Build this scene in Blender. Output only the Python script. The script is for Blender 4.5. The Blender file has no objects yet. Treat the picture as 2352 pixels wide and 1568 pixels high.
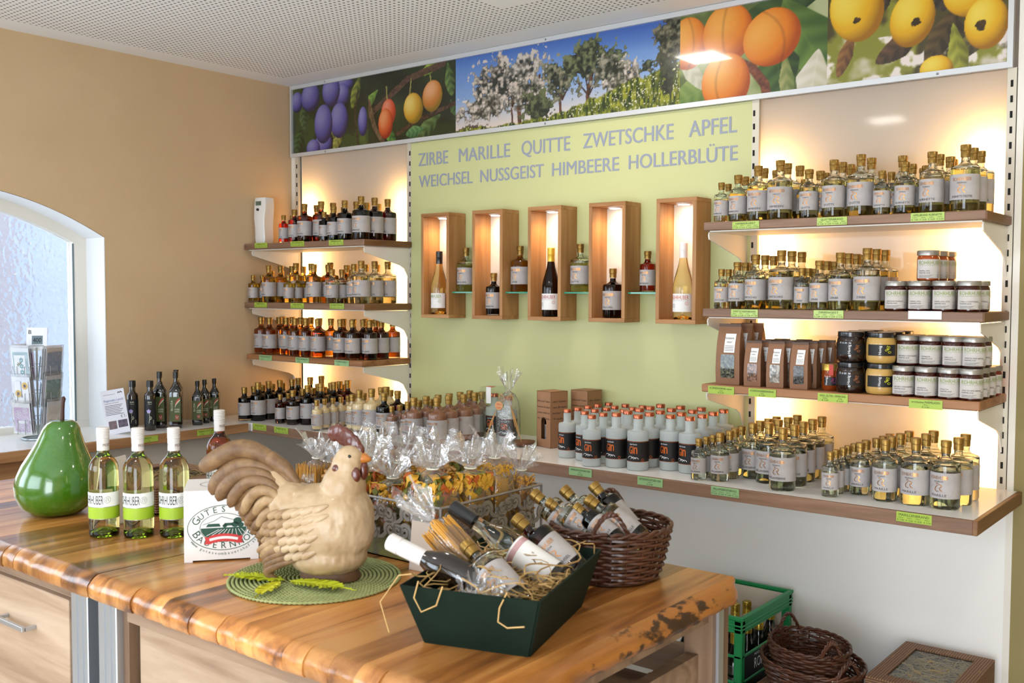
import bpy, bmesh, math, random
import numpy as np
from mathutils import Vector, Matrix, Quaternion, noise as mnoise
random.seed(7)
SC = bpy.context.scene
COL = SC.collection
PI = math.pi

# ------------------------------------------------------------------ camera
def cam_matrix(yaw, pitch, roll, loc):
    f = Vector((-math.sin(yaw)*math.cos(pitch), math.cos(yaw)*math.cos(pitch), -math.sin(pitch)))
    r = Vector((math.cos(yaw), math.sin(yaw), 0)); u = r.cross(f)
    c, s = math.cos(roll), math.sin(roll)
    r2, u2 = c*r + s*u, c*u - s*r
    m = Matrix((r2, u2, -f)).transposed().to_4x4(); m.translation = loc
    return m
cd = bpy.data.cameras.new('camera'); cam = bpy.data.objects.new('camera', cd); COL.objects.link(cam)
cd.sensor_fit = 'HORIZONTAL'; cd.sensor_width = 36.0; cd.lens = 2308.7/2352*36.0
cd.clip_start = 0.05; cd.clip_end = 200
cam.matrix_world = cam_matrix(math.radians(38.522), math.radians(2.778), math.radians(0.1946), (4.4166, -3.6, 1.55))
cd.dof.use_dof = True; cd.dof.focus_distance = 4.1; cd.dof.aperture_fstop = 7.0
SC.camera = cam

# ------------------------------------------------------------------ world, exposure, big lights
w = bpy.data.worlds.new('world'); SC.world = w; w.use_nodes = True
bg = w.node_tree.nodes['Background']; bg.inputs[0].default_value = (0.86, 0.93, 1.0, 1); bg.inputs[1].default_value = 4.0
vs = SC.view_settings
vs.view_transform = 'Standard'; vs.look = 'None'; vs.exposure = 0.02; vs.gamma = 1.0; vs.use_curve_mapping = False
cy = SC.cycles
cy.max_bounces = 10; cy.diffuse_bounces = 3; cy.glossy_bounces = 4; cy.transmission_bounces = 9; cy.transparent_max_bounces = 20
cy.caustics_reflective = False; cy.caustics_refractive = True; cy.blur_glossy = 1.0
cy.sample_clamp_indirect = 4.0; cy.sample_clamp_direct = 0.0
cy.use_denoising = True; cy.use_adaptive_sampling = True; cy.adaptive_threshold = 0.04

def area(name, loc, rot, sx, sy, power, color, spread=PI):
    l = bpy.data.lights.new(name, 'AREA'); l.shape = 'RECTANGLE'; l.size = sx; l.size_y = sy
    l.energy = power; l.color = color; l.spread = spread
    o = bpy.data.objects.new(name, l); COL.objects.link(o); o.location = loc; o.rotation_euler = rot
    return o
COOL = (0.64, 0.81, 1.0); WARM = (1.0, 0.56, 0.20); NEUT = (1.0, 0.93, 0.84)
# daylight entering through the windows of the shop behind the photographer
area('daylight_rear_window', (1.3, -5.05, 1.5), (math.radians(90), 0, 0), 2.0, 1.2, 34, COOL)
area('daylight_rear_shopfront', (4.4, -5.05, .95), (math.radians(90), 0, 0), 1.8, 1.8, 78, (.84, .92, 1.0))
area('daylight_side_window', (0.03, -3.8, 1.45), (0, math.radians(-90), 0), 1.0, 1.3, 18, COOL)

# ------------------------------------------------------------------ materials
def lin(c):
    if isinstance(c, str):
        c = tuple(int(c[i:i+2], 16)/255 for i in (0, 2, 4))
    return tuple(x/12.92 if x <= .04045 else ((x+.055)/1.055)**2.4 for x in c[:3]) + (1.0,)
MATS = {}
def new_mat(name):
    m = bpy.data.materials.new(name); m.use_nodes = True
    nt = m.node_tree; b = nt.nodes['Principled BSDF']; MATS[name] = m
    return m, nt, b
def nd(nt, t, **k):
    n = nt.nodes.new(t)
    for a, v in k.items():
        if a.startswith('i_'):
            key = a[2:]; key = int(key) if key.isdigit() else key.replace('_', ' ')
            n.inputs[key].default_value = v
        else: setattr(n, a, v)
    return n
def ramp(nt, fac, stops):
    r = nt.nodes.new('ShaderNodeValToRGB'); e = r.color_ramp.elements
    while len(e) < len(stops): e.new(0.5)
    for i, (p, c) in enumerate(stops): e[i].position = p; e[i].color = lin(c) if not (isinstance(c, tuple) and len(c) == 4) else c
    nt.links.new(fac, r.inputs[0]); return r.outputs[0]
def bump(nt, b, h, strength=.3, dist=.002):
    n = nd(nt, 'ShaderNodeBump', i_Strength=strength, i_Distance=dist)
    nt.links.new(h, n.inputs['Height']); nt.links.new(n.outputs[0], b.inputs['Normal'])
def coords(nt, scale=(1, 1, 1), kind='Object'):
    t = nd(nt, 'ShaderNodeTexCoord'); m = nd(nt, 'ShaderNodeMapping'); m.inputs['Scale'].default_value = scale
    nt.links.new(t.outputs[kind], m.inputs[0]); return m.outputs[0]
def P(name, col, rough=.5, metal=0.0, c2=None, nscale=8.0, bmp=0.0, bscale=80.0, coat=0.0, trans=0.0, ior=1.45, spec=.5, stretch=(1, 1, 1), rnd=0.0):
    """plain principled material, optionally mottled between two colours and with fine relief"""
    m, nt, b = new_mat(name)
    b.inputs['Base Color'].default_value = lin(col); b.inputs['Roughness'].default_value = rough; b.inputs['Metallic'].default_value = metal
    b.inputs['Coat Weight'].default_value = coat; b.inputs['Coat Roughness'].default_value = .06
    b.inputs['Transmission Weight'].default_value = trans; b.inputs['IOR'].default_value = ior; b.inputs['Specular IOR Level'].default_value = spec
    if c2 is not None:
        n = nd(nt, 'ShaderNodeTexNoise', i_Scale=nscale, i_Detail=5.0, i_Roughness=.6)
        nt.links.new(coords(nt, stretch), n.inputs['Vector'])
        out = ramp(nt, n.outputs['Fac'], [(.3, col), (.72, c2)])
        if rnd:
            oi = nd(nt, 'ShaderNodeObjectInfo'); hs = nd(nt, 'ShaderNodeHueSaturation'); mr = nd(nt, 'ShaderNodeMapRange')
            mr.inputs[3].default_value = 1-rnd; mr.inputs[4].default_value = 1+rnd
            nt.links.new(oi.outputs['Random'], mr.inputs[0]); nt.links.new(mr.outputs[0], hs.inputs['Value']); nt.links.new(out, hs.inputs['Color']); out = hs.outputs[0]
        nt.links.new(out, b.inputs['Base Color'])
    if bmp:
        n = nd(nt, 'ShaderNodeTexNoise', i_Scale=bscale, i_Detail=3.0); nt.links.new(coords(nt), n.inputs['Vector']); bump(nt, b, n.outputs['Fac'], bmp)
    return m
def wood(name, light, mid, dark, axis='X', scale=1.0, rough=.42, coat=0.0, rnd=.12, knots=0.0, seedoff=True, stops=(.28, .48, .7)):
    """wood grain running along the named axis; every piece shifts its grain and tone by its own random value"""
    m, nt, b = new_mat(name)
    sv = {'X': (1.2, 16, 16), 'Y': (16, 1.2, 16), 'Z': (16, 16, 1.2)}[axis]
    co = coords(nt, tuple(s*scale for s in sv))
    oi = nd(nt, 'ShaderNodeObjectInfo'); add = nd(nt, 'ShaderNodeVectorMath', operation='ADD'); mul = nd(nt, 'ShaderNodeMath', operation='MULTIPLY', i_1=37.0)
    nt.links.new(oi.outputs['Random'], mul.inputs[0]); nt.links.new(co, add.inputs[0])
    if seedoff: nt.links.new(mul.outputs[0], add.inputs[1])
    n = nd(nt, 'ShaderNodeTexNoise', i_Scale=1.0, i_Detail=6.0, i_Roughness=.62, i_Distortion=.6); nt.links.new(add.outputs[0], n.inputs['Vector'])
    c = ramp(nt, n.outputs['Fac'], [(stops[0], dark), (stops[1], mid), (stops[2], light)])
    if knots:
        v = nd(nt, 'ShaderNodeTexVoronoi', i_Scale=knots); t2 = coords(nt, {'X': (.45, 1, 1), 'Y': (1, .45, 1), 'Z': (1, 1, .45)}[axis])
        a2 = nd(nt, 'ShaderNodeVectorMath', operation='ADD'); nt.links.new(t2, a2.inputs[0]); nt.links.new(mul.outputs[0], a2.inputs[1]); nt.links.new(a2.outputs[0], v.inputs['Vector'])
        k = ramp(nt, v.outputs['Distance'], [(.05, (1, 1, 1, 1)), (.12, (0, 0, 0, 1))])
        mx = nd(nt, 'ShaderNodeMix', data_type='RGBA'); nt.links.new(k, mx.inputs[0]); nt.links.new(c, mx.inputs[6]); mx.inputs[7].default_value = lin(dark)
        mx.inputs[7].default_value = tuple(x*.45 for x in lin(dark)[:3]) + (1,); c = mx.outputs[2]
    hs = nd(nt, 'ShaderNodeHueSaturation'); mr = nd(nt, 'ShaderNodeMapRange'); mr.inputs[3].default_value = 1-rnd; mr.inputs[4].default_value = 1+rnd
    nt.links.new(oi.outputs['Random'], mr.inputs[0]); nt.links.new(mr.outputs[0], hs.inputs['Value']); nt.links.new(c, hs.inputs['Color'])
    nt.links.new(hs.outputs[0], b.inputs['Base Color'])
    b.inputs['Roughness'].default_value = rough; b.inputs['Coat Weight'].default_value = coat; b.inputs['Coat Roughness'].default_value = .12
    bump(nt, b, n.outputs['Fac'], .15, .001)
    return m
def emit(name, col, strength):
    m, nt, b = new_mat(name); b.inputs['Base Color'].default_value = (.8, .8, .8, 1)
    b.inputs['Emission Color'].default_value = col + (1,) if len(col) == 3 else col; b.inputs['Emission Strength'].default_value = strength; return m
def glassmat(name, tint='ffffff', rough=0.0, ior=1.45):
    m, nt, b = new_mat(name); b.inputs['Base Color'].default_value = lin(tint); b.inputs['Roughness'].default_value = rough
    b.inputs['Transmission Weight'].default_value = 1.0; b.inputs['IOR'].default_value = ior; return m
def tintmat(name, col):
    """clear coloured liquid: lies inside the glass and only filters what passes"""
    m, nt, b = new_mat(name); t = nd(nt, 'ShaderNodeBsdfTransparent'); t.inputs[0].default_value = lin(col)
    nt.links.new(t.outputs[0], nt.nodes['Material Output'].inputs[0]); nt.nodes.remove(b); return m
def filmmat(name, col='ffffff', gloss=.25, haze=.05, rough=.08, bmp=.4, bscale=60):
    """thin clear film: mostly see-through, with sharp reflections and a little haze"""
    m, nt, b = new_mat(name); nt.nodes.remove(b)
    t = nd(nt, 'ShaderNodeBsdfTransparent'); t.inputs[0].default_value = lin(col)
    g = nd(nt, 'ShaderNodeBsdfGlossy'); g.inputs['Roughness'].default_value = rough
    d = nd(nt, 'ShaderNodeBsdfTranslucent'); d.inputs[0].default_value = (.85, .85, .88, 1)
    d2 = nd(nt, 'ShaderNodeBsdfDiffuse'); d2.inputs[0].default_value = (.85, .85, .88, 1)
    n = nd(nt, 'ShaderNodeTexNoise', i_Scale=bscale, i_Detail=2.0); nt.links.new(coords(nt), n.inputs['Vector'])
    bp = nd(nt, 'ShaderNodeBump', i_Strength=bmp, i_Distance=.004); nt.links.new(n.outputs['Fac'], bp.inputs['Height']); nt.links.new(bp.outputs[0], g.inputs['Normal'])
    lw = nd(nt, 'ShaderNodeLayerWeight', i_Blend=.35); nt.links.new(bp.outputs[0], lw.inputs['Normal'])
    mr = nd(nt, 'ShaderNodeMapRange'); mr.inputs[3].default_value = gloss*.25; mr.inputs[4].default_value = gloss*2.2; nt.links.new(lw.outputs['Fresnel'], mr.inputs[0])
    m1 = nd(nt, 'ShaderNodeMixShader'); nt.links.new(mr.outputs[0], m1.inputs[0]); nt.links.new(t.outputs[0], m1.inputs[1]); nt.links.new(g.outputs[0], m1.inputs[2])
    m0 = nd(nt, 'ShaderNodeMixShader', i_0=.5); nt.links.new(d.outputs[0], m0.inputs[1]); nt.links.new(d2.outputs[0], m0.inputs[2])
    m2 = nd(nt, 'ShaderNodeMixShader', i_0=haze); nt.links.new(m1.outputs[0], m2.inputs[1]); nt.links.new(m0.outputs[0], m2.inputs[2])
    nt.links.new(m2.outputs[0], nt.nodes['Material Output'].inputs[0]); return m

# ------------------------------------------------------------------ mesh building
def M(n): return MATS[n] if isinstance(n, str) else n
class MB:
    def __init__(s): s.v = []; s.f = []; s.m = []
    def add(s, vs, fs, mi=0):
        o = len(s.v); s.v += [tuple(v) for v in vs]; s.f += [tuple(i+o for i in f) for f in fs]; s.m += [mi]*len(fs); return s
    def box(s, x0, y0, z0, x1, y1, z1, mi=0, c=0.0):
        if c <= 0:
            vs = [(x0,y0,z0),(x1,y0,z0),(x1,y1,z0),(x0,y1,z0),(x0,y0,z1),(x1,y0,z1),(x1,y1,z1),(x0,y1,z1)]
            return s.add(vs, [(0,3,2,1),(4,5,6,7),(0,1,5,4),(1,2,6,5),(2,3,7,6),(3,0,4,7)], mi)
        # chamfered box: 24 corner verts
        X = (x0, x1); Y = (y0, y1); Z = (z0, z1); vs = []; ix = {}
        for a in (0, 1):
            for b in (0, 1):
                for d in (0, 1):
                    sx, sy, sz = (1-2*a)*c, (1-2*b)*c, (1-2*d)*c
                    for k, q in enumerate(((X[a], Y[b]+sy, Z[d]+sz), (X[a]+sx, Y[b], Z[d]+sz), (X[a]+sx, Y[b]+sy, Z[d]))):
                        ix[a, b, d, k] = len(vs); vs.append(q)
        fs = []
        for a in (0, 1):
            q = [ix[a,0,0,0], ix[a,1,0,0], ix[a,1,1,0], ix[a,0,1,0]]; fs.append(tuple(q[::-1] if a == 0 else q))
            q = [ix[0,a,0,1], ix[1,a,0,1], ix[1,a,1,1], ix[0,a,1,1]]; fs.append(tuple(q if a == 0 else q[::-1]))
            q = [ix[0,0,a,2], ix[1,0,a,2], ix[1,1,a,2], ix[0,1,a,2]]; fs.append(tuple(q[::-1] if a == 0 else q))
        for a in (0, 1):
            for b in (0, 1):
                q = [ix[a,b,0,0], ix[a,b,1,0], ix[a,b,1,1], ix[a,b,0,1]]; fs.append(tuple(q if a == b else q[::-1]))
                q = [ix[a,0,b,0], ix[a,1,b,0], ix[a,1,b,2], ix[a,0,b,2]]; fs.append(tuple(q[::-1] if a == b else q))
                q = [ix[0,a,b,1], ix[1,a,b,1], ix[1,a,b,2], ix[0,a,b,2]]; fs.append(tuple(q if a == b else q[::-1]))
                for d in (0, 1):
                    t = (ix[a,b,d,0], ix[a,b,d,1], ix[a,b,d,2]); fs.append(t if (a+b+d) % 2 == 1 else t[::-1])
        return s.add(vs, fs, mi)
    def lathe(s, prof, n=24, cx=0, cy=0, cz=0, mi=0, flip=False, a0=0.0, sx=1, sy=1, mat=None):
        vs = []; fs = []; rings = []
        for r, z in prof:
            if r < 1e-6: rings.append([len(vs)]); vs.append((cx, cy, cz+z))
            else:
                rings.append(list(range(len(vs), len(vs)+n)))
                vs += [(cx+sx*r*math.cos(a0+2*PI*k/n), cy+sy*r*math.sin(a0+2*PI*k/n), cz+z) for k in range(n)]
        for A, B in zip(rings, rings[1:]):
            for k in range(n):
                k2 = (k+1) % n
                if len(A) == 1 and len(B) == 1: continue
                if len(A) == 1: q = (A[0], B[k2], B[k])
                elif len(B) == 1: q = (A[k], A[k2], B[0])
                else: q = (A[k], A[k2], B[k2], B[k])
                fs.append(q[::-1] if flip else q)
        if mat is not None: vs = [tuple(mat @ Vector(v)) for v in vs]
        return s.add(vs, fs, mi)
    def tube(s, pts, r, n=6, mi=0, caps=True, closed=False):
        pts = [Vector(p) for p in pts]; m = len(pts); vs = []; fs = []
        rr = r if isinstance(r, (list, tuple)) else [r]*m
        prev = None
        for i, p in enumerate(pts):
            a = pts[i-1] if (i > 0 or closed) else pts[i]; b = pts[(i+1) % m] if (i < m-1 or closed) else pts[i]
            t = (b-a).normalized() if (b-a).length > 1e-9 else Vector((0, 0, 1))
            if prev is None: u = t.orthogonal().normalized()
            else:
                u = prev - t*prev.dot(t)
                u = u.normalized() if u.length > 1e-6 else t.orthogonal().normalized()
            prev = u; v = t.cross(u)
            vs += [p + rr[i]*(math.cos(2*PI*k/n)*u + math.sin(2*PI*k/n)*v) for k in range(n)]
        for i in range(m if closed else m-1):
            j = (i+1) % m
            for k in range(n): fs.append((i*n+k, i*n+(k+1) % n, j*n+(k+1) % n, j*n+k))
        if caps and not closed: fs += [tuple(range(n))[::-1], tuple(range((m-1)*n, m*n))]
        return s.add(vs, fs, mi)
    def prism(s, poly, axis, d0, d1, mi=0):
        """extrude a 2D polygon along an axis ('x': poly is (y,z); 'y': (x,z); 'z': (x,y))"""
        mk = {'x': lambda p, d: (d, p[0], p[1]), 'y': lambda p, d: (p[0], d, p[1]), 'z': lambda p, d: (p[0], p[1], d)}[axis]
        n = len(poly); vs = [mk(p, d0) for p in poly] + [mk(p, d1) for p in poly]
        return s.add(vs, [tuple(range(n))[::-1], tuple(range(n, 2*n))] + [(i, (i+1) % n, n+(i+1) % n, n+i) for i in range(n)], mi)
    def ell(s, c, r, n=12, m=8, mi=0, mat=None):
        vs = [Vector((0, 0, -1))]; fs = []
        for i in range(1, m):
            t = PI*i/m; vs += [Vector((math.sin(t)*math.cos(2*PI*k/n), math.sin(t)*math.sin(2*PI*k/n), -math.cos(t))) for k in range(n)]
        vs.append(Vector((0, 0, 1)))
        for k in range(n):
            fs.append((0, 1+(k+1) % n, 1+k)); fs.append((len(vs)-1, 1+(m-2)*n+k, 1+(m-2)*n+(k+1) % n))
            for i in range(m-2): fs.append((1+i*n+k, 1+i*n+(k+1) % n, 1+(i+1)*n+(k+1) % n, 1+(i+1)*n+k))
        out = []
        for v in vs:
            q = Vector((v.x*r[0], v.y*r[1], v.z*r[2]))
            if mat is not None: q = mat @ q
            out.append(q + Vector(c))
        return s.add(out, fs, mi)
    def mesh(s, name, mats, smooth=None):
        me = bpy.data.meshes.new(name); me.from_pydata(s.v, [], s.f)
        for m in (mats if isinstance(mats, (list, tuple)) else [mats]): me.materials.append(M(m))
        if any(s.m): me.polygons.foreach_set('material_index', s.m)
        me.update()
        if smooth:
            me.polygons.foreach_set('use_smooth', [True]*len(me.polygons))
            if smooth < 180: me.set_sharp_from_angle(angle=math.radians(smooth))
        return me
    def build(s, name, mats, parent=None, smooth=None): return ob(name, s.mesh(name, mats, smooth), parent)
def ob(name, data, parent=None, loc=None, rz=None):
    o = bpy.data.objects.new(name, data); COL.objects.link(o)
    if parent is not None: o.parent = parent
    if loc is not None: o.location = loc
    if rz is not None: o.rotation_euler = (0, 0, rz)
    return o
def tag(o, label=None, cat=None, group=None, kind=None):
    if label: o['label'] = label
    if cat: o['category'] = cat
    if group: o['group'] = group
    if kind: o['kind'] = kind
    return o
def thing(name, label, cat, loc=(0, 0, 0), rz=0, group=None):
    o = bpy.data.objects.new(name, None); COL.objects.link(o); o.empty_display_size = .05
    o.location = loc; o.rotation_euler = (0, 0, rz); return tag(o, label, cat, group)
def struct(name, mb, mats, smooth=None):
    return tag(mb.build(name, mats, None, smooth), kind='structure')
def place(mb_or_mesh, name, mats, parent, loc=(0,0,0), rz=0, smooth=None):
    me = mb_or_mesh.mesh(name, mats, smooth) if isinstance(mb_or_mesh, MB) else mb_or_mesh
    return ob(name, me, parent, loc, rz)
# ------------------------------------------------------------------ lettering
_TX = {}
def glyphs(body, res=2, bold=0.0):
    """2D outline of a word: vertices with cap height 1 and baseline 0, faces, width"""
    bold = 0.0; k = (body, res, bold)
    if k in _TX: return _TX[k]
    cu = bpy.data.curves.new('t', 'FONT'); cu.body = body; cu.size = 1.0; cu.resolution_u = res; cu.fill_mode = 'FRONT'; cu.offset = bold
    o = bpy.data.objects.new('t', cu); me = bpy.data.meshes.new_from_object(o)
    v = [(q.co.x, q.co.y) for q in me.vertices]; f = [tuple(p.vertices) for p in me.polygons]
    bpy.data.objects.remove(o); bpy.data.curves.remove(cu); bpy.data.meshes.remove(me)
    x0 = min(q[0] for q in v); x1 = max(q[0] for q in v); H = .729
    v = [((q[0]-x0)/H, q[1]/H) for q in v]
    _TX[k] = (v, f, (x1-x0)/H); return _TX[k]
def text2d(mb, body, x, y, h, width=None, align='c', mi=0, fn=None, res=2, bold=0.0, rot=0.0):
    """write a word into a builder; fn maps the flat (x, y) onto the surface"""
    if not body.strip(): return
    v, f, wd = glyphs(body, res, bold); k = (width/wd if width else h)
    if width is None: width = wd*h
    ox = x - (width/2 if align == 'c' else (width if align == 'r' else 0))
    cr, sr = math.cos(rot), math.sin(rot); out = []
    for q in v:
        a, b = q[0]*k, q[1]*h
        if rot:
            a2 = ox + width/2; a -= width/2; b -= h/2
            a, b = a*cr - b*sr, a*sr + b*cr; out.append(fn(a2 + a, y + h/2 + b))
        else: out.append(fn(ox + a, y + b))
    mb.add(out, f, mi)
def stroke2d(mb, pts, wdt, fn, mi=0):
    """flat brush stroke along a 2D path"""
    n = len(pts); vs = []
    for i in range(n):
        a = Vector(pts[max(i-1, 0)]); b = Vector(pts[min(i+1, n-1)]); t = (b-a).normalized(); nn = Vector((-t.y, t.x))
        ww = wdt[i] if isinstance(wdt, (list, tuple)) else wdt
        p = Vector(pts[i]); vs += [fn(*(p+nn*ww/2)), fn(*(p-nn*ww/2))]
    mb.add(vs, [(2*i, 2*i+1, 2*i+3, 2*i+2) for i in range(n-1)], mi)
def arc(cx, cy, rx, ry, a0, a1, n=10): return [(cx+rx*math.cos(math.radians(a0+(a1-a0)*i/n)), cy+ry*math.sin(math.radians(a0+(a1-a0)*i/n))) for i in range(n+1)]
def ordi(n): return {1: 'first', 2: 'second', 3: 'third', 4: 'fourth', 5: 'fifth', 6: 'sixth', 7: 'seventh', 8: 'eighth', 9: 'ninth', 10: 'tenth', 11: 'eleventh', 12: 'twelfth', 13: 'thirteenth', 14: 'fourteenth', 15: 'fifteenth', 16: 'sixteenth', 17: 'seventeenth', 18: 'eighteenth', 19: 'nineteenth', 20: 'twentieth', 21: 'twenty-first', 22: 'twenty-second', 23: 'twenty-third', 24: 'twenty-fourth'}[n]

# ------------------------------------------------------------------ materials of the room
P('wall_beige', 'd3b892', .85, c2='cbae88', nscale=1.5, bmp=.25, bscale=220)
P('wall_white', 'e9e6e0', .7, bmp=.1, bscale=200)
P('reveal_white', 'eef0f2', .6, bmp=.2, bscale=120)
P('olive_wall', '94875a', .85, c2='8c7f54', nscale=2)
P('floor_tile', 'ddd7cd', .35, c2='d2cbbf', nscale=3)
P('white_lacquer', 'f3f0ec', .22, coat=.2)
P('white_metal', 'e6e1d6', .35)
P('rail_metal', 'cfc6b4', .4, metal=.2)
P('slot_dark', '15120f', .8)
P('alu', 'b9bec4', .38, metal=.85)
P('alu_frame', 'd2d4d6', .35, metal=.35)
P('green_panel', 'c8c990', .42, c2='c5c68d', nscale=.8)
P('letter_grey', '9499a8', .5)
P('white_panel', 'f4f2ef', .28, coat=.15)
P('grey_panel', 'bdb6ab', .5)
wood('shelf_wood', '96735c', '80604a', '664838', 'X', 1.6, .5, rnd=.06)
wood('shelf_wood_y', '8c6642', '785332', '5e3f24', 'Y', 1.6, .5, rnd=.06)
wood('rustic_board', 'ac7a50', '94643e', '6c4326', 'X', 1.2, .5, rnd=.06, knots=3.0)
wood('ledge_wood', 'b98d63', 'a1764e', '865c38', 'Y', 1.5, .45, rnd=.05)
wood('niche_wood', 'bd8e5c', 'a87644', '8a5a2c', 'Z', .9, .5, rnd=.08, knots=9.0)
wood('niche_wood_x', 'bd8e5c', 'a87644', '8a5a2c', 'X', .9, .5, rnd=.08)
# ceiling: plasterboard with round perforations, plain borders and plain squares round the lamps
m, nt, b = new_mat('ceiling_board'); b.inputs['Roughness'].default_value = .9
t = nd(nt, 'ShaderNodeTexCoord'); sp = nd(nt, 'ShaderNodeSeparateXYZ'); nt.links.new(t.outputs['Object'], sp.inputs[0])
def mth(op, a, b_=None):
    n = nd(nt, 'ShaderNodeMath', operation=op)
    for i, q in enumerate((a, b_)):
        if q is None: continue
        if isinstance(q, (int, float)): n.inputs[i].default_value = q
        else: nt.links.new(q, n.inputs[i])
    return n.outputs[0]
PITCH = .025
def cell(c): return mth('SUBTRACT', mth('FRACT', mth('DIVIDE', mth('ADD', c, 20.0), PITCH)), .5)
cxx, cyy = cell(sp.outputs[0]), cell(sp.outputs[1])
hole = mth('LESS_THAN', mth('ADD', mth('MULTIPLY', cxx, cxx), mth('MULTIPLY', cyy, cyy)), .046)
msk = mth('MULTIPLY', mth('GREATER_THAN', sp.outputs[0], .16), mth('LESS_THAN', sp.outputs[1], -.17))
LAMPS = [(2.15, -.70), (2.26, -2.90), (4.45, -.70), (4.45, -2.90)]
for lx, ly in LAMPS:
    inside = mth('MULTIPLY', mth('LESS_THAN', mth('ABSOLUTE', mth('SUBTRACT', sp.outputs[0], lx)), .28), mth('LESS_THAN', mth('ABSOLUTE', mth('SUBTRACT', sp.outputs[1], ly)), .22))
    msk = mth('MULTIPLY', msk, mth('SUBTRACT', 1.0, inside))
mx = nd(nt, 'ShaderNodeMix', data_type='RGBA'); nt.links.new(mth('MULTIPLY', hole, msk), mx.inputs[0]); mx.inputs[6].default_value = lin('f2f2f1'); mx.inputs[7].default_value = lin('5c5753')
nt.links.new(mx.outputs[2], b.inputs['Base Color'])
# backlit opal sheet: lets the tubes behind it shine through
m, nt, b = new_mat('opal_sheet'); nt.nodes.remove(b)
tr = nd(nt, 'ShaderNodeBsdfTranslucent'); tr.inputs[0].default_value = (.86, .82, .74, 1)
df = nd(nt, 'ShaderNodeBsdfDiffuse'); df.inputs[0].default_value = lin('e2dad0'); gl = nd(nt, 'ShaderNodeBsdfGlossy'); gl.inputs['Roughness'].default_value = .06
a = nd(nt, 'ShaderNodeMixShader', i_0=.6); nt.links.new(df.outputs[0], a.inputs[1]); nt.links.new(tr.outputs[0], a.inputs[2])
lw = nd(nt, 'ShaderNodeFresnel'); lw.inputs[0].default_value = 1.35
a2 = nd(nt, 'ShaderNodeMixShader'); nt.links.new(lw.outputs[0], a2.inputs[0]); nt.links.new(a.outputs[0], a2.inputs[1]); nt.links.new(gl.outputs[0], a2.inputs[2])
nt.links.new(a2.outputs[0], nt.nodes['Material Output'].inputs[0])
# obscure window glass
m, nt, b = new_mat('obscure_glass'); b.inputs['Transmission Weight'].default_value = 1; b.inputs['Roughness'].default_value = .03; b.inputs['IOR'].default_value = 1.3
b.inputs['Base Color'].default_value = (.93, .96, 1, 1)
n1 = nd(nt, 'ShaderNodeTexVoronoi', i_Scale=42.0, feature='SMOOTH_F1'); n2 = nd(nt, 'ShaderNodeTexNoise', i_Scale=16.0, i_Detail=2.0)
co = coords(nt); nt.links.new(co, n2.inputs['Vector']); ad = nd(nt, 'ShaderNodeVectorMath', operation='ADD'); sc_ = nd(nt, 'ShaderNodeVectorMath', operation='SCALE'); sc_.inputs[3].default_value = .05
nt.links.new(n2.outputs['Color'], sc_.inputs[0]); nt.links.new(co, ad.inputs[0]); nt.links.new(sc_.outputs[0], ad.inputs[1]); nt.links.new(ad.outputs[0], n1.inputs['Vector'])
am = nd(nt, 'ShaderNodeMath', operation='ADD'); nt.links.new(n1.outputs['Distance'], am.inputs[0]); nt.links.new(n2.outputs['Fac'], am.inputs[1])
bump(nt, b, am.outputs[0], .55, .012)
emit('lamp_diffuser', (1.0, .95, .86), 8.0); emit('led_disc', (1.0, .88, .7), 30.0)

# ------------------------------------------------------------------ room shell
ZC = 2.67
struct('floor', MB().box(-.3, -5.3, -.05, 6.3, .2, 0), 'floor_tile')
struct('ceiling', MB().box(-.3, -5.3, ZC, 6.3, .2, ZC+.05), 'ceiling_board')
struct('wall_display', MB().box(-.3, .13, 0, 6.3, .2, ZC), 'wall_white')
struct('wall_right', MB().box(6.2, -5.3, 0, 6.3, .2, ZC), 'wall_beige')
struct('wall_far_right', MB().box(3.666, .0, 0, 6.2, .13, ZC), 'olive_wall')
# rear wall with two openings (behind the photographer)
rw = MB()
for x0, x1, z0, z1 in ((-.3, .4, 0, ZC), (2.6, 3.3, 0, ZC), (5.3, 6.3, 0, ZC), (.4, 2.6, 0, .9), (.4, 2.6, 2.3, ZC), (3.3, 5.3, 2.4, ZC)):
    rw.box(x0, -5.3, z0, x1, -5.2, z1)
struct('wall_rear', rw, 'wall_beige')
# left wall with an arched window
Y0W, Y1W, SILL, KA, YC, ZT = -2.53, -1.105, .905, .40, -1.817, 2.003
def arch(y): return ZT - KA*(y-YC)**2
NA = 28; ys = [Y0W + (Y1W-Y0W)*i/NA for i in range(NA+1)]
TH = .30
lw_ = MB()
lw_.box(-TH, Y1W, 0, 0, .2, ZC); lw_.box(-TH, -3.1, 0, 0, Y0W, ZC); lw_.box(-TH, Y0W, 0, 0, Y1W, SILL-.03)
lw_.box(-TH, -5.3, 0, 0, -4.6, ZC); lw_.box(-TH, -4.6, 0, 0, -3.1, .9); lw_.box(-TH, -4.6, 2.0, 0, -3.1, ZC)
for i in range(NA):
    a_, b_ = ys[i], ys[i+1]
    lw_.add([(0, a_, arch(a_)), (0, b_, arch(b_)), (0, b_, ZC), (0, a_, ZC), (-TH, a_, arch(a_)), (-TH, b_, arch(b_)), (-TH, b_, ZC), (-TH, a_, ZC)], [(0, 1, 2, 3), (4, 7, 6, 5)])
struct('wall_left', lw_, 'wall_beige')
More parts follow.
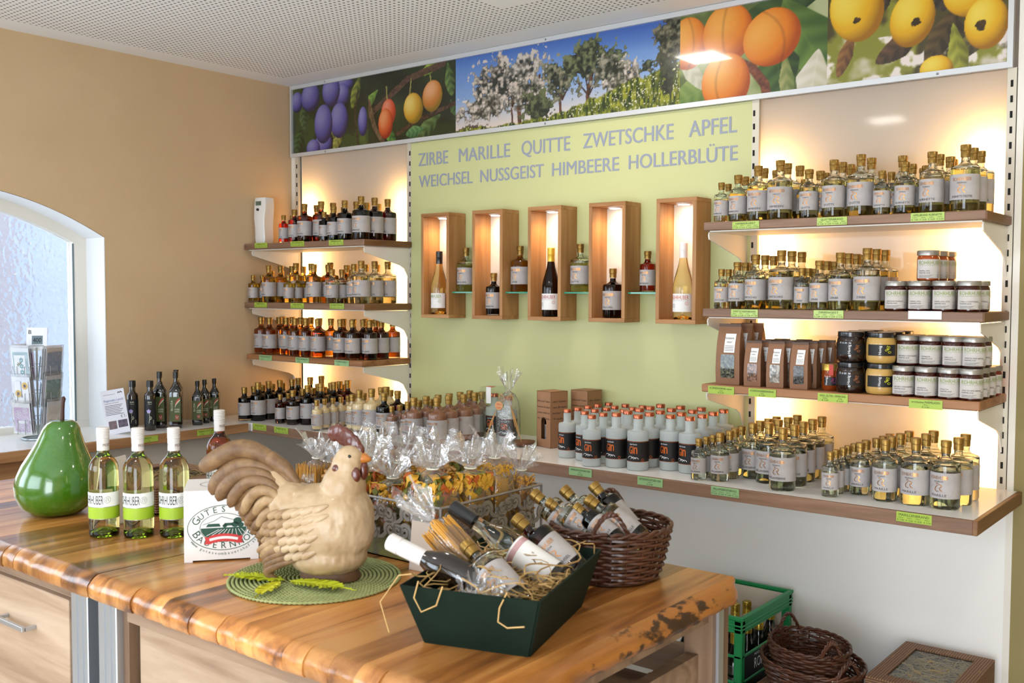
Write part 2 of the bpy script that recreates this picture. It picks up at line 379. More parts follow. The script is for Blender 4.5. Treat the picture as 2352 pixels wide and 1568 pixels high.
# plastered white window surround: reveal and its soft edge
rv = MB()
for i in range(NA):
    a_, b_ = ys[i], ys[i+1]
    rv.add([(.002, a_, arch(a_)-.002), (.002, b_, arch(b_)-.002), (-TH, b_, arch(b_)-.004), (-TH, a_, arch(a_)-.004)], [(0, 1, 2, 3)])
rv.box(-TH, Y1W-.004, SILL, .002, Y1W, arch(Y1W)); rv.box(-TH, Y0W, SILL, .002, Y0W+.004, arch(Y0W))
struct('trim_1', rv, 'reveal_white', 40)
win = tag(ob('window_1', None), kind='structure')
fr = MB(); FX0, FX1, FW = -.215, -.16, .058
def inset(y, d): return arch(y) - d
for i in range(NA):
    a_, b_ = ys[i], ys[i+1]
    for x in (FX0, FX1): fr.add([(x, a_, arch(a_)), (x, b_, arch(b_)), (x, b_, arch(b_)-FW), (x, a_, arch(a_)-FW)], [(0, 1, 2, 3)])
    fr.add([(FX0, a_, arch(a_)-FW), (FX0, b_, arch(b_)-FW), (FX1, b_, arch(b_)-FW), (FX1, a_, arch(a_)-FW)], [(0, 1, 2, 3)])
fr.box(FX0, Y1W-FW-.012, SILL, FX1+.002, Y1W-.004, arch(Y1W)-.004); fr.box(FX0, Y0W+.004, SILL, FX1+.002, Y0W+FW, arch(Y0W)-.004); fr.box(FX0, Y0W, SILL, FX1+.004, Y1W, SILL+.03)
fr.build('window_frame', 'white_metal', win)
gs = MB(); GX = -.19
for x, rev in ((GX, False), (GX-.006, True)):
    for i in range(NA):
        a_, b_ = ys[i], ys[i+1]; q = (0, 1, 2, 3)
        gs.add([(x, a_, SILL+.03), (x, b_, SILL+.03), (x, b_, arch(b_)-FW+.005), (x, a_, arch(a_)-FW+.005)], [q[::-1] if rev else q])
gs.build('pane', 'obscure_glass', win)
sl = MB().box(FX1+.001, Y1W-FW-.016, SILL+.03, FX1+.004, Y1W-FW-.008, arch(Y1W-FW)-FW)
P('seal_grey', '6d7f86', .6); sl.build('seal', 'seal_grey', win)
# outdoors: yard, blue-grey neighbour house with a door, hedge
P('yard', 'd4d8de', .9, c2='c6cbd4', nscale=4); P('house_blue', '98a2b0', .9, c2='8c97a8', nscale=2); P('door_brown', '8c8a94', .7); P('hedge', '6d7a4a', .9, c2='56633a', nscale=14)
struct('ground_outside', MB().box(-14, -14, -.25, -.32, 8, -.2), 'yard')
hs_ = thing('neighbour_house', 'blue grey house wall with brown door blurred behind the textured window glass', 'building', (-2.6, -.1, -.2))
MB().box(-.1, -.9, 0, .05, 2.5, 3.6).build('wall', 'house_blue', hs_); MB().box(.05, -.55, 0, .1, -.25, 2.9).build('door', 'door_brown', hs_)
MB().box(-.2, -1.0, 3.6, .2, 2.6, 3.75).build('roof', 'door_brown', hs_)
# ------------------------------------------------------------------ ceiling lamps
for i, (lx, ly) in enumerate(LAMPS):
    wh = ['above the fruit pictures', 'above the plank table', 'above the end of the display wall', 'near the photographer'][i]
    t = thing('ceiling_lamp', 'square recessed ceiling lamp ' + wh, 'lamp', (lx, ly, ZC), 0, 'square ceiling lamps')
    f = MB()
    for x0, y0, x1, y1 in ((-.125, -.125, .125, -.105), (-.125, .105, .125, .125), (-.125, -.105, -.105, .105), (.105, -.105, .125, .105)): f.box(x0, y0, -.012, x1, y1, 0)
    f.build('frame', 'white_metal', t); MB().box(-.105, -.105, -.006, .105, .105, -.001).build('diffuser', 'lamp_diffuser', t)
    l = area('lamp_light', (lx, ly, ZC-.02), (0, 0, 0), .2, .2, 4.6, NEUT); l.parent = t; l.location = (0, 0, -.02)
# ------------------------------------------------------------------ display wall: posts, opal sheets, green panel, frieze
XU = [(.005, .91), (2.725, 3.635)]
for i, (x0, x1) in enumerate(XU):
    nm = 'the corner unit' if i == 0 else 'the end unit'
    t = thing('backlit_panel', 'white backlit sheet behind ' + ('bottles of the corner shelves' if i == 0 else 'the shelves beside the jam jars'), 'panel', (0, 0, 0), 0, 'backlit white sheets')
    px0 = .07 if i == 0 else 2.745; px1 = .893 if i == 0 else 3.612
    MB().add([(px0, .012, .90), (px1, .012, .90), (px1, .012, 2.285), (px0, .012, 2.285)], [(0, 1, 2, 3)]).build('opal_sheet', 'opal_sheet', t)
    MB().box(px0, .125, .86, px1, .129, 2.3).build('reflector', 'white_metal', t)
    MB().box(px0-.004, .012, .88, px0, .128, 2.3).build('side_wall', 'white_metal', t); MB().box(px1, .012, .88, px1+.004, .128, 2.3).build('side_wall', 'white_metal', t)
    for k, (tx, pw) in enumerate(((px0+.06, 19.0 if i == 0 else 11.0), (px1-.055, 10.0 if i == 0 else 17.0))):
        tb = MB().lathe([(0, -.60), (.008, -.6), (.008, .6), (0, .6)], 10).build('light_tube', 'white_metal', t); tb.location = (tx, .105, 1.46)
        l = area('tube_light', (0, 0, 0), (math.radians(-90), 0, 0), .03, 1.15, pw*(1.25 if i else 1.0), WARM); l.parent = t; l.location = (tx, .088, 1.47)
# slotted posts
SLOT = MB().box(-.004, -.0008, -.011, .004, .001, .011).mesh('slot', 'slot_dark')
for i, x in enumerate((.045, .9, 2.735, 3.628)):
    t = thing('slotted_post', ['cream slotted steel post in the room corner beside the backlit sheet', 'slotted steel post between corner shelves and green panel', 'slotted steel post between green panel and end shelves', 'slotted steel post at the far end of the display wall'][i], 'post', (x, 0, 0), 0, 'slotted shelf posts')
    MB().box(-.014, -.004, .905, .014, .012, 2.285).build('rail', 'rail_metal', t)
    for k in range(27):
        s = ob('slot', SLOT, t, (0 if i not in (1, 2) else (.006 if i == 1 else -.006), -.0042, .935+.05*k))
for nm, x0, x1 in (('trim_2', 0.0, .03), ('trim_3', 3.645, 3.666)):
    struct(nm, MB().box(x0, -.003, 0, x1, .13, ZC if nm == 'trim_2' else ZC), 'white_metal')
struct('wall_panel', MB().box(.03, -.002, 0, 3.645, .1, .862), 'white_panel')
gp = thing('green_panel', 'lime green wall panel lettered with two lines of fruit names', 'panel')
MB().box(.912, -.003, .90, 2.722, .012, 2.283).build('board', 'green_panel', gp)
for wd, x0, x1, z0, h in (('ZIRBE', .963, 1.158, 2.167, .066), ('MARILLE', 1.228, 1.537, 2.167, .066), ('QUITTE', 1.605, 1.871, 2.168, .066), ('ZWETSCHKE', 1.94, 2.379, 2.170, .066), ('APFEL', 2.45, 2.657, 2.171, .066),
        ('WEICHSEL', .966, 1.312, 2.063, .061), ('NUSSGEIST', 1.361, 1.728, 2.063, .061), ('HIMBEERE', 1.776, 2.122, 2.063, .061), ('HOLLERBLÜTE', 2.171, 2.661, 2.064, .061)):
    tb = MB(); text2d(tb, wd, x0, z0, h, x1-x0, 'l', fn=lambda a, b: (a, -.0045, b), res=4); text2d(tb, wd, x0+.0025, z0, h, x1-x0, 'l', fn=lambda a, b: (a, -.0042, b), res=4); tb.build('lettering', 'letter_grey', gp)

# ------------------------------------------------------------------ frieze of five printed pictures
def vnoise(x, y, seed=0):
    xi = np.floor(x).astype(int); yi = np.floor(y).astype(int); fx = x-xi; fy = y-yi
    def h(a, b): 
        n = np.sin(a*127.1 + b*311.7 + seed*74.7)*43758.5453; return n-np.floor(n)
    sx = fx*fx*(3-2*fx); sy = fy*fy*(3-2*fy)
    return (h(xi, yi)*(1-sx)+h(xi+1, yi)*sx)*(1-sy) + (h(xi, yi+1)*(1-sx)+h(xi+1, yi+1)*sx)*sy
def fbm(x, y, seed=0, o=4): return sum(vnoise(x*2**k, y*2**k, seed+k)*.5**(k+1) for k in range(o))/(1-.5**o)
def hexc(c): return np.array([int(c[i:i+2], 16)/255 for i in (0, 2, 4)])
class Pic:
    """paints a printed picture on a grid of points; u, v in picture heights, v up"""
    def __init__(s, wdt, hgt, step=.0032):
        s.nx = int(wdt/step)+1; s.ny = int(hgt/step)+1; s.w = wdt; s.h = hgt
        u = np.linspace(0, wdt/hgt, s.nx); v = np.linspace(0, 1, s.ny); s.u, s.v = np.meshgrid(u, v); s.c = np.zeros(s.u.shape+(3,))
    def mix(s, mask, col):
        col = np.asarray(col)
        if col.ndim == 1: col = col[None, None, :]
        mask = np.clip(mask, 0, 1)[..., None]; s.c = s.c*(1-mask) + col*mask
    def noisebg(s, cols, f, seed):
        n = fbm(s.u*f, s.v*f, seed); n = (n-n.min())/(n.max()-n.min()); k = len(cols)-1; s.c[:] = hexc(cols[0])
        for i in range(k): s.mix((n-(i+.35)/k)*k*2.2, hexc(cols[i+1]))
    def fruit(s, cx, cy, rx, ry, dark, mid, light, rot=0, lx=-.35, ly=.45, crease=None, soft=.02):
        a = math.radians(rot); dx = s.u-cx; dy = s.v-cy; x = (dx*math.cos(a)+dy*math.sin(a))/rx; y = (-dx*math.sin(a)+dy*math.cos(a))/ry
        r2 = x*x+y*y; z = np.sqrt(np.clip(1-r2, 0, 1)); L = np.clip(x*lx+y*ly+z*.8, 0, 1); L = L + .08*(fbm(s.u*14, s.v*14, 3)-.5)
        col = hexc(dark)[None, None]*(1-np.clip(L*2, 0, 1))[..., None] + hexc(mid)[None, None]*np.clip(L*2, 0, 1)[..., None]
        k = np.clip((L-.55)*2.2, 0, 1)[..., None]; col = col*(1-k)+hexc(light)[None, None]*k
        if crease: 
            cr = np.exp(-((x-crease*(1-y*y))/.05)**2)*(.16); col = col*(1-cr[..., None])
        s.mix((1-np.sqrt(r2))/soft, col)
    def leaf(s, cx, cy, L, W, rot, dark, light, soft=.03):
        a = math.radians(rot); dx = s.u-cx; dy = s.v-cy; x = (dx*math.cos(a)+dy*math.sin(a))/L; y = (-dx*math.sin(a)+dy*math.cos(a))/W
        e = 1-np.abs(x); wd = np.clip(e, 0, 1)**.6*np.clip(1-.3*x, 0, 2); m = (wd-np.abs(y))/soft
        k = np.clip(.5+.5*y+.25*np.sin(x*14+np.abs(y)*5), 0, 1)[..., None]; col = hexc(dark)*(1-k)+hexc(light)*k
        vein = np.exp(-(y/.05)**2)[..., None]*.4; col = col*(1-vein)+hexc(light)*vein
        s.mix(np.where(np.abs(x) < 1, m, 0), col)
    def line(s, pts, wdt, c0, c1='000000'):
        for (x0, y0), (x1, y1) in zip(pts, pts[1:]):
            dx, dy = x1-x0, y1-y0; L2 = dx*dx+dy*dy; t = np.clip(((s.u-x0)*dx+(s.v-y0)*dy)/L2, 0, 1)
            d = np.hypot(s.u-x0-t*dx, s.v-y0-t*dy); k = fbm(s.u*30, s.v*30, 9)[..., None]
            s.mix((wdt-d)/(.25*wdt), hexc(c0)*k+hexc(c1)*(1-k))
    def crown(s, cx, cy, rx, ry, dark, light, seed, f=22):
        x = (s.u-cx)/rx; y = (s.v-cy)/ry; r = np.hypot(x, y); n = fbm(s.u*f, s.v*f, seed, 4); big = fbm(s.u*f*.22, s.v*f*.22, seed+5, 2)
        m = (1.15-r + (big-.5)*1.3 + (n-.5)*1.5 - .25)/.06; k = np.clip((n-.35)*2.6 + (y)*.25, 0, 1)[..., None]
        s.mix(m, hexc(dark)*(1-k)+hexc(light)*k)
    def build(s, name, x0, z0, y, parent):
        xs = np.linspace(0, s.w, s.nx); zs = np.linspace(0, s.h, s.ny); X, Z = np.meshgrid(xs, zs)
        co = np.stack([X+x0, np.full_like(X, y), Z+z0], -1).reshape(-1, 3); idx = np.arange(s.nx*s.ny).reshape(s.ny, s.nx)
        f = np.stack([idx[:-1, :-1], idx[:-1, 1:], idx[1:, 1:], idx[1:, :-1]], -1).reshape(-1, 4)
        me = bpy.data.meshes.new(name); me.vertices.add(len(co)); me.vertices.foreach_set('co', co.astype(np.float32).ravel())
        me.loops.add(f.size); me.loops.foreach_set('vertex_index', f.astype(np.int32).ravel()); me.polygons.add(len(f)); me.polygons.foreach_set('loop_start', np.arange(0, f.size, 4, dtype=np.int32))
        me.update(calc_edges=True)
        c = np.clip(s.c*.9, 0, 1).reshape(-1, 3); c = np.where(c <= .04045, c/12.92, ((c+.055)/1.055)**2.4)
        at = me.color_attributes.new('print', 'FLOAT_COLOR', 'POINT'); at.data.foreach_set('color', np.concatenate([c, np.ones((len(c), 1))], 1).astype(np.float32).ravel())
        me.materials.append(MATS['print']); return ob(name, me, parent)
m, nt, b = new_mat('print'); va = nd(nt, 'ShaderNodeVertexColor', layer_name='print'); nt.links.new(va.outputs[0], b.inputs['Base Color'])
b.inputs['Roughness'].default_value = .22; b.inputs['Coat Weight'].default_value = .6; b.inputs['Coat Roughness'].default_value = .04
PZ0, PH = 2.303, .345
FRX = [.024, .617, 1.213, 2.41, 3.012, 3.615]
fz = thing('picture_frieze', 'long framed frieze of five fruit and orchard photographs under the ceiling', 'picture')
f = MB(); f.box(.012, -.022, 2.648, 3.632, -.004, 2.668); f.box(.012, -.022, 2.284, 3.632, -.004, 2.303); f.box(.012, -.022, 2.303, .024, -.004, 2.648); f.box(3.615, -.022, 2.303, 3.632, -.004, 2.648)
f.build('frame', 'alu_frame', fz)
MB().box(.014, -.009, 2.29, 3.63, .012, 2.66).build('backing', 'white_metal', fz)
SCR = MB().lathe([(0, -.004), (.005, -.004), (.005, 0), (0, 0)], 8, mat=Matrix.Rotation(PI/2, 4, 'X')).mesh('screw', 'alu')
for x in (.3, 1.75, 3.4): ob('screw', SCR, fz, (x, -.022, 2.293)); ob('screw', SCR, fz, (x, -.022, 2.658))
# 1 blue plums
p = Pic(FRX[1]-FRX[0], PH); p.noisebg(['141a10', '26331c', '3c4d24', '5d6b2c'], 2.2, 1)
for a in ((.15, .2, .2, .13, 70, '1e2c18', '4f6a38'), (.25, .55, .2, .1, 100, '2a3a22', '62784a'), (1.05, .15, .2, .1, 60, '6b6a2c', 'b8b258'), (.95, .35, .2, .08, 95, '3a4426', '7a7a3c'), (1.45, .8, .25, .1, 70, '3b4a1e', '9aa03c')): p.leaf(*a)
PL = ('2a2450', '5a55a0', '8f8cc4')
for a in ((.1, .8, .14, .16), (.42, .84, .22, .22), (1.2, .95, .2, .1), (1.15, .8, .16, .17), (.9, .88, .2, .24), (.72, .1, .2, .16), (.48, .05, .16, .14), (1.6, .35, .1, .22), (1.08, .42, .2, .27), (.72, .4, .21, .3)): p.fruit(*a, *PL)
p.line([(1.5, .0), (1.42, .5), (1.5, .8)], .02, '6b5138', '2a1c10'); p.build('picture', FRX[0], PZ0, -.0095, fz)
# 2 mirabelles on a branch
p = Pic(FRX[2]-FRX[1], PH); p.noisebg(['0e120a', '1a2212', '26351a', '33451f'], 2.5, 4)
for a in ((1.2, .12, .3, .13, 35, '24381a', '6a8448'), (.95, .1, .18, .09, 10, '2f5a34', '6c9a5c'), (1.62, .75, .24, .1, 100, '2a4020', '6f8a48'), (.45, .1, .24, .09, 120, '2a5020', '6aa040'), (.05, .65, .2, .08, 40, '4a6a28', '8fb04a'), (1.25, .95, .2, .08, 20, '6a9a30', 'b8d050'), (1.7, .35, .14, .08, 120, '1e301a', '4a6a34')): p.leaf(*a)
p.line([(0, .42), (.35, .6), (.8, .85), (1.5, .98)], .055, '7a5a44', '33221a'); p.line([(.0, .62), (.12, .25), (.3, .02)], .05, '9a7a54', '3a2a1c'); p.line([(.6, .1), (1.0, .25), (1.75, .42)], .035, '6a4a34', '2a1a12')
for a, b_ in (((.85, .62), (.88, .85)), ((1.28, .65), (1.25, .85)), ((.4, .5), (.38, .8))): p.line([a, b_], .012, 'b8b060', '8a8040')
p.fruit(.42, .42, .15, .2, 'a03018', 'd8502a', 'f09070'); p.fruit(.36, .27, .15, .22, '982a10', 'd85a24', 'f4a06a'); p.fruit(.92, .43, .19, .22, '8a6a10', 'd09a28', 'f0d470', 10); p.fruit(1.29, .56, .19, .22, '8a6a18', 'c87a30', 'f0b080', -10)
p.build('picture', FRX[1], PZ0, -.0095, fz)
# 3 blossoming orchard on a hillside
p = Pic(FRX[3]-FRX[2], PH); g = p.v[..., None]; p.c[:] = hexc('f4dcc8')*(1-np.clip(g*2.2, 0, 1))+hexc('8fb0e0')*np.clip(g*2.2, 0, 1); p.mix((p.v-.4)*1.4, hexc('4a78c8')); p.mix((p.v-.8)*2+.12*(p.u-1), hexc('3056b0'))
p.crown(.2, .0, .45, .1, '3a2a28', '8a7a70', 31, 16)
for tx, w_ in ((1.0, .016), (1.12, .035), (1.38, .02), (1.78, .022), (2.2, .03), (2.62, .02)): p.line([(tx, .0), (tx-.02, .25), (tx+.06, .6)], w_, '8a5a3c', '3a2018')
for tx in (1.0, 1.15, 1.8, 2.2):
    for dx, dy in ((-.3, .45), (.25, .5), (-.12, .6), (.14, .62)): p.line([(tx, .25), (tx+dx*.6, dy)], .012, '5a3a28', '2a1810')
for a in ((.75, .6, .42, .3, '2a2c28', 'e0d0c0', 2), (.45, .3, .42, .18, '3a382e', 'e8d8c8', 3), (1.25, .66, .35, .3, '2e302a', 'd8ccc0', 5), (1.15, .38, .35, .2, '2a2e24', 'dccabc', 6), (1.4, .2, .25, .2, '20281a', '6a7048', 7), (1.75, .5, .3, .25, '20281c', '9a9478', 8), (2.2, .68, .38, .3, '1c2418', '7a8058', 10), (2.62, .38, .26, .25, '3a382c', 'e0d2c4', 12), (2.45, .5, .3, .2, '262a1e', 'a8a08c', 13), (3.05, .5, .1, .14, '20281c', '6a7050', 15)): p.crown(*a)
hill = .04+np.clip((p.u-1.5), 0, 4)*.24 + (fbm(p.u*9, p.v*3, 21)-.5)*.12; gn = fbm(p.u*40, p.v*11, 22); gn2 = fbm(p.u*60, p.v*60, 25)
gk = np.clip((gn-.3)*2.4, 0, 1)[..., None]; p.mix((hill-p.v)/.02, hexc('2c3c10')*(1-gk)+hexc('a8a830')*gk); p.mix(np.where((hill-p.v > .02) & (gn2 > .70), 1, 0), hexc('e8e0c0')); p.mix(np.where((hill-p.v > .0) & (gn2 < .26), .8, 0), hexc('1a240c'))
p.crown(3.4, .82, .3, .45, '181c10', '8a8468', 17); p.crown(3.3, .45, .12, .25, '181c14', '4a4a30', 18)
p.build('picture', FRX[2], PZ0, -.0095, fz)
# 4 apricots
p = Pic(FRX[4]-FRX[3], PH); p.noisebg(['3a4a24', '5a6a34', '8a9a5c', 'b8bc8c'], 1.2, 41)
for a in ((1.15, .85, .6, .2, 15, '1e3a1c', '3c5a2c'), (1.5, .55, .5, .3, 120, '3a5a24', '6c8a3c'), (1.2, .3, .35, .25, 100, '243c1a', '4c6e30'), (.2, .1, .3, .2, 20, '5a7a34', '8aa050'), (1.6, .1, .3, .2, 80, 'c8c0a0', 'e8e0d0'), (1.3, .12, .3, .09, 95, '6a7a40', 'a8a868'), (.15, .35, .3, .1, 130, 'a8a88c', 'd8d4bc')): p.leaf(*a)
p.line([(.6, .45), (.9, .3), (1.05, .1), (1.08, -.05)], .06, 'a05a3c', '4a2418')
AP = ('b04a08', 'ea8420', 'f8b050'); p.fruit(.1, .68, .25, .3, *AP, crease=.3); p.fruit(.6, .72, .31, .33, *AP, crease=-.2); p.fruit(1.12, .6, .34, .31, *AP, 20, crease=.4); p.fruit(.58, .18, .3, .33, *AP, crease=-.4)
p.build('picture', FRX[3], PZ0, -.0095, fz)
# 5 quinces
p = Pic(FRX[5]-FRX[4], PH); p.noisebg(['241c10', '4a4220', '8a8a30', 'd8ccb8'], 2.6, 52)
n5 = fbm(p.u*7, p.v*7, 55); p.mix(np.where(p.v < .42, (n5-.58)*9, 0), hexc('f4e6dc'))
for a in ((.55, .78, .3, .1, 60, '2a2018', '5a4630'), (.75, .3, .28, .12, 30, '32261a', '6a4a30'), (1.05, .9, .35, .14, 110, '1e1a18', '4a4238'), (1.15, .35, .3, .13, 60, '2e2416', '64502c'), (.2, .3, .25, .08, 70, '5a3a20', '9a6a38'), (1.45, .25, .3, .1, 40, '3c3420', '7a7038'), (1.3, .15, .3, .1, 100, '6a6a20', 'b0b040')): p.leaf(*a)
Q = ('a06a04', 'e8b010', 'f8dc58'); p.fruit(.3, .74, .28, .34, *Q, 15); p.fruit(.86, .55, .22, .28, *Q, -10); p.fruit(1.25, .95, .3, .2, *Q); p.fruit(1.42, .75, .28, .27, *Q, 20); p.fruit(1.55, .4, .2, .25, *Q); p.fruit(1.1, .02, .16, .14, *Q)
for x, y in ((.3, .62), (.9, .52), (1.5, .38)): p.crown(x, y, .045, .04, '2a1c08', '4a3414', 60)
p.build('picture', FRX[4], PZ0, -.0095, fz)

# ------------------------------------------------------------------ shelves, worktops, brackets, price tags
P('tag_green', 'a4bd48', .35, coat=.3); P('tag_teal', '98be86', .35, coat=.3); P('ink', '23211f', .7); P('holder', 'd9d9d9', .3)
def bracket(parent, x, z, depth=.31, thick=.005):
    pts = [(0, z-.002), (-depth, z-.002), (-depth-.005, z-.012), (-depth, z-.028), (-.075, z-.085), (-.045, z-.10), (-.022, z-.135), (-.006, z-.165), (0, z-.165)]
    return MB().prism(pts, 'x', x-thick/2, x+thick/2).build('bracket', 'white_metal', parent)
SH = {}
def shelf(key, name, label, x0, x1, z, d, th, mfront, rustic=False):
    t = thing(name, label, 'shelf', (0, 0, 0), 0, 'wooden wall shelves')
    MB().box(x0, -d, z-th, x1, -.006, z, c=.003).build('board', mfront, t)
    if not rustic: MB().box(x1-.0005, -d+.004, z-th+.002, x1+.002, -.008, z-.002).build('end_edge', 'shelf_wood_y', t)
    MB().box(x0+.015, -d+.02, z-th-.004, x1-.015, -.006, z-th).build('support_tray', 'white_metal', t)
    bracket(t, (.055 if x0 < 1 else 2.705), z-th-.003); bracket(t, x1-.012, z-th-.003); SH[key] = (t, -d, z, th); return t
shelf('L1', 'wall_shelf', 'top wooden shelf of the corner unit carrying the white air freshener', .004, .917, 1.80, .326, .030, 'shelf_wood')
shelf('L2', 'wall_shelf', 'middle wooden shelf of the corner unit carrying yellow liqueurs', .004, .917, 1.495, .326, .030, 'shelf_wood')
shelf('L3', 'wall_shelf', 'lowest wooden shelf of the corner unit with knotty edge under amber bottles', .03, .91, 1.224, .335, .027, 'rustic_board', True)
shelf('R1', 'wall_shelf', 'top wooden shelf of the end unit full of clear brandy bottles', 2.69, 3.637, 1.805, .326, .030, 'shelf_wood')
shelf('R2', 'wall_shelf', 'middle wooden shelf of the end unit holding clear bottles and jam jars', 2.69, 3.637, 1.495, .326, .030, 'shelf_wood')
shelf('R3', 'wall_shelf', 'lowest wooden shelf of the end unit holding seed bags honey and jam', 2.70, 3.637, 1.224, .345, .028, 'rustic_board', True)
wt = thing('worktop', 'long white worktop with brown wood edge under the whole display wall', 'worktop')
MB().box(.012, -.545, .865, 3.678, -.004, .905).build('top', 'white_lacquer', wt)
MB().box(.375, -.562, .862, 3.679, -.545, .9045, c=.0015).build('front_edge', 'shelf_wood', wt); MB().box(3.678, -.562, .862, 3.692, -.004, .9045, c=.0015).build('end_edge', 'shelf_wood_y', wt)
lg = thing('window_ledge', 'white ledge with wood front edge along the window wall', 'ledge')
MB().box(-.16, -3.0, .868, .330, -.5455, .905).build('top', 'white_lacquer', lg); MB().box(.330, -3.0, .862, .347, -.5625, .9045, c=.0015).build('front_edge', 'ledge_wood', lg)
MB().box(.26, -1.42, 0, .28, -.02, .862).build('base_panel', 'grey_panel', lg); MB().box(.26, -3.0, 0, .285, -1.42, .862).build('wood_panel', 'ledge_wood', lg)
LAB = {}
def price_tag(cx, y, cz, wdt, hgt, lines, parent=None, mat='tag_green', rz=0.0, label='', group='green price tags', tilt=0.0):
    """green card clipped to a shelf edge; lines = (text, height share, z share)"""
    t = thing('price_tag', label, 'price tag', (cx, y, cz), rz, group)
    MB().box(-wdt/2, -.003, -hgt/2, wdt/2, 0, hgt/2).build('card', mat, t)
    if lines:
        tb = MB(); fn = lambda a, b: (a, -.0035, b)
        text2d(tb, lines[0], 0, hgt*.10, hgt*.26, min(wdt*.86, len(lines[0])*hgt*.24), fn=fn, bold=.01)
        n = len(lines)-1
        for k, s_ in enumerate(lines[1:]):
            xx = -wdt*.5+wdt*(k+.5)/n
            text2d(tb, s_[0], xx, -hgt*.12, hgt*.11, min(wdt*.7/n, hgt*.5), fn=fn); text2d(tb, s_[1], xx, -hgt*.40, hgt*.17, min(wdt*.8/n, hgt*.8), fn=fn)
        tb.build('lettering', 'ink', t)
    if tilt: t.rotation_euler = (tilt, 0, rz)
    return t
def four(a, b, c, d): return [('100ml', a), ('200ml', b), ('350ml', c), ('500ml', d)]

# ------------------------------------------------------------------ bottles
P('cap_gold', '98783c', .36, metal=.75, c2='8f6f36', nscale=30); P('copper', 'b4664a', .25, metal=.9); P('label_grey', 'b4aeac', .6, c2='a29c9a', nscale=26); P('foil_gold', 'c8853c', .28, metal=.85)
P('label_black', '191719', .5, c2='100f10', nscale=30); P('gin_orange', 'e0702a', .35, metal=.3); P('paper_white', 'f0efec', .6, c2='e8e6e2', nscale=12); P('ink_white', 'f2f2f2', .6)
filmmat('thin_glass', 'ffffff', .14, .0, .02, .0, 20); glassmat('clear_glass', 'f6faf4'); 
m, nt, b = new_mat('frosted_glass'); b.inputs['Base Color'].default_value = lin('edf4f2'); b.inputs['Roughness'].default_value = .42; b.inputs['Transmission Weight'].default_value = .55; b.inputs['IOR'].default_value = 1.25
LIQ = {'red': 'd86a48', 'rubin': '98402c', 'amberdk': 'c88a54', 'amber': 'f0ca7c', 'yellow': 'f6e294', 'pale': 'faf3d4', 'clear': 'fdfcf2', 'dark': '26100a', 'darkred': '5c1a1a', 'cask': 'ebbb72', 'caskdk': 'b07e4a', 'straw': 'fbf2d6', 'orange': 'ecae68', 'most': 'f9f6e0', 'honeydark': '2a0e06'}
for k, c in LIQ.items(): tintmat('liquid_'+k, c)
P('liquid_cream', 'e8cf9c', .35); P('liquid_choc', '8c6048', .35)
SZ = {'a': (.026, .1425), 'b': (.0315, .1665), 'c': (.037, .192), 'd': (.0425, .2045), 'm': (.0345, .1905), 'g': (.039, .2025)}
def cyl_map(r, z0, ang=-PI/2): return lambda a, b: (r*math.cos(ang+a/r), r*math.sin(ang+a/r), z0+b)
_BM = {}
def cached(key, fn):
    if key not in _BM: _BM[key] = fn()
    return _BM[key]
def round_profile(r, h, rn, zb, zs, zn):
    """outer outline of a round bottle: radius, height, neck radius, heights of body top, shoulder top and neck top"""
    return [(0, .0035), (r*.55, .003), (r*.84, 0), (r*.95, .0015), (r, .007), (r, zb), (r*.985, zb+.004), (r*.93, zb+.0085), (rn+(r-rn)*.42, zb+(zs-zb)*.62), (rn+.0035, zs-.002), (rn, zs+.004), (rn, zn), (0, zn)]
def inner_profile(r, rn, zb, zs, z0, level, wall=.0028):
    """liquid inside the bottle up to its level"""
    pr = [(0, z0), (r*.8, z0), (r-wall, z0+.004)]
    if level <= zb: pr += [(r-wall, level)]
    else:
        pr += [(r-wall, zb), (r*.9-wall, zb+.007), (rn+(r-rn)*.4-wall, zb+(zs-zb)*.6), (rn-wall*.6, zs+.004)]
        if level > zs+.006: pr += [(rn-wall*.6, level)]
    return pr + [(0, pr[-1][1])]
def std_dims(s):
    r, h = SZ[s]; rc = {'a': .0122, 'b': .0150, 'c': .0155, 'd': .0158}[s]; rn = rc*.78
    zb, zs, zc = h*.635, h*.735, h*.815
    return r, h, rn, rc, zb, zs, zc
def std_glass(s, lev, mat='clear_glass'):
    r, h, rn, rc, zb, zs, zc = std_dims(s); mb = MB(); n = 28
    mb.lathe(round_profile(r, h, rn, zb, zs, zc+.006), n)
    if lev < .8:   # air space above the liquid
        L = h*lev; wl = .0028; pr = [(0, L), (r-wl, L)]
        if L < zb: pr += [(r-wl, zb), (r*.9-wl, zb+.006), (rn+(r-rn)*.4-wl, zb+(zs-zb)*.55), (rn-wl*.6, zs+.003), (rn-wl*.6, zc+.004), (0, zc+.004)]
        else: pr = [(0, zs+.004), (rn-wl*.6, zs+.004), (rn-wl*.6, zc+.004), (0, zc+.004)]
        mb.lathe(pr, n, flip=True)
    return mb.mesh('glass', mat, 35)
def std_liquid(s, lev, mat):
    r, h, rn, rc, zb, zs, zc = std_dims(s); return MB().lathe(inner_profile(r, rn, zb, zs, .009, h*lev, .0032), 24).mesh('liquid', mat, 35)
def std_cap(s, mat='cap_gold'):
    r, h, rn, rc, zb, zs, zc = std_dims(s); zm = zc+(h-zc)*.52
    return MB().lathe([(rn+.0006, zc), (rc*.9, zc), (rc*.92, zm-.002), (rc*.90, zm-.0012), (rc, zm), (rc, h-.002), (rc*.93, h), (0, h)], 20).mesh('cap', mat, 35)
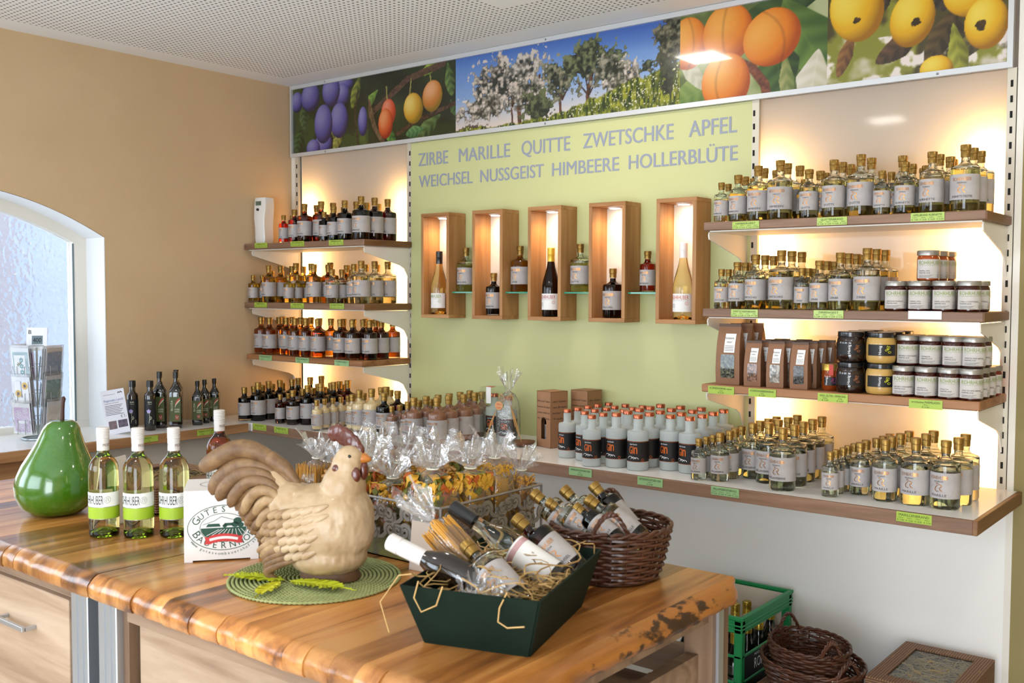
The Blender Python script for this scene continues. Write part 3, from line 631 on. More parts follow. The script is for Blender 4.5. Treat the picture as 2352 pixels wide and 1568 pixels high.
def arc_sheet(r, z0, z1, half, mat, n=30, ang=-PI/2):
    mb = MB(); vs = []
    for i in range(n+1):
        a = ang-half+2*half*i/n; vs += [(r*math.cos(a), r*math.sin(a), z0), (r*math.cos(a), r*math.sin(a), z1)]
    mb.add(vs, [(2*i, 2*i+2, 2*i+3, 2*i+1) for i in range(n)]); return mb.mesh('label', mat, 180)
def monogram(mb, cx, z, s, fn, mi):
    stroke2d(mb, [(cx+s*x, z+s*y) for x, y in [(-.02, .98), (-.28, .86), (-.12, .72), (-.34, .52), (-.44, .3), (-.36, .1), (-.14, .0), (.02, .1)]], [s*q for q in (.03, .06, .07, .09, .11, .1, .06, .03)], fn, mi)
    stroke2d(mb, [(cx+s*x, z+s*y) for x, y in [(-.1, .78), (.12, .84), (.36, .72), (.3, .52), (.06, .42), (.12, .36), (.26, .14), (.48, -.02)]], [s*q for q in (.03, .07, .1, .1, .05, .08, .1, .04)], fn, mi)
    stroke2d(mb, [(cx+s*x, z+s*y) for x, y in [(-.36, .98), (-.14, 1.02), (-.04, .92)]], s*.05, fn, mi)
def std_letters(s, name, sub):
    r, h, *_ = std_dims(s); lz0, lz1 = h*.165, h*.545; H = lz1-lz0; R = r+.0013; fn = cyl_map(R, lz0); mb = MB(); W = r*1.55
    text2d(mb, 'ROHRHUBER', 0, H*.74, H*.15, W*.86, mi=0, fn=fn, bold=-.004)
    text2d(mb, sub, 0, H*.64, H*.055, W*.42, mi=1, fn=fn); monogram(mb, 0, H*.27, H*.33, fn, 0)
    text2d(mb, name, 0, H*.085, H*.095, min(W*.95, len(name)*H*.085), mi=1, fn=fn)
    return mb.mesh('lettering', ['foil_gold', 'ink'])
LEVEL = {'pale': .60, 'clear': .57}
NAMECOL = {'red': 'bright red', 'rubin': 'ruby brown', 'amberdk': 'dark amber', 'amber': 'amber', 'yellow': 'yellow', 'pale': 'pale yellow', 'clear': 'clear', 'dark': 'near-black', 'darkred': 'very dark red', 'cask': 'amber', 'caskdk': 'dark amber', 'cream': 'cream liqueur', 'choc': 'chocolate brown', 'gin': 'frosted'}
SIZEW = {'a': 'tiny', 'b': 'small', 'c': 'medium', 'd': 'large', 'm': 'smaller', 'g': 'larger'}
def std_bottle(x, y, z, s, colr, name, sub, label, group, rz=None):
    lev = LEVEL.get(colr, .80) + (0 if colr not in LEVEL else random.choice((-.03, 0, .03)))
    lev = round(lev, 2)
    t = thing('liquor_bottle', label, 'bottle', (x, y, z), random.uniform(-.2, .2) if rz is None else rz, group)
    gm = 'thin_glass' if colr in ('cream', 'choc') else 'clear_glass'; ob('glass', cached(('g', s, lev, gm), lambda: std_glass(s, lev, gm)), t)
    ob('liquid', cached(('l', s, lev, colr), lambda: std_liquid(s, lev, 'liquid_'+colr)), t)
    ob('cap', cached(('c', s), lambda: std_cap(s)), t); r, h, *_ = std_dims(s)
    lb = ob('label', cached(('lb', s), lambda: arc_sheet(r+.0007, h*.165, h*.545, math.radians(150), 'label_grey')), t)
    ob('lettering', cached(('lt', s, name, sub), lambda: std_letters(s, name, sub)), lb); return t
def gin_body(s):
    r, h = SZ[s]; rn = r*.43; return MB().lathe(round_profile(r, h, rn, h*.665, h*.725, h*.93), 28).mesh('glass', 'frosted_glass', 40)
def gin_cap(s):
    r, h = SZ[s]; rn = r*.43; rc = rn+.0012
    return MB().lathe([(rn, h*.925), (rc, h*.925), (rc, h-.002), (rc*.93, h), (0, h)], 20).mesh('cap', 'copper', 35)
def gin_letters(s):
    r, h = SZ[s]; z0 = h*.163; H = h*.37; R = r+.0013; fn = cyl_map(R, z0); mb = MB(); W = r*1.5
    text2d(mb, 'GI', -W*.24, H*.40, H*.38, W*.30, mi=0, fn=fn); text2d(mb, 'n', W*.06, H*.40, H*.52, W*.20, mi=0, fn=fn); text2d(mb, 'GI', -W*.225, H*.40, H*.38, W*.30, mi=0, fn=cyl_map(R-.0002, z0)); text2d(mb, 'n', W*.075, H*.40, H*.52, W*.20, mi=0, fn=cyl_map(R-.0002, z0)); text2d(mb, 'Apfers Mountain', -W*.1, H*.82, H*.08, W*.5, mi=1, fn=fn)
    for cx, rr in ((-.30, .17), (-.08, .14), (.10, .12)):
        stroke2d(mb, [(W*cx+W*rr*1.3*q[0], H*(.1+.8*rr*q[1]*1.0)) for q in arc(0, 0, 1, 1.2, 20, 165)], H*.022, fn, 1)
    stroke2d(mb, arc(W*.52, H*.1, H*.06, H*.06, 0, 360, 12), H*.015, fn, 0)
    for zz in (.015, .975): stroke2d(mb, [(-W*1.1+W*2.2*i/20, H*zz) for i in range(21)], H*.012, fn, 0)
    return mb.mesh('lettering', ['gin_orange', 'ink_white'])
def gin_bottle(x, y, z, s, label, group, rz=None):
    t = thing('gin_bottle', label, 'bottle', (x, y, z), random.uniform(-.15, .35) if rz is None else rz, group); r, h = SZ[s]
    ob('glass', cached(('gg', s), lambda: gin_body(s)), t); ob('cap', cached(('gc', s), lambda: gin_cap(s)), t)
    lb = ob('label', cached(('gl', s), lambda: arc_sheet(r+.0007, h*.163, h*.533, math.radians(140), 'label_black')), t)
    ob('lettering', cached(('gt', s), lambda: gin_letters(s)), lb); return t
# front-to-back files of bottles: x, y of each bottle, size letter, liquid
FILES = {
 'L1': [[(0.269, -0.275, 'a', 'red'), (0.269, -0.221, 'a', 'red')], [(0.356, -0.276, 'b', 'rubin'), (0.353, -0.210, 'b', 'rubin')], [(0.430, -0.273, 'c', 'amberdk'), (0.420, -0.185, 'c', 'amberdk')], [(0.495, -0.220, 'd', 'amberdk'), (0.480, -0.128, 'd', 'amberdk')], [(0.598, -0.290, 'a', 'dark'), (0.598, -0.236, 'a', 'dark')], [(0.664, -0.287, 'b', 'dark'), (0.665, -0.221, 'b', 'dark')], [(0.735, -0.278, 'c', 'darkred'), (0.734, -0.202, 'c', 'darkred'), (0.727, -0.125, 'c', 'darkred'), (0.727, -0.048, 'c', 'darkred')], [(0.855, -0.283, 'd', 'darkred'), (0.855, -0.195, 'd', 'darkred'), (0.855, -0.107, 'd', 'darkred')]],
 'L2': [[(0.046, -0.300, 'a', 'yellow'), (0.052, -0.246, 'a', 'yellow')], [(0.052, -0.185, 'b', 'yellow'), (0.052, -0.119, 'b', 'yellow')], [(0.150, -0.279, 'c', 'yellow'), (0.150, -0.202, 'c', 'yellow'), (0.150, -0.126, 'c', 'yellow'), (0.150, -0.049, 'c', 'yellow')], [(0.261, -0.190, 'd', 'yellow'), (0.277, -0.102, 'd', 'yellow')], [(0.319, -0.287, 'a', 'yellow'), (0.323, -0.232, 'a', 'yellow'), (0.331, -0.174, 'a', 'yellow')], [(0.523, -0.293, 'c', 'amber'), (0.547, -0.220, 'c', 'amber'), (0.551, -0.101, 'c', 'amber'), (0.523, -0.029, 'c', 'amber')], [(0.492, -0.159, 'd', 'amber')], [(0.643, -0.281, 'b', 'pale'), (0.643, -0.215, 'b', 'pale'), (0.643, -0.149, 'b', 'pale')], [(0.727, -0.211, 'c', 'pale'), (0.727, -0.134, 'c', 'pale'), (0.727, -0.057, 'c', 'pale')], [(0.854, -0.283, 'd', 'pale'), (0.854, -0.195, 'd', 'pale'), (0.854, -0.107, 'd', 'pale')]],
 'R1': [[(2.737, -0.281, 'a', 'pale'), (2.737, -0.226, 'a', 'pale')], [(2.797, -0.271, 'b', 'pale'), (2.793, -0.205, 'b', 'pale'), (2.796, -0.139, 'b', 'pale')], [(2.876, -0.277, 'c', 'pale'), (2.864, -0.201, 'c', 'pale'), (2.875, -0.123, 'c', 'pale')], [(2.959, -0.280, 'd', 'pale'), (2.945, -0.187, 'd', 'pale'), (2.954, -0.099, 'd', 'pale')], [(3.015, -0.204, 'a', 'pale'), (3.006, -0.149, 'a', 'pale')], [(3.061, -0.276, 'b', 'pale'), (3.075, -0.211, 'b', 'pale'), (3.066, -0.144, 'b', 'pale')], [(3.147, -0.276, 'c', 'pale'), (3.147, -0.199, 'c', 'pale'), (3.147, -0.123, 'c', 'pale'), (3.147, -0.046, 'c', 'pale')], [(3.232, -0.260, 'd', 'pale')], [(3.230, -0.154, 'd', 'pale')], [(3.331, -0.145, 'd', 'pale')], [(3.312, -0.291, 'a', 'pale'), (3.325, -0.238, 'a', 'pale'), (3.285, -0.200, 'a', 'pale'), (3.288, -0.088, 'a', 'pale')], [(3.380, -0.277, 'b', 'pale'), (3.382, -0.211, 'b', 'pale'), (3.408, -0.146, 'b', 'pale'), (3.380, -0.080, 'b', 'pale')], [(3.464, -0.279, 'c', 'pale'), (3.464, -0.202, 'c', 'pale'), (3.476, -0.124, 'c', 'pale'), (3.464, -0.048, 'c', 'pale')], [(3.564, -0.285, 'd', 'pale'), (3.564, -0.197, 'd', 'pale'), (3.564, -0.109, 'd', 'pale')]],
 'R2': [[(2.742, -0.281, 'a', 'pale'), (2.743, -0.226, 'a', 'pale'), (2.745, -0.171, 'a', 'pale')], [(2.802, -0.276, 'b', 'pale'), (2.802, -0.210, 'b', 'pale'), (2.802, -0.144, 'b', 'pale')], [(2.873, -0.279, 'c', 'pale'), (2.873, -0.202, 'c', 'pale'), (2.871, -0.125, 'c', 'pale'), (2.868, -0.048, 'c', 'pale')], [(2.971, -0.285, 'd', 'pale'), (2.971, -0.197, 'd', 'pale'), (2.971, -0.109, 'd', 'pale')], [(3.044, -0.281, 'a', 'pale'), (3.044, -0.226, 'a', 'pale'), (3.044, -0.171, 'a', 'pale')], [(3.105, -0.280, 'b', 'pale'), (3.105, -0.214, 'b', 'pale'), (3.107, -0.148, 'b', 'pale')], [(3.176, -0.279, 'c', 'pale'), (3.176, -0.202, 'c', 'pale'), (3.175, -0.125, 'c', 'pale'), (3.171, -0.048, 'c', 'pale')], [(3.268, -0.285, 'd', 'pale'), (3.268, -0.197, 'd', 'pale'), (3.268, -0.109, 'd', 'pale')]],
 'L3': [[(0.057, -0.260, 'c', 'cask')], [(0.145, -0.274, 'c', 'cask')], [(0.129, -0.198, 'c', 'cask')], [(0.057, -0.115, 'c', 'cask')], [(0.231, -0.232, 'c', 'cask')], [(0.140, -0.120, 'c', 'cask')], [(0.355, -0.275, 'c', 'cask')], [(0.264, -0.163, 'c', 'cask')], [(0.444, -0.280, 'c', 'cask')], [(0.350, -0.195, 'c', 'cask')], [(0.247, -0.080, 'c', 'cask')], [(0.535, -0.280, 'c', 'cask')], [(0.447, -0.195, 'c', 'cask')], [(0.542, -0.200, 'c', 'cask')], [(0.701, -0.280, 'c', 'caskdk')], [(0.629, -0.195, 'c', 'caskdk')], [(0.793, -0.285, 'c', 'caskdk')], [(0.708, -0.200, 'c', 'caskdk')], [(0.785, -0.207, 'c', 'caskdk')], [(0.701, -0.115, 'c', 'caskdk')], [(0.863, -0.237, 'c', 'caskdk')], [(0.793, -0.129, 'c', 'caskdk')], [(0.863, -0.160, 'c', 'caskdk')], [(0.863, -0.083, 'c', 'caskdk')]],
 'LW': [[(0.234, -0.502, 'b', 'dark'), (0.225, -0.437, 'b', 'dark'), (0.210, -0.371, 'b', 'dark'), (0.201, -0.302, 'b', 'dark'), (0.204, -0.236, 'b', 'dark')], [(0.295, -0.464, 'c', 'dark'), (0.280, -0.387, 'c', 'dark'), (0.272, -0.310, 'c', 'dark'), (0.275, -0.233, 'c', 'dark'), (0.242, -0.164, 'c', 'dark')], [(0.368, -0.191, 'd', 'dark'), (0.352, -0.102, 'd', 'dark')], [(0.459, -0.457, 'a', 'rubin'), (0.449, -0.400, 'a', 'rubin')], [(0.543, -0.447, 'b', 'rubin'), (0.524, -0.370, 'b', 'rubin'), (0.518, -0.302, 'b', 'rubin'), (0.524, -0.231, 'b', 'rubin'), (0.503, -0.086, 'b', 'rubin')], [(0.597, -0.400, 'c', 'rubin'), (0.586, -0.324, 'c', 'rubin'), (0.594, -0.247, 'c', 'rubin'), (0.562, -0.163, 'c', 'rubin')], [(0.682, -0.389, 'd', 'rubin'), (0.676, -0.301, 'd', 'rubin'), (0.656, -0.193, 'd', 'rubin')], [(0.802, -0.518, 'a', 'cream'), (0.789, -0.460, 'a', 'cream'), (0.785, -0.405, 'a', 'cream'), (0.780, -0.350, 'a', 'cream'), (0.770, -0.296, 'a', 'cream')], [(0.908, -0.393, 'b', 'cream'), (0.910, -0.322, 'b', 'cream'), (0.892, -0.127, 'b', 'cream')], [(0.977, -0.412, 'c', 'cream'), (0.955, -0.251, 'c', 'cream')], [(1.064, -0.417, 'd', 'cream'), (1.049, -0.310, 'd', 'cream')], [(1.153, -0.425, 'c', 'darkred'), (1.136, -0.322, 'c', 'darkred')], [(1.245, -0.468, 'a', 'choc'), (1.239, -0.412, 'a', 'choc')], [(1.327, -0.450, 'b', 'choc'), (1.321, -0.373, 'b', 'choc'), (1.332, -0.308, 'b', 'choc')], [(1.399, -0.487, 'c', 'choc'), (1.399, -0.410, 'c', 'choc'), (1.399, -0.333, 'c', 'choc'), (1.396, -0.256, 'c', 'choc'), (1.392, -0.179, 'c', 'choc'), (1.377, -0.094, 'c', 'choc'), (1.454, -0.097, 'c', 'choc')], [(1.550, -0.504, 'd', 'choc'), (1.538, -0.417, 'd', 'choc'), (1.546, -0.329, 'd', 'choc'), (1.536, -0.242, 'd', 'choc')]],
 'GIN': [[(2.141, -0.391, 'm', 'gin'), (2.140, -0.317, 'm', 'gin'), (2.136, -0.239, 'm', 'gin'), (2.135, -0.167, 'm', 'gin'), (2.137, -0.088, 'm', 'gin')], [(2.232, -0.403, 'm', 'gin'), (2.224, -0.321, 'm', 'gin'), (2.229, -0.245, 'm', 'gin'), (2.222, -0.174, 'm', 'gin'), (2.222, -0.094, 'm', 'gin')], [(2.324, -0.491, 'm', 'gin'), (2.317, -0.402, 'm', 'gin'), (2.314, -0.253, 'm', 'gin'), (2.304, -0.169, 'm', 'gin'), (2.303, -0.092, 'm', 'gin')], [(2.406, -0.450, 'g', 'gin'), (2.403, -0.365, 'g', 'gin'), (2.396, -0.270, 'g', 'gin'), (2.395, -0.188, 'g', 'gin'), (2.388, -0.095, 'g', 'gin')], [(2.501, -0.452, 'g', 'gin'), (2.496, -0.363, 'g', 'gin'), (2.494, -0.280, 'g', 'gin'), (2.491, -0.190, 'g', 'gin'), (2.479, -0.096, 'g', 'gin')], [(2.592, -0.375, 'g', 'gin'), (2.585, -0.281, 'g', 'gin'), (2.579, -0.184, 'g', 'gin'), (2.568, -0.092, 'g', 'gin')], [(2.676, -0.384, 'g', 'gin'), (2.675, -0.287, 'g', 'gin'), (2.672, -0.195, 'g', 'gin'), (2.663, -0.093, 'g', 'gin')]],
 'RWa': [[(2.767, -0.486, 'a', 'clear'), (2.767, -0.431, 'a', 'clear'), (2.764, -0.374, 'a', 'clear')], [(2.835, -0.461, 'b', 'clear'), (2.839, -0.395, 'b', 'clear'), (2.826, -0.326, 'b', 'clear'), (2.819, -0.260, 'b', 'clear')], [(2.897, -0.336, 'c', 'clear'), (2.890, -0.259, 'c', 'clear'), (2.886, -0.182, 'c', 'clear'), (2.882, -0.102, 'c', 'clear')], [(2.977, -0.381, 'd', 'clear'), (2.969, -0.284, 'd', 'clear'), (2.967, -0.196, 'd', 'clear'), (2.964, -0.108, 'd', 'clear')], [(3.068, -0.474, 'd', 'clear'), (3.064, -0.370, 'd', 'clear'), (3.057, -0.279, 'd', 'clear'), (3.055, -0.191, 'd', 'clear'), (3.051, -0.096, 'd', 'clear')]],
 'RWb': [[(3.230, -0.478, 'a', 'clear'), (3.227, -0.423, 'a', 'clear'), (3.231, -0.368, 'a', 'clear'), (3.227, -0.313, 'a', 'clear'), (3.227, -0.258, 'a', 'clear')], [(3.291, -0.380, 'b', 'clear'), (3.287, -0.314, 'b', 'clear'), (3.299, -0.249, 'b', 'clear'), (3.299, -0.183, 'b', 'clear'), (3.299, -0.117, 'b', 'clear')], [(3.387, -0.430, 'c', 'clear'), (3.381, -0.351, 'c', 'clear'), (3.383, -0.270, 'c', 'clear'), (3.386, -0.193, 'c', 'clear')], [(3.478, -0.427, 'd', 'clear'), (3.476, -0.316, 'd', 'clear'), (3.473, -0.227, 'd', 'clear')], [(3.566, -0.428, 'd', 'clear'), (3.578, -0.338, 'd', 'clear'), (3.574, -0.242, 'd', 'clear')]],
}
NAMES = {'L1': [('WEICHSEL', 'LIKÖR')]*4 + [('HIMBEERE', 'LIKÖR')]*4, 'L2': [('ZIRBE', 'LIKÖR')]*7 + [('HOLLERBLÜTE', 'LIKÖR')]*4, 'L3': [('RUBINETTE APFEL', 'EDELBRAND')]*6 + [('ZWETSCHKE', 'EDELBRAND')]*8 + [('RUBINETTE TRESTER', 'EDELBRAND')]*12,
    'R1': [('HIMBEERE', 'GEIST')]*4 + [('QUITTE', 'EDELBRAND')]*6 + [('RUBINETTE', 'EDELBRAND')]*3 + [('RUBINETTE-TRESTER', 'EDELBRAND')], 'R2': [('ZWETSCHKE', 'EDELBRAND')]*4 + [('ZIRBE', 'GEIST')]*4,
    'LW': [('NUSS', 'LIKÖR')]*3 + [('ZIRBE', 'LIKÖR')]*4 + [('MARILLE', 'LIKÖR')]*5 + [('SCHOKOLADE', 'LIKÖR')]*4, 'RWa': [('WILLIAMSBIRNE', 'EDELBRAND')]*5, 'RWb': [('MARILLE', 'EDELBRAND')]*5}
WHERE = {'L1': 'on top corner shelf', 'L2': 'on middle corner shelf', 'L3': 'on lowest corner shelf', 'R1': 'on top end shelf', 'R2': 'on middle end shelf', 'LW': 'on worktop below corner shelves', 'GIN': 'on worktop before green panel', 'RWa': 'on worktop beside the gin', 'RWb': 'at the end of the worktop'}
GRP = {'L1': 'bottles on the top corner shelf', 'L2': 'bottles on the middle corner shelf', 'L3': 'bottles on the lowest corner shelf', 'R1': 'bottles on the top end shelf', 'R2': 'bottles on the middle end shelf', 'LW': 'bottles under the corner shelves', 'GIN': 'gin bottles on the worktop', 'RWa': 'clear bottles beside the gin', 'RWb': 'clear bottles at the worktop end'}
ZSH = {'L1': 1.80, 'L2': 1.495, 'L3': 1.224, 'R1': 1.805, 'R2': 1.495}
for key, files in FILES.items():
    z = ZSH.get(key, .905) + .0003
    for fi, fl in enumerate(files):
        for k, (x, y, s, c) in enumerate(fl):
            if c == 'gin':
                lb = f"{SIZEW[s]} frosted gin bottle, {ordi(k+1)} from front, {ordi(fi+1)} file {WHERE[key]}"
                gin_bottle(x, y, z, s, lb, GRP[key])
            else:
                pos = (f"{ordi(k+1)} from front, {ordi(fi+1)} file" if len(fl) > 1 else f"alone in {ordi(fi+1)} file") if key != 'L3' else f"{ordi(fi+1)} counting from the window side"
                lb = f"{SIZEW[s]} {NAMECOL[c]} bottle, {pos} {WHERE[key]}"
                nm, sub = NAMES[key][min(fi, len(NAMES[key])-1)]; std_bottle(x, y, z, s, c, nm, sub, lb, GRP[key])

# ------------------------------------------------------------------ price tags
def T(key, x, z, lines, wd=.101, hg=.026, mat='tag_green', txt=''):
    y = {'L1': -.3262, 'L2': -.3262, 'L3': -.3352, 'R1': -.3262, 'R2': -.3262, 'R3': -.3452, 'W': -.5622}[key]
    price_tag(x, y, z, wd, hg, lines, mat=mat, label=txt)
G4 = four('€ 7,00', '€ 12,00', '€ 14,00', '€ 17,00')
for i, (k, x, z, nm) in enumerate((('L1', .150, 1.790, 'ZIRBENLIKÖR'), ('L1', .440, 1.790, 'WEICHSELLIKÖR'), ('L1', .727, 1.788, 'HIMBEERLIKÖR'), ('L2', .143, 1.482, 'ZIRBENLIKÖR'), ('L2', .435, 1.481, 'ZIRBENLIKÖR'), ('L2', .730, 1.482, 'HOLLERBLÜTENLIKÖR'))):
    T(k, x, z, [nm]+G4, txt=f"green price tag, {ordi(i % 3+1)} from the window on the {'top' if i < 3 else 'middle'} corner shelf edge")
for i, (x, nm) in enumerate(((.191, 'APFELBRAND RUBINETTE'), (.482, 'ZWETSCHKENBRAND'), (.773, 'TRESTERBRAND RUBINETTE'))):
    T('L3', x, 1.209, [nm, ('350ml', ''.join(['€ 22,00']))] + [('Eichenfass', ' ')], hg=.028, mat='tag_teal', txt=f"pale green price tag, {ordi(i+1)} from the window on the lowest corner shelf edge")
for k, x, z, nm in (('R1', 2.855, 1.789, 'HIMBEERGEIST'), ('R1', 3.163, 1.790, 'QUITTENBRAND'), ('R1', 3.467, 1.791, 'APFELBRAND RUBINETTE'), ('R2', 2.855, 1.481, 'ZWETSCHKENBRAND'), ('R2', 3.157, 1.482, 'ZIRBENGEIST')):
    T(k, x, z, [nm]+G4, txt=f"green price tag reading {nm} on the {'top' if k == 'R1' else 'middle'} end shelf edge")
T('R2', 3.466, 1.484, None, mat='holder', txt='empty white price tag holder below the jam jars')
for x, nm, p_, lw2 in ((2.779, 'KÜRBISKERNE natur', ('300g', '€ 5,50'), 0), (2.935, 'KÜRBISKNABBERKERNE', ('100g', '€ 3,90'), 0), (3.184, 'WALD-, BLÜTEN-, CREMEHONIG', ('500g', '€ 7,50'), 1), (3.480, 'verschiedene MARMELADEN', ('192ml', '€ 3,90'), 0)):
    T('R3', x, 1.206, [nm, (p_[0], p_[1])] + ([('250g', '€ 4,50')] if lw2 else []), hg=.028, txt=f"green price tag reading {nm} on the lowest end shelf edge")
for x, z, nm, q, mt in ((.434, .894, 'NUSSLIKÖR', G4, 'tag_green'), (.598, .893, 'ZIRBENLIKÖR', G4, 'tag_green'), (2.324, .890, 'APFERSMOUNTAIN GIN', [('350ml', '€ 30,00')], 'tag_teal'), (2.620, .890, 'APFERSMOUNTAIN GIN', [('500ml', '€ 41,00')], 'tag_teal'), (2.907, .891, 'WILLIAMSBIRNENBRAND', G4, 'tag_teal'), (3.517, .890, 'MARILLENBRAND', G4, 'tag_green')):
    T('W', x, z, [nm]+q, hg=.029, mat=mt, txt=('green price tag on the worktop edge below the smaller gin bottles' if x == 2.324 else 'green price tag on the worktop edge below the larger gin bottles' if x == 2.62 else f"green price tag reading {nm} on the worktop edge"))
price_tag(.3472, -1.11, .888, .10, .026, ['LEINÖL', ('250ml', '€ 7,00')], rz=PI/2, label='green price tag on the ledge edge below the linseed oil')
price_tag(.3472, -.804, .888, .10, .026, ['KERNÖL AUS KÜRBIS', ('500ml', '€ 14,00'), ('250ml', '€ 9,00')], rz=PI/2, label='green price tag on the ledge edge below the pumpkin seed oil')

# ------------------------------------------------------------------ wooden niche boxes with lamps, glass shelves between
NX = [1.094, 1.414, 1.734, 2.054, 2.375]; NW, ND, NZ0, NZ1, NT = .178, .123, 1.43, 1.9215, .0165
CONT = ['a straw coloured wine bottle with black cap', 'a small near-black liqueur bottle', 'a red wine bottle with yellow cap', 'a gold-capped dark red liqueur bottle', 'a straw coloured wine bottle with white cap']
P('niche_back', 'e9dfd0', .5)
for i, x in enumerate(NX):
    t = thing('niche_box', 'lit pine wall box holding ' + CONT[i], 'wall box', (x, 0, 0), 0, 'pine niche boxes')
    y0 = -.0035
    MB().box(0, -ND, NZ0+NT, NT, y0, NZ1-NT, c=.001).build('side', 'niche_wood', t); MB().box(NW-NT, -ND, NZ0+NT, NW, y0, NZ1-NT, c=.001).build('side', 'niche_wood', t)
    MB().box(0, -ND, NZ1-NT, NW, y0, NZ1, c=.001).build('top', 'niche_wood_x', t); MB().box(0, -ND, NZ0, NW, y0, NZ0+NT, c=.001).build('bottom', 'niche_wood_x', t)
    MB().box(NT, -.010, NZ0+NT, NW-NT, y0, NZ1-NT).build('back', 'niche_back', t)
    ld = MB().lathe([(0, -.006), (.026, -.006), (.030, -.004), (.030, 0), (0, 0)], 20).build('lamp_ring', 'white_metal', t, 40); ld.location = (NW*.5, -.062, NZ1-NT)
    MB().lathe([(0, -.0072), (.022, -.0072), (.022, -.006)], 18).build('lamp_disc', 'led_disc', ld)
    l = bpy.data.lights.new('niche_light', 'SPOT'); l.energy = 3.2; l.color = (1.0, .66, .36); l.spot_size = math.radians(150); l.spot_blend = 1.0; l.shadow_soft_size = .02
    lo = bpy.data.objects.new('niche_light', l); COL.objects.link(lo); lo.parent = t; lo.location = (NW*.5, -.062, NZ1-NT-.012)
m, nt, b = new_mat('glass_shelf'); b.inputs['Base Color'].default_value = lin('c4efe0'); b.inputs['Transmission Weight'].default_value = 1; b.inputs['Roughness'].default_value = .02
P('glass_edge', '2f9a7c', .15, coat=.5)
GXS = [(NX[i]+NW+.001, NX[i+1]-.001) for i in range(4)]
for i, (a, b_) in enumerate(GXS):
    t = thing('glass_shelf', f'small green-edged glass shelf, {ordi(i+1)} from the window between pine boxes', 'shelf', (0, 0, 0), 0, 'glass shelves')
    MB().box(a, -.098, 1.5475, b_, -.0045, 1.5535).build('pane', 'glass_shelf', t); MB().box(a, -.100, 1.5475, b_, -.098, 1.5535).build('polished_edge', 'glass_edge', t)
# wine bottle (slope-shouldered)
P('cap_black', '17181a', .3, coat=.3); P('cap_yellow', 'd8b43c', .3, metal=.3); P('cap_white', 'eceae8', .35); P('print_red', 'b0283c', .6); P('print_olive', '8a9a3c', .6); P('print_orange', 'd0602c', .6); P('print_green', '7d9230', .6)
glassmat('dark_glass', '1c120e')
def wine_prof(r, h): return [(0, .02), (r*.5, .012), (r*.85, 0), (r*.96, .002), (r, .008), (r, h*.40), (r*.97, h*.46), (r*.86, h*.54), (r*.66, h*.63), (r*.48, h*.72), (r*.385, h*.80), (r*.36, h*.88), (r*.36, h*.97), (0, h*.97)]
def wine_bottle(x, y, z, r, h, liq, capm, prt, label, rz=0):
    t = thing('wine_bottle', label, 'bottle', (x, y, z), rz, 'wine bottles in the pine boxes')
    MB().lathe(wine_prof(r, h), 28).build('glass', 'clear_glass', t, 50)
    MB().lathe([(q[0]*.93, max(q[1], .006) if i else .024) for i, q in enumerate(wine_prof(r, h)[:-3])] + [(r*.33, h*.84), (0, h*.84)], 24).build('liquid', 'liquid_'+liq, t, 50)
    cp = [(r*.365, h*.80), (r*.40, h*.80), (r*.40, h*.90), (r*.42, h*.905)] + [q for k in range(4) for q in ((r*.42, h*(.91+.018*k)), (r*.405, h*(.918+.018*k)))] + [(r*.42, h*.99), (r*.38, h), (0, h)]
    MB().lathe(cp, 20).build('cap', capm, t, 30)
    lb = ob('label', arc_sheet(r+.0007, h*.10, h*.335, math.radians(85), 'paper_white'), t); fn = cyl_map(r+.0013, h*.10); tb = MB(); H = h*.235; W = r*2.2
    text2d(tb, 'ROHRHUBER', 0, H*.68, H*.24, W*.9, mi=0, fn=fn, bold=-.006); stroke2d(tb, [(-W*.45+W*.9*i/12, H*.62) for i in range(13)], H*.008, fn, 1)
    stroke2d(tb, arc(W*.36, H*.46, H*.1, H*.1, 0, 360, 14), H*.014, fn, 0); monogram(tb, W*.36, H*.40, H*.12, fn, 0)
    for k in range(4): stroke2d(tb, [(-W*.42+W*.2*i/4, H*(.42-.06*k)) for i in range(5)], H*.014, fn, 1)
    tb.build('lettering', [prt, 'ink'], lb); return t
NB = NZ0+NT+.0003
wine_bottle(1.160, -.066, NB, .0395, .298, 'straw', 'cap_black', 'print_olive', 'straw coloured wine bottle with black cap in the first pine box')
std_bottle(1.500, -.07, NB, 'c', 'dark', 'HIMBEERE', 'LIKÖR', 'dark liqueur bottle with gold cap in the second pine box', 'bottles in the pine boxes', 0)
wine_bottle(1.822, -.07, NB, .0395, .298, 'darkred', 'cap_yellow', 'print_red', 'dark red wine bottle with yellow cap in the middle pine box', .15)
std_bottle(2.140, -.068, NB, 'd', 'darkred', 'WEICHSEL', 'LIKÖR', 'dark red liqueur bottle with gold cap in the fourth pine box', 'bottles in the pine boxes', 0)
wine_bottle(2.468, -.068, NB, .0395, .303, 'straw', 'cap_white', 'print_orange', 'straw coloured wine bottle with white cap in the last pine box', .1)
for x, s, c, nm, sb, lb in ((1.317, 'd', 'pale', 'ZWETSCHKE', 'EDELBRAND', 'pale greenish bottle on the first small glass shelf'), (1.638, 'd', 'amber', 'ZIRBE', 'LIKÖR', 'amber yellow bottle on the second small glass shelf'), (1.964, 'd', 'pale', 'QUITTE', 'EDELBRAND', 'pale brandy bottle on the third small glass shelf'), (2.296, 'b', 'red', 'ERDBEERE', 'LIKÖR', 'small red liqueur bottle on the last small glass shelf')):
    std_bottle(x, -.052, 1.5538, s, c, nm, sb, lb, 'bottles on the glass shelves', 0)

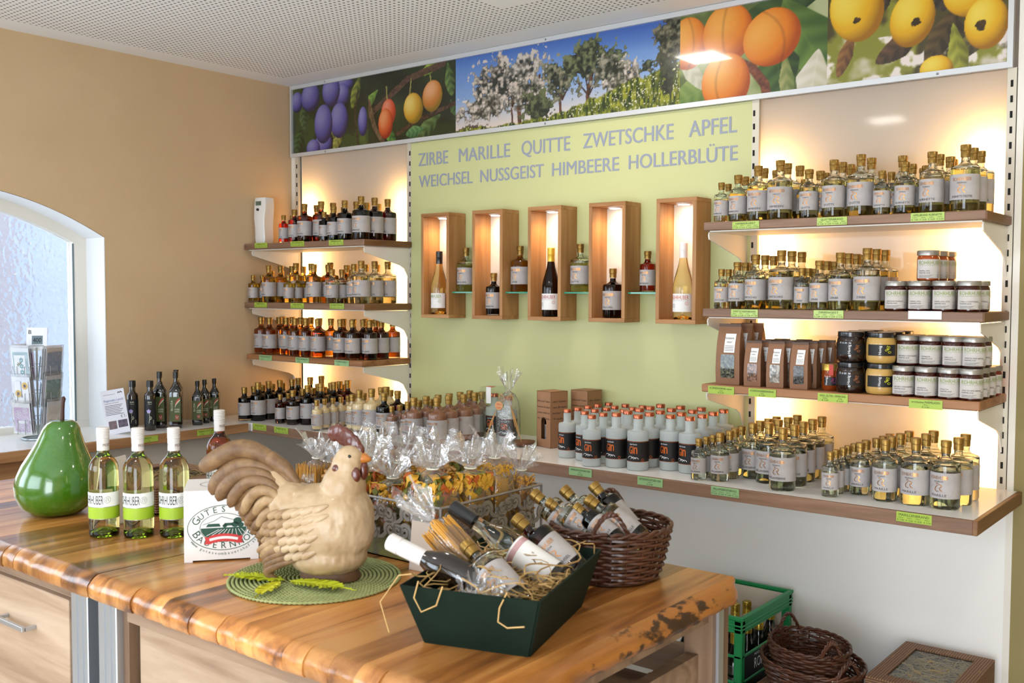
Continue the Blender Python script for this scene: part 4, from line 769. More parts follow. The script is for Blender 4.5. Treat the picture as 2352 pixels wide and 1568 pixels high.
# ------------------------------------------------------------------ jam jars, honey jars, seed bags on the end unit
P('lid_silver', 'a3a09a', .35, metal=.7); P('lid_black', '17171a', .25, coat=.4); P('lid_gold', 'c0a04a', .3, metal=.7); P('label_cream', 'c4beb8', .55); P('honey_cream', 'c39c54', .4, coat=.4, c2='b89048', nscale=12)
P('jam_dark', '3a1108', .15, coat=.6); P('jam_orange', 'a8480c', .15, coat=.6, c2='8c3a08'); P('jam_red', '701008', .15, coat=.6); P('honey_forest', '1c0c08', .12, coat=.8); P('honey_amber', '8c3c0c', .12, coat=.8, c2='702c08'); P('print_yellow', 'd2d22c', .5); P('print_copper', 'a8683c', .5); P('print_pink', 'a83c78', .5)
def jar_mesh(mat):
    r, h = .0345, .080
    return MB().lathe([(0, .002), (r*.85, 0), (r*.97, .003), (r, .008), (r, h-.012), (r*.96, h-.004), (r*.88, h), (r*.88, h+.004), (0, h+.004)], 26).mesh('glass', mat, 40)
def jam_jar(x, y, z, mat, words, label, group, rz=0):
    t = thing('jam_jar', label, 'jar', (x, y, z), 0, group)
    ob('glass', cached(('jar', mat), lambda: jar_mesh(mat)), t); r = .0345
    ob('lid', cached('jarlid', lambda: MB().lathe([(r*.9, .082), (r*1.0, .0805), (r*1.01, .083), (r*1.01, .094), (r*.96, .0965), (0, .0965)], 26).mesh('lid', 'lid_silver', 35)), t)
    lb = ob('label', cached('jarlab', lambda: arc_sheet(r+.0006, .008, .068, math.radians(78), 'label_cream', ang=-PI/2+.5)), t)
    def letters():
        fn = cyl_map(r+.0011, .008, -PI/2+.5); tb = MB(); W = .082; H = .06
        text2d(tb, 'ROHRHUBER', 0, H*.72, H*.22, W*.93, mi=0, fn=fn, bold=.004)
        for k, wd in enumerate(words): text2d(tb, wd, -W*.45, H*(.36-.11*k), H*.075, min(len(wd)*H*.065, W*.8), 'l', mi=1, fn=fn)
        stroke2d(tb, [(-W*.46+W*.92*i/10, H*.67) for i in range(11)], H*.01, fn, 0)
        for k in range(4): stroke2d(tb, [(-W*.45+(W*(.55-.06*(k % 3)))*i/8, H*(.17-.042*k)) for i in range(9)], H*.012, fn, 1)
        stroke2d(tb, arc(W*.34, H*.14, H*.1, H*.1, 0, 360, 14), H*.012, fn, 1); monogram(tb, W*.34, H*.08, H*.12, fn, 1); text2d(tb, '192 ml', W*.34, H*.30, H*.05, fn=fn, mi=1)
        return tb.mesh('lettering', ['print_green', 'ink'])
    ob('lettering', cached(('jarlet', words), letters), lb); return t
zz = 1.4953; JH = .0966
MM = ('MARILLEN-', 'MARMELADE')
for i, (x, wds, rz) in enumerate(((3.360, ('ORANGE-MARILLE', 'MARMELADE'), .0), (3.434, MM, .05), (3.508, ('MARILLEN-GIN', 'MARMELADE'), .0), (3.583, ('CHILI-COINTREAU', 'MARMELADE'), .05))):
    jam_jar(x, -.282, zz, 'jam_dark', wds, f'dark jam jar, {ordi(i+1)} in the front row on the middle end shelf', 'jam jars on the middle end shelf', .55+rz)
    jam_jar(x+.008, -.206, zz, 'jam_dark', wds, f'dark jam jar, {ordi(i+1)} in the second row on the middle end shelf', 'jam jars on the middle end shelf', .5+rz)
for i, (x, y) in enumerate(((3.452, -.255), (3.458, -.182), (3.462, -.108))):
    if i == 2: jam_jar(x, y, zz, 'jam_dark', MM, 'dark jam jar at the back carrying an orange jam jar', 'jam jars on the middle end shelf', .5)
    jam_jar(x, y, zz+JH, 'jam_orange', MM, f"orange jam jar, {('front', 'middle', 'rear')[i]} one of the three stacked on top", 'stacked orange jam jars', .5)
z3 = 1.2243
low = [(3.408, -.298), (3.478, -.294), (3.548, -.302), (3.602, -.250)]
JW = [('BIRNEN-CRANBERRY', 'MARMELADE'), ('HIMBEER-', 'MARMELADE'), ('KIRSCH-', 'MARMELADE'), ('ZWETSCHKE-BIRNE', 'MARMELADE')]
JM = ['jam_dark', 'jam_dark', 'jam_dark', 'jam_dark']
for i, x in enumerate((3.398, 3.468, 3.538, 3.601)):
    for k in range(4 if i == 3 else 3):
        y = -.306+.0715*k; jam_jar(x+.002*k, y, z3, 'jam_red' if (i == 3 and k == 3) else JM[i], JW[i], f'dark jam jar, {ordi(k+1)} from front, {ordi(i+1)} file on the lowest end shelf', 'jam jars on the lowest end shelf', .5)
    for k in range(2):
        y = -.268+.0715*k; jam_jar(x+.002*k+(.0 if i < 3 else -.004), y, z3+JH, JM[i], JW[i], f"dark jam jar stacked on top, {'front' if k == 0 else 'rear'} one of {ordi(i+1)} upper file, lowest end shelf", 'stacked dark jam jars', .5)
def bee(tb, fn, cx, cz, s, mi):
    for a in (arc(cx-.35*s, cz, .16*s, .13*s, 0, 360, 12), arc(cx+.28*s, cz-.30*s, .3*s, .14*s, 0, 360, 14)):
        q = [(cx+(x-cx)*.92-(y-cz)*.0, y) for x, y in a]; stroke2d(tb, q, s*.06, fn, mi)
    for ang in (60, 95):
        c, s_ = math.cos(math.radians(ang)), math.sin(math.radians(ang)); q = [(cx-.05*s+c*x-s_*y, cz+.05*s+s_*x+c*y) for x, y in arc(.34*s, 0, .34*s, .13*s, 0, 360, 14)]; stroke2d(tb, q, s*.06, fn, mi)
def honey_jar(x, y, z, kind, label, group, rz=0):
    t = thing('honey_jar', label, 'jar', (x, y, z), rz, group); r, h = .0465, .086; mt = {'dark': 'honey_forest', 'cream': 'honey_cream'}[kind]
    ob('glass', cached(('hj', kind), lambda: MB().lathe([(0, .003), (r*.7, 0), (r*.9, .003), (r*.98, .012), (r, .022), (r, h-.022), (r*.97, h-.010), (r*.88, h-.002), (r*.86, h), (0, h)], 28).mesh('glass', mt, 50)), t)
    ob('lid', cached('hjl', lambda: MB().lathe([(r*.84, h-.002), (r*.92, h-.002), (r*.93, h+.001), (r*.93, h+.012), (r*.88, h+.0145), (0, h+.0145)], 26).mesh('lid', 'lid_black', 35)), t)
    lb = ob('label', cached(('hjb', kind), lambda: arc_sheet(r+.0006, .026, .062, math.radians(62), 'label_black', ang=-PI/2+.4)), t)
    def lt():
        tb = MB(); fn = cyl_map(r+.0012, .026, -PI/2+.4); text2d(tb, 'Honig', -.008, .0135, .009, fn=fn, mi=0, rot=PI/2, res=3, bold=.006); bee(tb, fn, .018, .018, .020, 1); return tb.mesh('lettering', ['ink_white', 'print_yellow' if kind == 'cream' else 'print_copper'])
    ob('lettering', cached(('hjt', kind), lt), lb); return t
HH = .1008
for i, (kind, x) in enumerate((('dark', 3.222), ('cream', 3.322))):
    for k in range(3):
        for u in range(2):
            honey_jar(x, -.295+.096*k, z3+HH*u, kind, f"{'dark' if kind == 'dark' else 'pale cream'} honey jar with black lid, {ordi(k+1)} from front in the {'lower' if u == 0 else 'upper'} layer", 'honey jars')
t = thing('small_honey_jar', 'small dark honey jar with gold lid and red seal strip', 'jar', (3.146, -.272, z3), .45); r = .028
MB().lathe([(0, .002), (r*.85, 0), (r, .006), (r, .066), (r*.9, .070), (0, .070)], 24).build('glass', 'honey_amber', t, 40); MB().lathe([(r*.9, .068), (r*1.0, .068), (r*1.0, .087), (r*.95, .089), (0, .089)], 24).build('lid', 'lid_gold', t, 35)
lb = ob('label', arc_sheet(r+.0006, .018, .046, math.radians(50), 'label_black'), t); tb = MB(); fn = cyl_map(r+.001, .018); text2d(tb, 'Honig', -.016, .010, .008, fn=fn, mi=0, rot=PI/2); bee(tb, fn, .006, .014, .015, 1); tb.build('lettering', ['ink_white', 'print_pink'], lb)
P('seal_red', 'c8483c', .5); MB().box(-.007, -r*1.0-.0012, .052, .007, -r*1.0, .088).build('seal_strip', 'seal_red', t)
# kraft paper bags with a window
P('kraft', '8f6648', .6, c2='835a40', nscale=5, bmp=.25, bscale=60); P('kraft_dark', '5f4a3e', .6)
def seedmat(name, a, b_, c_):
    m, nt, b = new_mat(name); v = nd(nt, 'ShaderNodeTexVoronoi', i_Scale=150.0); nt.links.new(coords(nt, (1, 1, .7)), v.inputs['Vector'])
    sp = nd(nt, 'ShaderNodeSeparateColor'); nt.links.new(v.outputs['Color'], sp.inputs[0]); nt.links.new(ramp(nt, sp.outputs[0], [(.2, a), (.55, b_), (.9, c_)]), b.inputs['Base Color'])
    b.inputs['Roughness'].default_value = .3; b.inputs['Coat Weight'].default_value = .9; b.inputs['Coat Roughness'].default_value = .08; bump(nt, b, v.outputs['Distance'], 1.0, .004)
seedmat('seeds_green', '20241a', '3c4230', '6a6a50'); seedmat('seeds_brown', '4a3020', '7a5440', '9a745c'); seedmat('seeds_white', '6a6660', '9a948a', 'c8c2b8'); seedmat('seeds_dark', '18161a', '30302c', '54524c')
def seed_bag(x, y, wd, dp, ht, seeds, label, group, rz=.18, back=False):
    t = thing('seed_bag', label, 'bag', (x, y, z3), rz, group); a, b_ = wd/2, dp/2; rows = [(0, 1, 1), (.02, 1.03, 1.03), (.25, 1.05, 1.08), (.5, 1.02, 1.0), (.68, 1.0, .8), (.82, .98, .5), (.93, .96, .16), (1, .95, .1)]; vs = []
    for (q, sa, sb) in rows:
        for (u, v) in ((-1, -1), (-.33, -1.0), (.33, -1.0), (1, -1), (1, -.0), (1, 1), (-1, 1), (-1, 0)):
            pin = 1-.25*max(0, q-.3) if (abs(u) == 1 and v == 0) else 1
            vs.append((a*sa*u*pin, b_*sb*v - (.2*b_*q), ht*q))
    fs = [tuple(range(8))[::-1], tuple(range(56, 64))] + [(8*i+k, 8*i+(k+1) % 8, 8*i+8+(k+1) % 8, 8*i+8+k) for i in range(7) for k in range(8)]
    MB().add(vs, fs).build('paper', 'kraft', t, 30)
    def fy(z): 
        q = z/ht
        for r0, r1 in zip(rows, rows[1:]):
            if r0[0] <= q <= r1[0]: k = (q-r0[0])/(r1[0]-r0[0]); return -b_*(r0[2]+(r1[2]-r0[2])*k) - .2*b_*q
        return -b_
    MB().box(-a*.96, fy(ht)-.003, ht*.955, a*.96, fy(ht)+.008, ht*1.0).build('folded_top', 'kraft_dark' if not back else 'kraft', t)
    if not back:
        w0, z0, z1 = a*.60, ht*.115, ht*.50; n = 10
        mb = MB(); mb.add([(sx, fy(z0+(z1-z0)*i/n)-.0012, z0+(z1-z0)*i/n) for i in range(n+1) for sx in (-w0*(.9 if i == n else 1), w0*(.9 if i == n else 1))], [(2*i, 2*i+1, 2*i+3, 2*i+2) for i in range(n)]); mb.build('window', seeds, t, 180)
    w1, z0, z1 = a*.46, ht*.53, ht*.84; n = 8; mb = MB(); off = a*.12
    mb.add([(off+sx+.003*i/n, fy(z0+(z1-z0)*i/n)-.0018, z0+(z1-z0)*i/n) for i in range(n+1) for sx in (-w1, w1)], [(2*i, 2*i+1, 2*i+3, 2*i+2) for i in range(n)]); lb = mb.build('paper_label', 'paper_white', t, 180)
    tb = MB(); fn = lambda p_, q_: (off+p_, fy(q_)-.0024, q_)
    for k, (s_, hh) in enumerate((('Kürbiskerne', .05), ('natur' if wd > .07 else 'Schoko', .045))): text2d(tb, s_, 0, ht*(.75-.06*k), ht*hh*.8, w1*(1.6 if k == 0 else 1.0), fn=fn)
    for k in range(4): stroke2d(tb, [(-w1*.8+w1*1.6*i/4, ht*(.64-.025*k)) for i in range(5)], ht*.006, fn)
    tb.build('lettering', 'ink', lb); return t
for k in range(3): seed_bag(2.785+.004*k, -.285+.082*k, .085, .062, .217, 'seeds_green', f"tall brown paper seed bag, {('front', 'second', 'rear')[k]} one on the lowest end shelf", 'tall seed bags', .1, back=k > 0)
for i, (x, sd, nm) in enumerate(((2.882, 'seeds_brown', 'chocolate brown'), (2.966, 'seeds_white', 'whitish'), (3.052, 'seeds_dark', 'dark'))):
    for k in range(4): seed_bag(x+.003*k, -.296+.072*k, .058, .05, .160, sd, f"short brown paper bag of {nm} pumpkin seeds, {ordi(k+1)} from front", 'short seed bags', .12)
# ------------------------------------------------------------------ air freshener on the top corner shelf
P('plastic_white', 'e4e0da', .3); P('display', '6c7864', .2); P('hole', '2a1c14', .6)
t = thing('air_freshener', 'white plastic air freshener dispenser with small grey display on the top corner shelf', 'dispenser', (.058, -.235, 1.8003), .12)
pr = [(0, .030, .0), (.035, .036, .0), (.09, .034, .003), (.14, .038, .006), (.19, .042, .0), (.24, .040, -.004), (.245, .036, -.004)]; vs = []
for z, a, o_ in pr: vs += [(-a, -.030-o_, z), (-a+.006, -.034-o_, z), (a-.006, -.034-o_, z), (a, -.030-o_, z), (a, .03, z), (-a, .03, z)]
MB().add(vs, [tuple(range(6))[::-1], tuple(range(36, 42))] + [(6*i+k, 6*i+(k+1) % 6, 6*i+6+(k+1) % 6, 6*i+6+k) for i in range(6) for k in range(6)]).build('housing', 'plastic_white', t, 50)
MB().box(-.026, -.0362, .204, .012, -.033, .226).build('display', 'display', t); tb = MB(); text2d(tb, '1132', -.004, .209, .012, .024, fn=lambda a, b: (a, -.0366, b)); tb.build('digits', 'ink', t)
MB().lathe([(0, -.003), (.007, -.003), (.007, .004), (0, .004)], 14, mat=Matrix.Translation((-.008, -.0385, .182)) @ Matrix.Rotation(PI/2, 4, 'X')).build('nozzle', 'hole', t); MB().lathe([(0, -.002), (.006, -.002), (.006, .002), (0, .002)], 12, mat=Matrix.Translation((.0415, .0, .165)) @ Matrix.Rotation(PI/2, 4, 'Y')).build('lock', 'plastic_white', t)
# ------------------------------------------------------------------ gift packs on the worktop in front of the green panel
P('carton_kraft', 'a67a58', .6, c2='9d7150', nscale=6); filmmat('acetate', 'f8fbf8', .07, .02, .05, .05, 20); filmmat('cellophane', 'ffffff', .30, .10, .10, .8, 70)
P('raffia', 'd8a868', .6, c2='c8945a', nscale=30); P('tag_paper', 'd8a070', .6); P('bowl_wood', '7a5236', .5, c2='6a4428', nscale=20)
def carton(x, y, rz, h, label, bott, blab=''):
    t = thing('gift_carton', label, 'carton', (x, y, .9053), rz, 'brown bottle cartons'); a = .046
    f = MB(); f.box(-a, a-.002, 0, a, a, h); f.box(-a, -a, 0, -a+.002, a, h); f.box(a-.002, -a, 0, a, a, h); f.box(-a, -a, 0, a, a, .002); f.box(-a, -a, h-.002, a, a, h)
    w0, z0, z1 = .017, .035, .125   # front wall with an arched window
    f.box(-a, -a, 0, -w0, -a+.002, h); f.box(w0, -a, 0, a, -a+.002, h); f.box(-w0, -a, 0, w0, -a+.002, z0); f.box(-w0, -a, z1, w0, -a+.002, h)
    for k in range(8):
        x0, x1 = -w0+2*w0*k/8, -w0+2*w0*(k+1)/8; hz = lambda q: z1-.017+math.sqrt(max(0, w0*w0-q*q)); f.add([(x0, -a, hz(x0)), (x1, -a, hz(x1)), (x1, -a, z1+.001), (x0, -a, z1+.001)], [(0, 1, 2, 3)])
    f.build('box', 'carton_kraft', t); tb = MB(); fn = lambda p_, q_: (p_, -a-.0006, q_)
    for k, s_ in enumerate(('Mehr als der Trauben', 'köstlicher der Brand', 'immer höher als', 'als der Geist')): text2d(tb, s_, 0, h-.045-.024*k, .008, .078, fn=fn, rot=0)
    tb.build('script', 'ink', t); tb = MB(); fn = lambda p_, q_: (a+.0006, p_, q_)
    for k, s_ in enumerate(('der Geist', 'der Brand', 'höher als', 'Trauben')): text2d(tb, s_, 0, h-.045-.024*k, .008, .07, fn=fn)
    tb.build('script', 'ink', t)
    if bott: std_bottle(x, y+.002, .9083, 'b', 'dark', 'WILLIAMSBIRNE', 'EDELBRAND', blab, 'bottles in cartons', rz)
carton(1.931, -.205, -.24, .235, 'brown bottle carton with script lines and arched window beside the gin', True, 'bottle showing through the arched window of the front brown carton')
carton(2.015, -.075, -.1, .235, 'taller-looking brown bottle carton behind the first gin bottles', True, 'bottle hidden inside the rear brown carton behind the gin')
t = thing('clear_gift_box', 'clear plastic gift box with red seal around a gin bottle', 'gift box', (1.625, -.215, .9053), .1); a = .046; h = .235
f = MB(); f.box(-a, -a, 0, a, a, h); f.build('box', 'acetate', t); MB().box(-.012, -a-.001, h-.07, .012, -a, h+.001).build('seal_paper', 'paper_white', t); MB().box(-.018, -a-.001, h+.0005, .018, -a+.03, h+.0015).build('seal', 'seal_red', t)
gin_bottle(1.625, -.215, .9075, 'g', 'gin bottle standing inside the clear plastic gift box', 'gift wrapped gin', .3)
gin_bottle(1.735, -.255, .9053, 'g', 'gin bottle wrapped in cellophane with a raffia bow', 'gift wrapped gin', .3)
def film_wrap(name, parent, w0, d0, zb, zn, zt, seed, flare=.055, n=72):
    """crinkled film: pouch, gathered neck, flared ruffled top"""
    rnd = random.Random(seed); ph = [rnd.uniform(0, 6.28) for _ in range(8)]; vs = []; rings = []
    prof = [(0, 1.0, 0), (.35, 1.04, .01), (.75, 1.0, .02), (.93, .9, .03)]
    L = [(zb+(zn-zb)*q*.86, s_, c_) for q, s_, c_ in prof] + [(zb+(zn-zb)*.93, .55, .12), (zn, .16, .3)] + [(zn+(zt-zn)*q, None, q) for q in (.12, .3, .5, .7, .85, 1.0)]
    for z, s_, c_ in L:
        for k in range(n):
            a_ = 2*PI*k/n; ca, sa = math.cos(a_), math.sin(a_); p_ = 5.0; sup = (abs(ca)**p_+abs(sa)**p_)**(-1/p_)
            cr = math.sin(9*a_+ph[0])*.45+math.sin(16*a_+ph[1])*.35+math.sin(27*a_+ph[2])*.35
            if s_ is not None:
                kk = 1+cr*c_; mixs = sup if s_ > .5 else 1.0; x_, y_ = w0*s_*ca*mixs*kk, d0*s_*sa*mixs*kk; dz = 0
            else:
                rr = .014+flare*c_**1.15*(1+.35*math.sin(3*a_+ph[3])+.45*cr*(.4+c_)); x_, y_ = rr*ca, rr*sa*.8; dz = .02*c_*(math.sin(5*a_+ph[4])+.7*math.sin(9*a_+ph[5]))
            vs.append((x_, y_, z+dz))
    fs = [(i*n+k, i*n+(k+1) % n, (i+1)*n+(k+1) % n, (i+1)*n+k) for i in range(len(L)-1) for k in range(n)]
    return MB().add(vs, fs).build(name, 'cellophane', parent, 60)
t = thing('cellophane_wrap', 'clear cellophane wrap tied with a raffia bow around a gin bottle', 'wrapping', (1.735, -.255, .9053), .2)
film_wrap('film', t, .043, .043, .002, .225, .30, 5, .03)
bw = MB()
for s_ in (-1, 1):
    for q in range(3): bw.tube([(s_*(.004+.03*math.sin(u/8*PI))*(1-.1*q), -.020-.004*q, .19+.012*math.sin(u/8*2*PI)+.006*math.sin(u/8*PI)*(q-1)+.012*math.sin(u/8*PI)) for u in range(9)], .0011, 4)
    for q in range(4): bw.tube([(s_*(.006+.05*(u/8)**.8*(1+.2*q)), -.022-.03*math.sin(u/8*PI*.5)*.8, .188-(.05+.02*q)*(u/8)-.06*(u/8)**2) for u in range(9)], .0011, 4)
bw.build('raffia_bow', 'raffia', t)
tg = MB().lathe([(0, 0), (.019, 0), (.019, .001), (0, .001)], 18, mat=Matrix.Translation((-.022, -.045, .165)) @ Matrix.Rotation(PI/2, 4, 'X')).build('gift_tag', 'tag_paper', t); tb = MB()
for k, s_ in enumerate(('Alles', 'Gute')): text2d(tb, s_, -.022, .167-.014*k, .009, .024, fn=lambda a, b: (a, -.0465, b))
tb.build('script', 'seal_red', tg)
t = thing('wooden_dish', 'small brown wooden dish on the worktop beside the cartons', 'dish', (1.845, -.285, .9053)); MB().lathe([(0, .003), (.02, 0), (.035, .006), (.045, .020), (.047, .024), (.043, .022), (.03, .010), (0, .008)], 24).build('bowl', 'bowl_wood', t, 50); MB().lathe([(.044, .0225), (.047, .024), (.0475, .0235)], 24).build('rim', 'kraft_dark', t)

# ------------------------------------------------------------------ oil bottles, leaflet and card rack on the window ledge
P('oil_black', '0f0d0b', .12, coat=.8); P('oil_brown', '1e140c', .12, coat=.8); P('label_olive', '4a5428', .5); P('label_dark', '1a1c20', .5); P('ink_lilac', 'b4a8dc', .6); P('ink_pale', 'd8dcc0', .6); P('ink_red', 'c8443c', .6); P('logo_red', '9a4434', .5); P('wire', 'a8b4b8', .3, metal=.8)
def square_bottle(x, y, r, h, label, rz, grp):
    t = thing('seed_oil_bottle', label, 'bottle', (x, y, .9053), rz, grp); n = 24; vs = []; prof = [(0, .9), (.006, 1), (.02, 1), (h*.62, 1), (h*.67, .96), (h*.73, .72), (h*.78, .46), (h*.84, .38), (h*.90, .38)]
    for z, s_ in prof:
        for k in range(n):
            a_ = 2*PI*k/n; ca, sa = math.cos(a_), math.sin(a_); p_ = 7.0 if z < h*.7 else 2.0; q = (abs(ca)**p_+abs(sa)**p_)**(-1/p_); vs.append((r*s_*q*ca, r*s_*q*sa, z))
    MB().add(vs, [tuple(range(n))[::-1], tuple(range((len(prof)-1)*n, len(prof)*n))] + [(i*n+k, i*n+(k+1) % n, (i+1)*n+(k+1) % n, (i+1)*n+k) for i in range(len(prof)-1) for k in range(n)]).build('glass', 'oil_black', t, 50)
    MB().lathe([(r*.40, h*.885), (r*.46, h*.885), (r*.46, h*.995), (r*.42, h), (0, h)], 18).build('cap', 'cap_black', t, 35)
    a = r*.86; lb = MB().box(-a, -r-.0012, h*.12, a, -r-.0004, h*.56).build('label', 'label_olive', t); tb = MB(); fn = lambda p_, q_: (p_, -r-.0018, q_); H = h*.44; z0 = h*.12
    text2d(tb, 'BLUZA', -a*.62, z0+H*.62, a*.34, H*.42, fn=fn, rot=PI/2, mi=0, bold=.01); text2d(tb, 'KÜRBIS', a*.35, z0+H*.46, H*.07, a*.9, fn=fn, mi=0); text2d(tb, 'KERNÖL', a*.35, z0+H*.37, H*.07, a*.9, fn=fn, mi=0)
    stroke2d(tb, [(a*(-.05+.9*u/6), z0+H*(.62+.32*(u/6)**.6)) for u in range(7)], [H*.01+H*.05*math.sin(u/6*PI*.9) for u in range(7)], fn, 1); stroke2d(tb, [(a*(-.05+.95*u/6), z0+H*(.58+.30*(u/6)**.6)) for u in range(7)], [H*.01+H*.04*math.sin(u/6*PI*.9) for u in range(7)], fn, 0)
    tb.add([fn(0, z0+H*.08), fn(a*.62, z0+H*.08), fn(a*.62, z0+H*.27), fn(0, z0+H*.27)], [(0, 1, 2, 3)], 2)
    stroke2d(tb, [(a*.08, z0+H*.22), (a*.3, z0+H*.13), (a*.55, z0+H*.22)], a*.06, lambda p_, q_: (p_, -r-.0024, q_), 0)
    tb.build('lettering', ['ink_pale', 'ink_red', 'logo_red'], lb); return t
def linseed_bottle(x, y, label, rz):
    t = thing('linseed_oil_bottle', label, 'bottle', (x, y, .9053), rz, 'linseed oil bottles'); r, h = .0255, .232
    MB().lathe([(0, .003), (r*.85, 0), (r, .006), (r, h*.70), (r*.92, h*.735), (r*.6, h*.77), (r*.52, h*.80), (r*.52, h*.9), (0, h*.9)], 24).build('glass', 'oil_brown', t, 40); MB().lathe([(r*.5, h*.875), (r*.62, h*.875), (r*.62, h*.995), (r*.55, h), (0, h)], 18).build('cap', 'cap_black', t, 35)
    lb = ob('label', arc_sheet(r+.0006, h*.10, h*.63, math.radians(150), 'label_dark'), t); tb = MB(); fn = cyl_map(r+.0012, h*.10); H = h*.53
    for k in range(5):
        a_ = 90+72*k; c, s_ = math.cos(math.radians(a_)), math.sin(math.radians(a_)); stroke2d(tb, [(-.005+.010*u/4*c, H*.55+.010*u/4*s_) for u in range(5)], [.002, .006, .008, .007, .003], fn, 1)
    stroke2d(tb, [(-.005+.004*math.sin(u/8*3), H*(.52-.42*u/8)) for u in range(9)], .0012, fn, 0); stroke2d(tb, arc(.003, H*.30, .004, .006, 0, 360, 10), .002, fn, 0); stroke2d(tb, [(-.004, H*.18), (.0, H*.24), (.003, H*.28)], .0012, fn, 0)
    text2d(tb, 'Leinöl', .016, H*.12, .006, H*.14, fn=fn, rot=PI/2, mi=0); text2d(tb, 'RM', 0, H*.86, .008, .016, fn=fn, mi=0, bold=.02); stroke2d(tb, [(-.009+.018*u/4, H*.82) for u in range(5)], .001, fn, 0)
    tb.build('lettering', ['ink_pale', 'ink_lilac'], lb)
linseed_bottle(.142, -1.060, 'slim brown linseed oil bottle next to the leaflet, flower on dark label', .95); linseed_bottle(.205, -1.008, 'slim brown linseed oil bottle between leaflet side bottle and tall square bottles', .95)
OG = 'square pumpkin seed oil bottles'
square_bottle(.153, -.925, .029, .266, 'tall square black oil bottle with olive label behind the slim linseed bottle', .85, OG); square_bottle(.215, -.878, .029, .266, 'tall square black oil bottle with olive label standing in front by itself', .85, OG); square_bottle(.115, -.81, .029, .266, 'tall square black oil bottle half hidden behind another, only neck showing', .85, OG)
square_bottle(.198, -.748, .0255, .2125, 'short square black oil bottle, nearest the window of the three short ones', .85, OG); square_bottle(.160, -.682, .0255, .2125, 'short square black oil bottle, middle of the three short ones', .85, OG); square_bottle(.140, -.612, .0255, .2125, 'short square black oil bottle, nearest the corner shelves', .85, OG)
# leaflet leaning in a clear stand
P('paper_leaflet', 'dfe0ea', .5); P('ink_blue', '2c5aa0', .6); P('photo_dark', '1c2030', .4, c2='6a5a70', nscale=60); P('photo_pink', '8a6a78', .4, c2='3c4434', nscale=60)
t = thing('leaflet', 'white leaflet headed Regionales Leinöl leaning on the ledge in front of the window jamb', 'leaflet', (.205, -1.165, .9055), math.radians(57)); t.rotation_euler = (math.radians(-14), math.radians(-9), math.radians(57))
MB().box(-.05, -.001, 0, .05, .001, .205).build('sheet', 'paper_leaflet', t); MB().box(-.05, -.001, 0, .05, .035, .002).build('foot', 'acetate', t)
tb = MB(); fn = lambda a, b: (a, -.0016, b)
text2d(tb, 'Regionales Leinöl', 0, .152, .011, .082, fn=fn, mi=1, bold=.012); text2d(tb, 'Kaltgepresstes Lein-Speiseöl', -.01, .142, .005, .06, fn=fn, mi=0, bold=.01)
for k in range(7): stroke2d(tb, [(-.041+(.076-.006*(k % 3))*i/6, .133-.007*k) for i in range(7)], .002, fn, 0)
text2d(tb, '€ 7,-', .032, .072, .014, .024, fn=fn, mi=0, bold=.02); stroke2d(tb, [(-.04+.05*i/4, .184) for i in range(5)], .0012, fn, 0); stroke2d(tb, [(.022, .186), (.026, .191), (.030, .187), (.035, .192), (.04, .186)], .004, fn, 0)
tb.build('lettering', ['ink', 'ink_blue'], t); MB().box(-.036, -.0018, .025, -.002, -.001, .062).build('photo', 'photo_pink', t); MB().box(.004, -.0018, .028, .044, -.001, .062).build('photo', 'photo_dark', t)
# revolving greeting card rack
P('card_white', 'eceef2', .5); P('card_teal', '5a9aa0', .5); P('card_purple', 'b884c4', .5); P('card_brown', '5a4048', .5); P('card_yellow', 'e0b43c', .5); P('card_blue', '9ab4d8', .5); P('card_tan', '9a7a64', .5); P('card_cream', 'f0eadc', .5); filmmat('card_sleeve', 'ffffff', .2, .10, .06, .2, 30)
RX, RY = .075, -1.47
rk = thing('card_rack', 'revolving wire rack full of greeting cards on the window ledge', 'card rack', (RX, RY, .9053), .35)
MB().tube([(.065*math.cos(2*PI*k/24), .065*math.sin(2*PI*k/24), .005) for k in range(24)], .004, 6, closed=True).build('base_ring', 'wire', rk, 60)
w_ = MB().tube([(0, 0, .004), (0, 0, .40)], .004, 6)
for k in range(3): w_.tube([(0, 0, .006), (.065*math.cos(2.1*k), .065*math.sin(2.1*k), .006)], .0025, 5)
w_.build('pole', 'wire', rk); MOT = []
for lev in range(3):
    for sd in range(4):
        a_ = sd*PI/2; z0 = .03+.115*lev; pk = MB()
        def W(q): x, y, z = q; return (x*math.cos(a_)-y*math.sin(a_), x*math.sin(a_)+y*math.cos(a_), z)
        for xx in (-.042, .042): pk.tube([W(q) for q in ((xx, -.02, z0+.10), (xx, -.035, z0), (xx, -.075, z0), (xx*1.05, -.092, z0+.062))], .0014, 4)
        pk.tube([W(q) for q in ((-.062, -.02, z0+.065), (-.062, -.06, z0+.062), (-.02, -.092, z0+.062), (-.02, -.092, z0+.0), (.02, -.092, z0+.0), (.02, -.092, z0+.062), (.062, -.06, z0+.062), (.062, -.02, z0+.065))], .0014, 4); pk.build('wire_pocket', 'wire', rk)
CM = ['card_teal', 'card_brown', 'card_purple', 'card_blue', 'card_tan', 'card_cream', 'card_yellow', 'card_white']
rnd = random.Random(3)
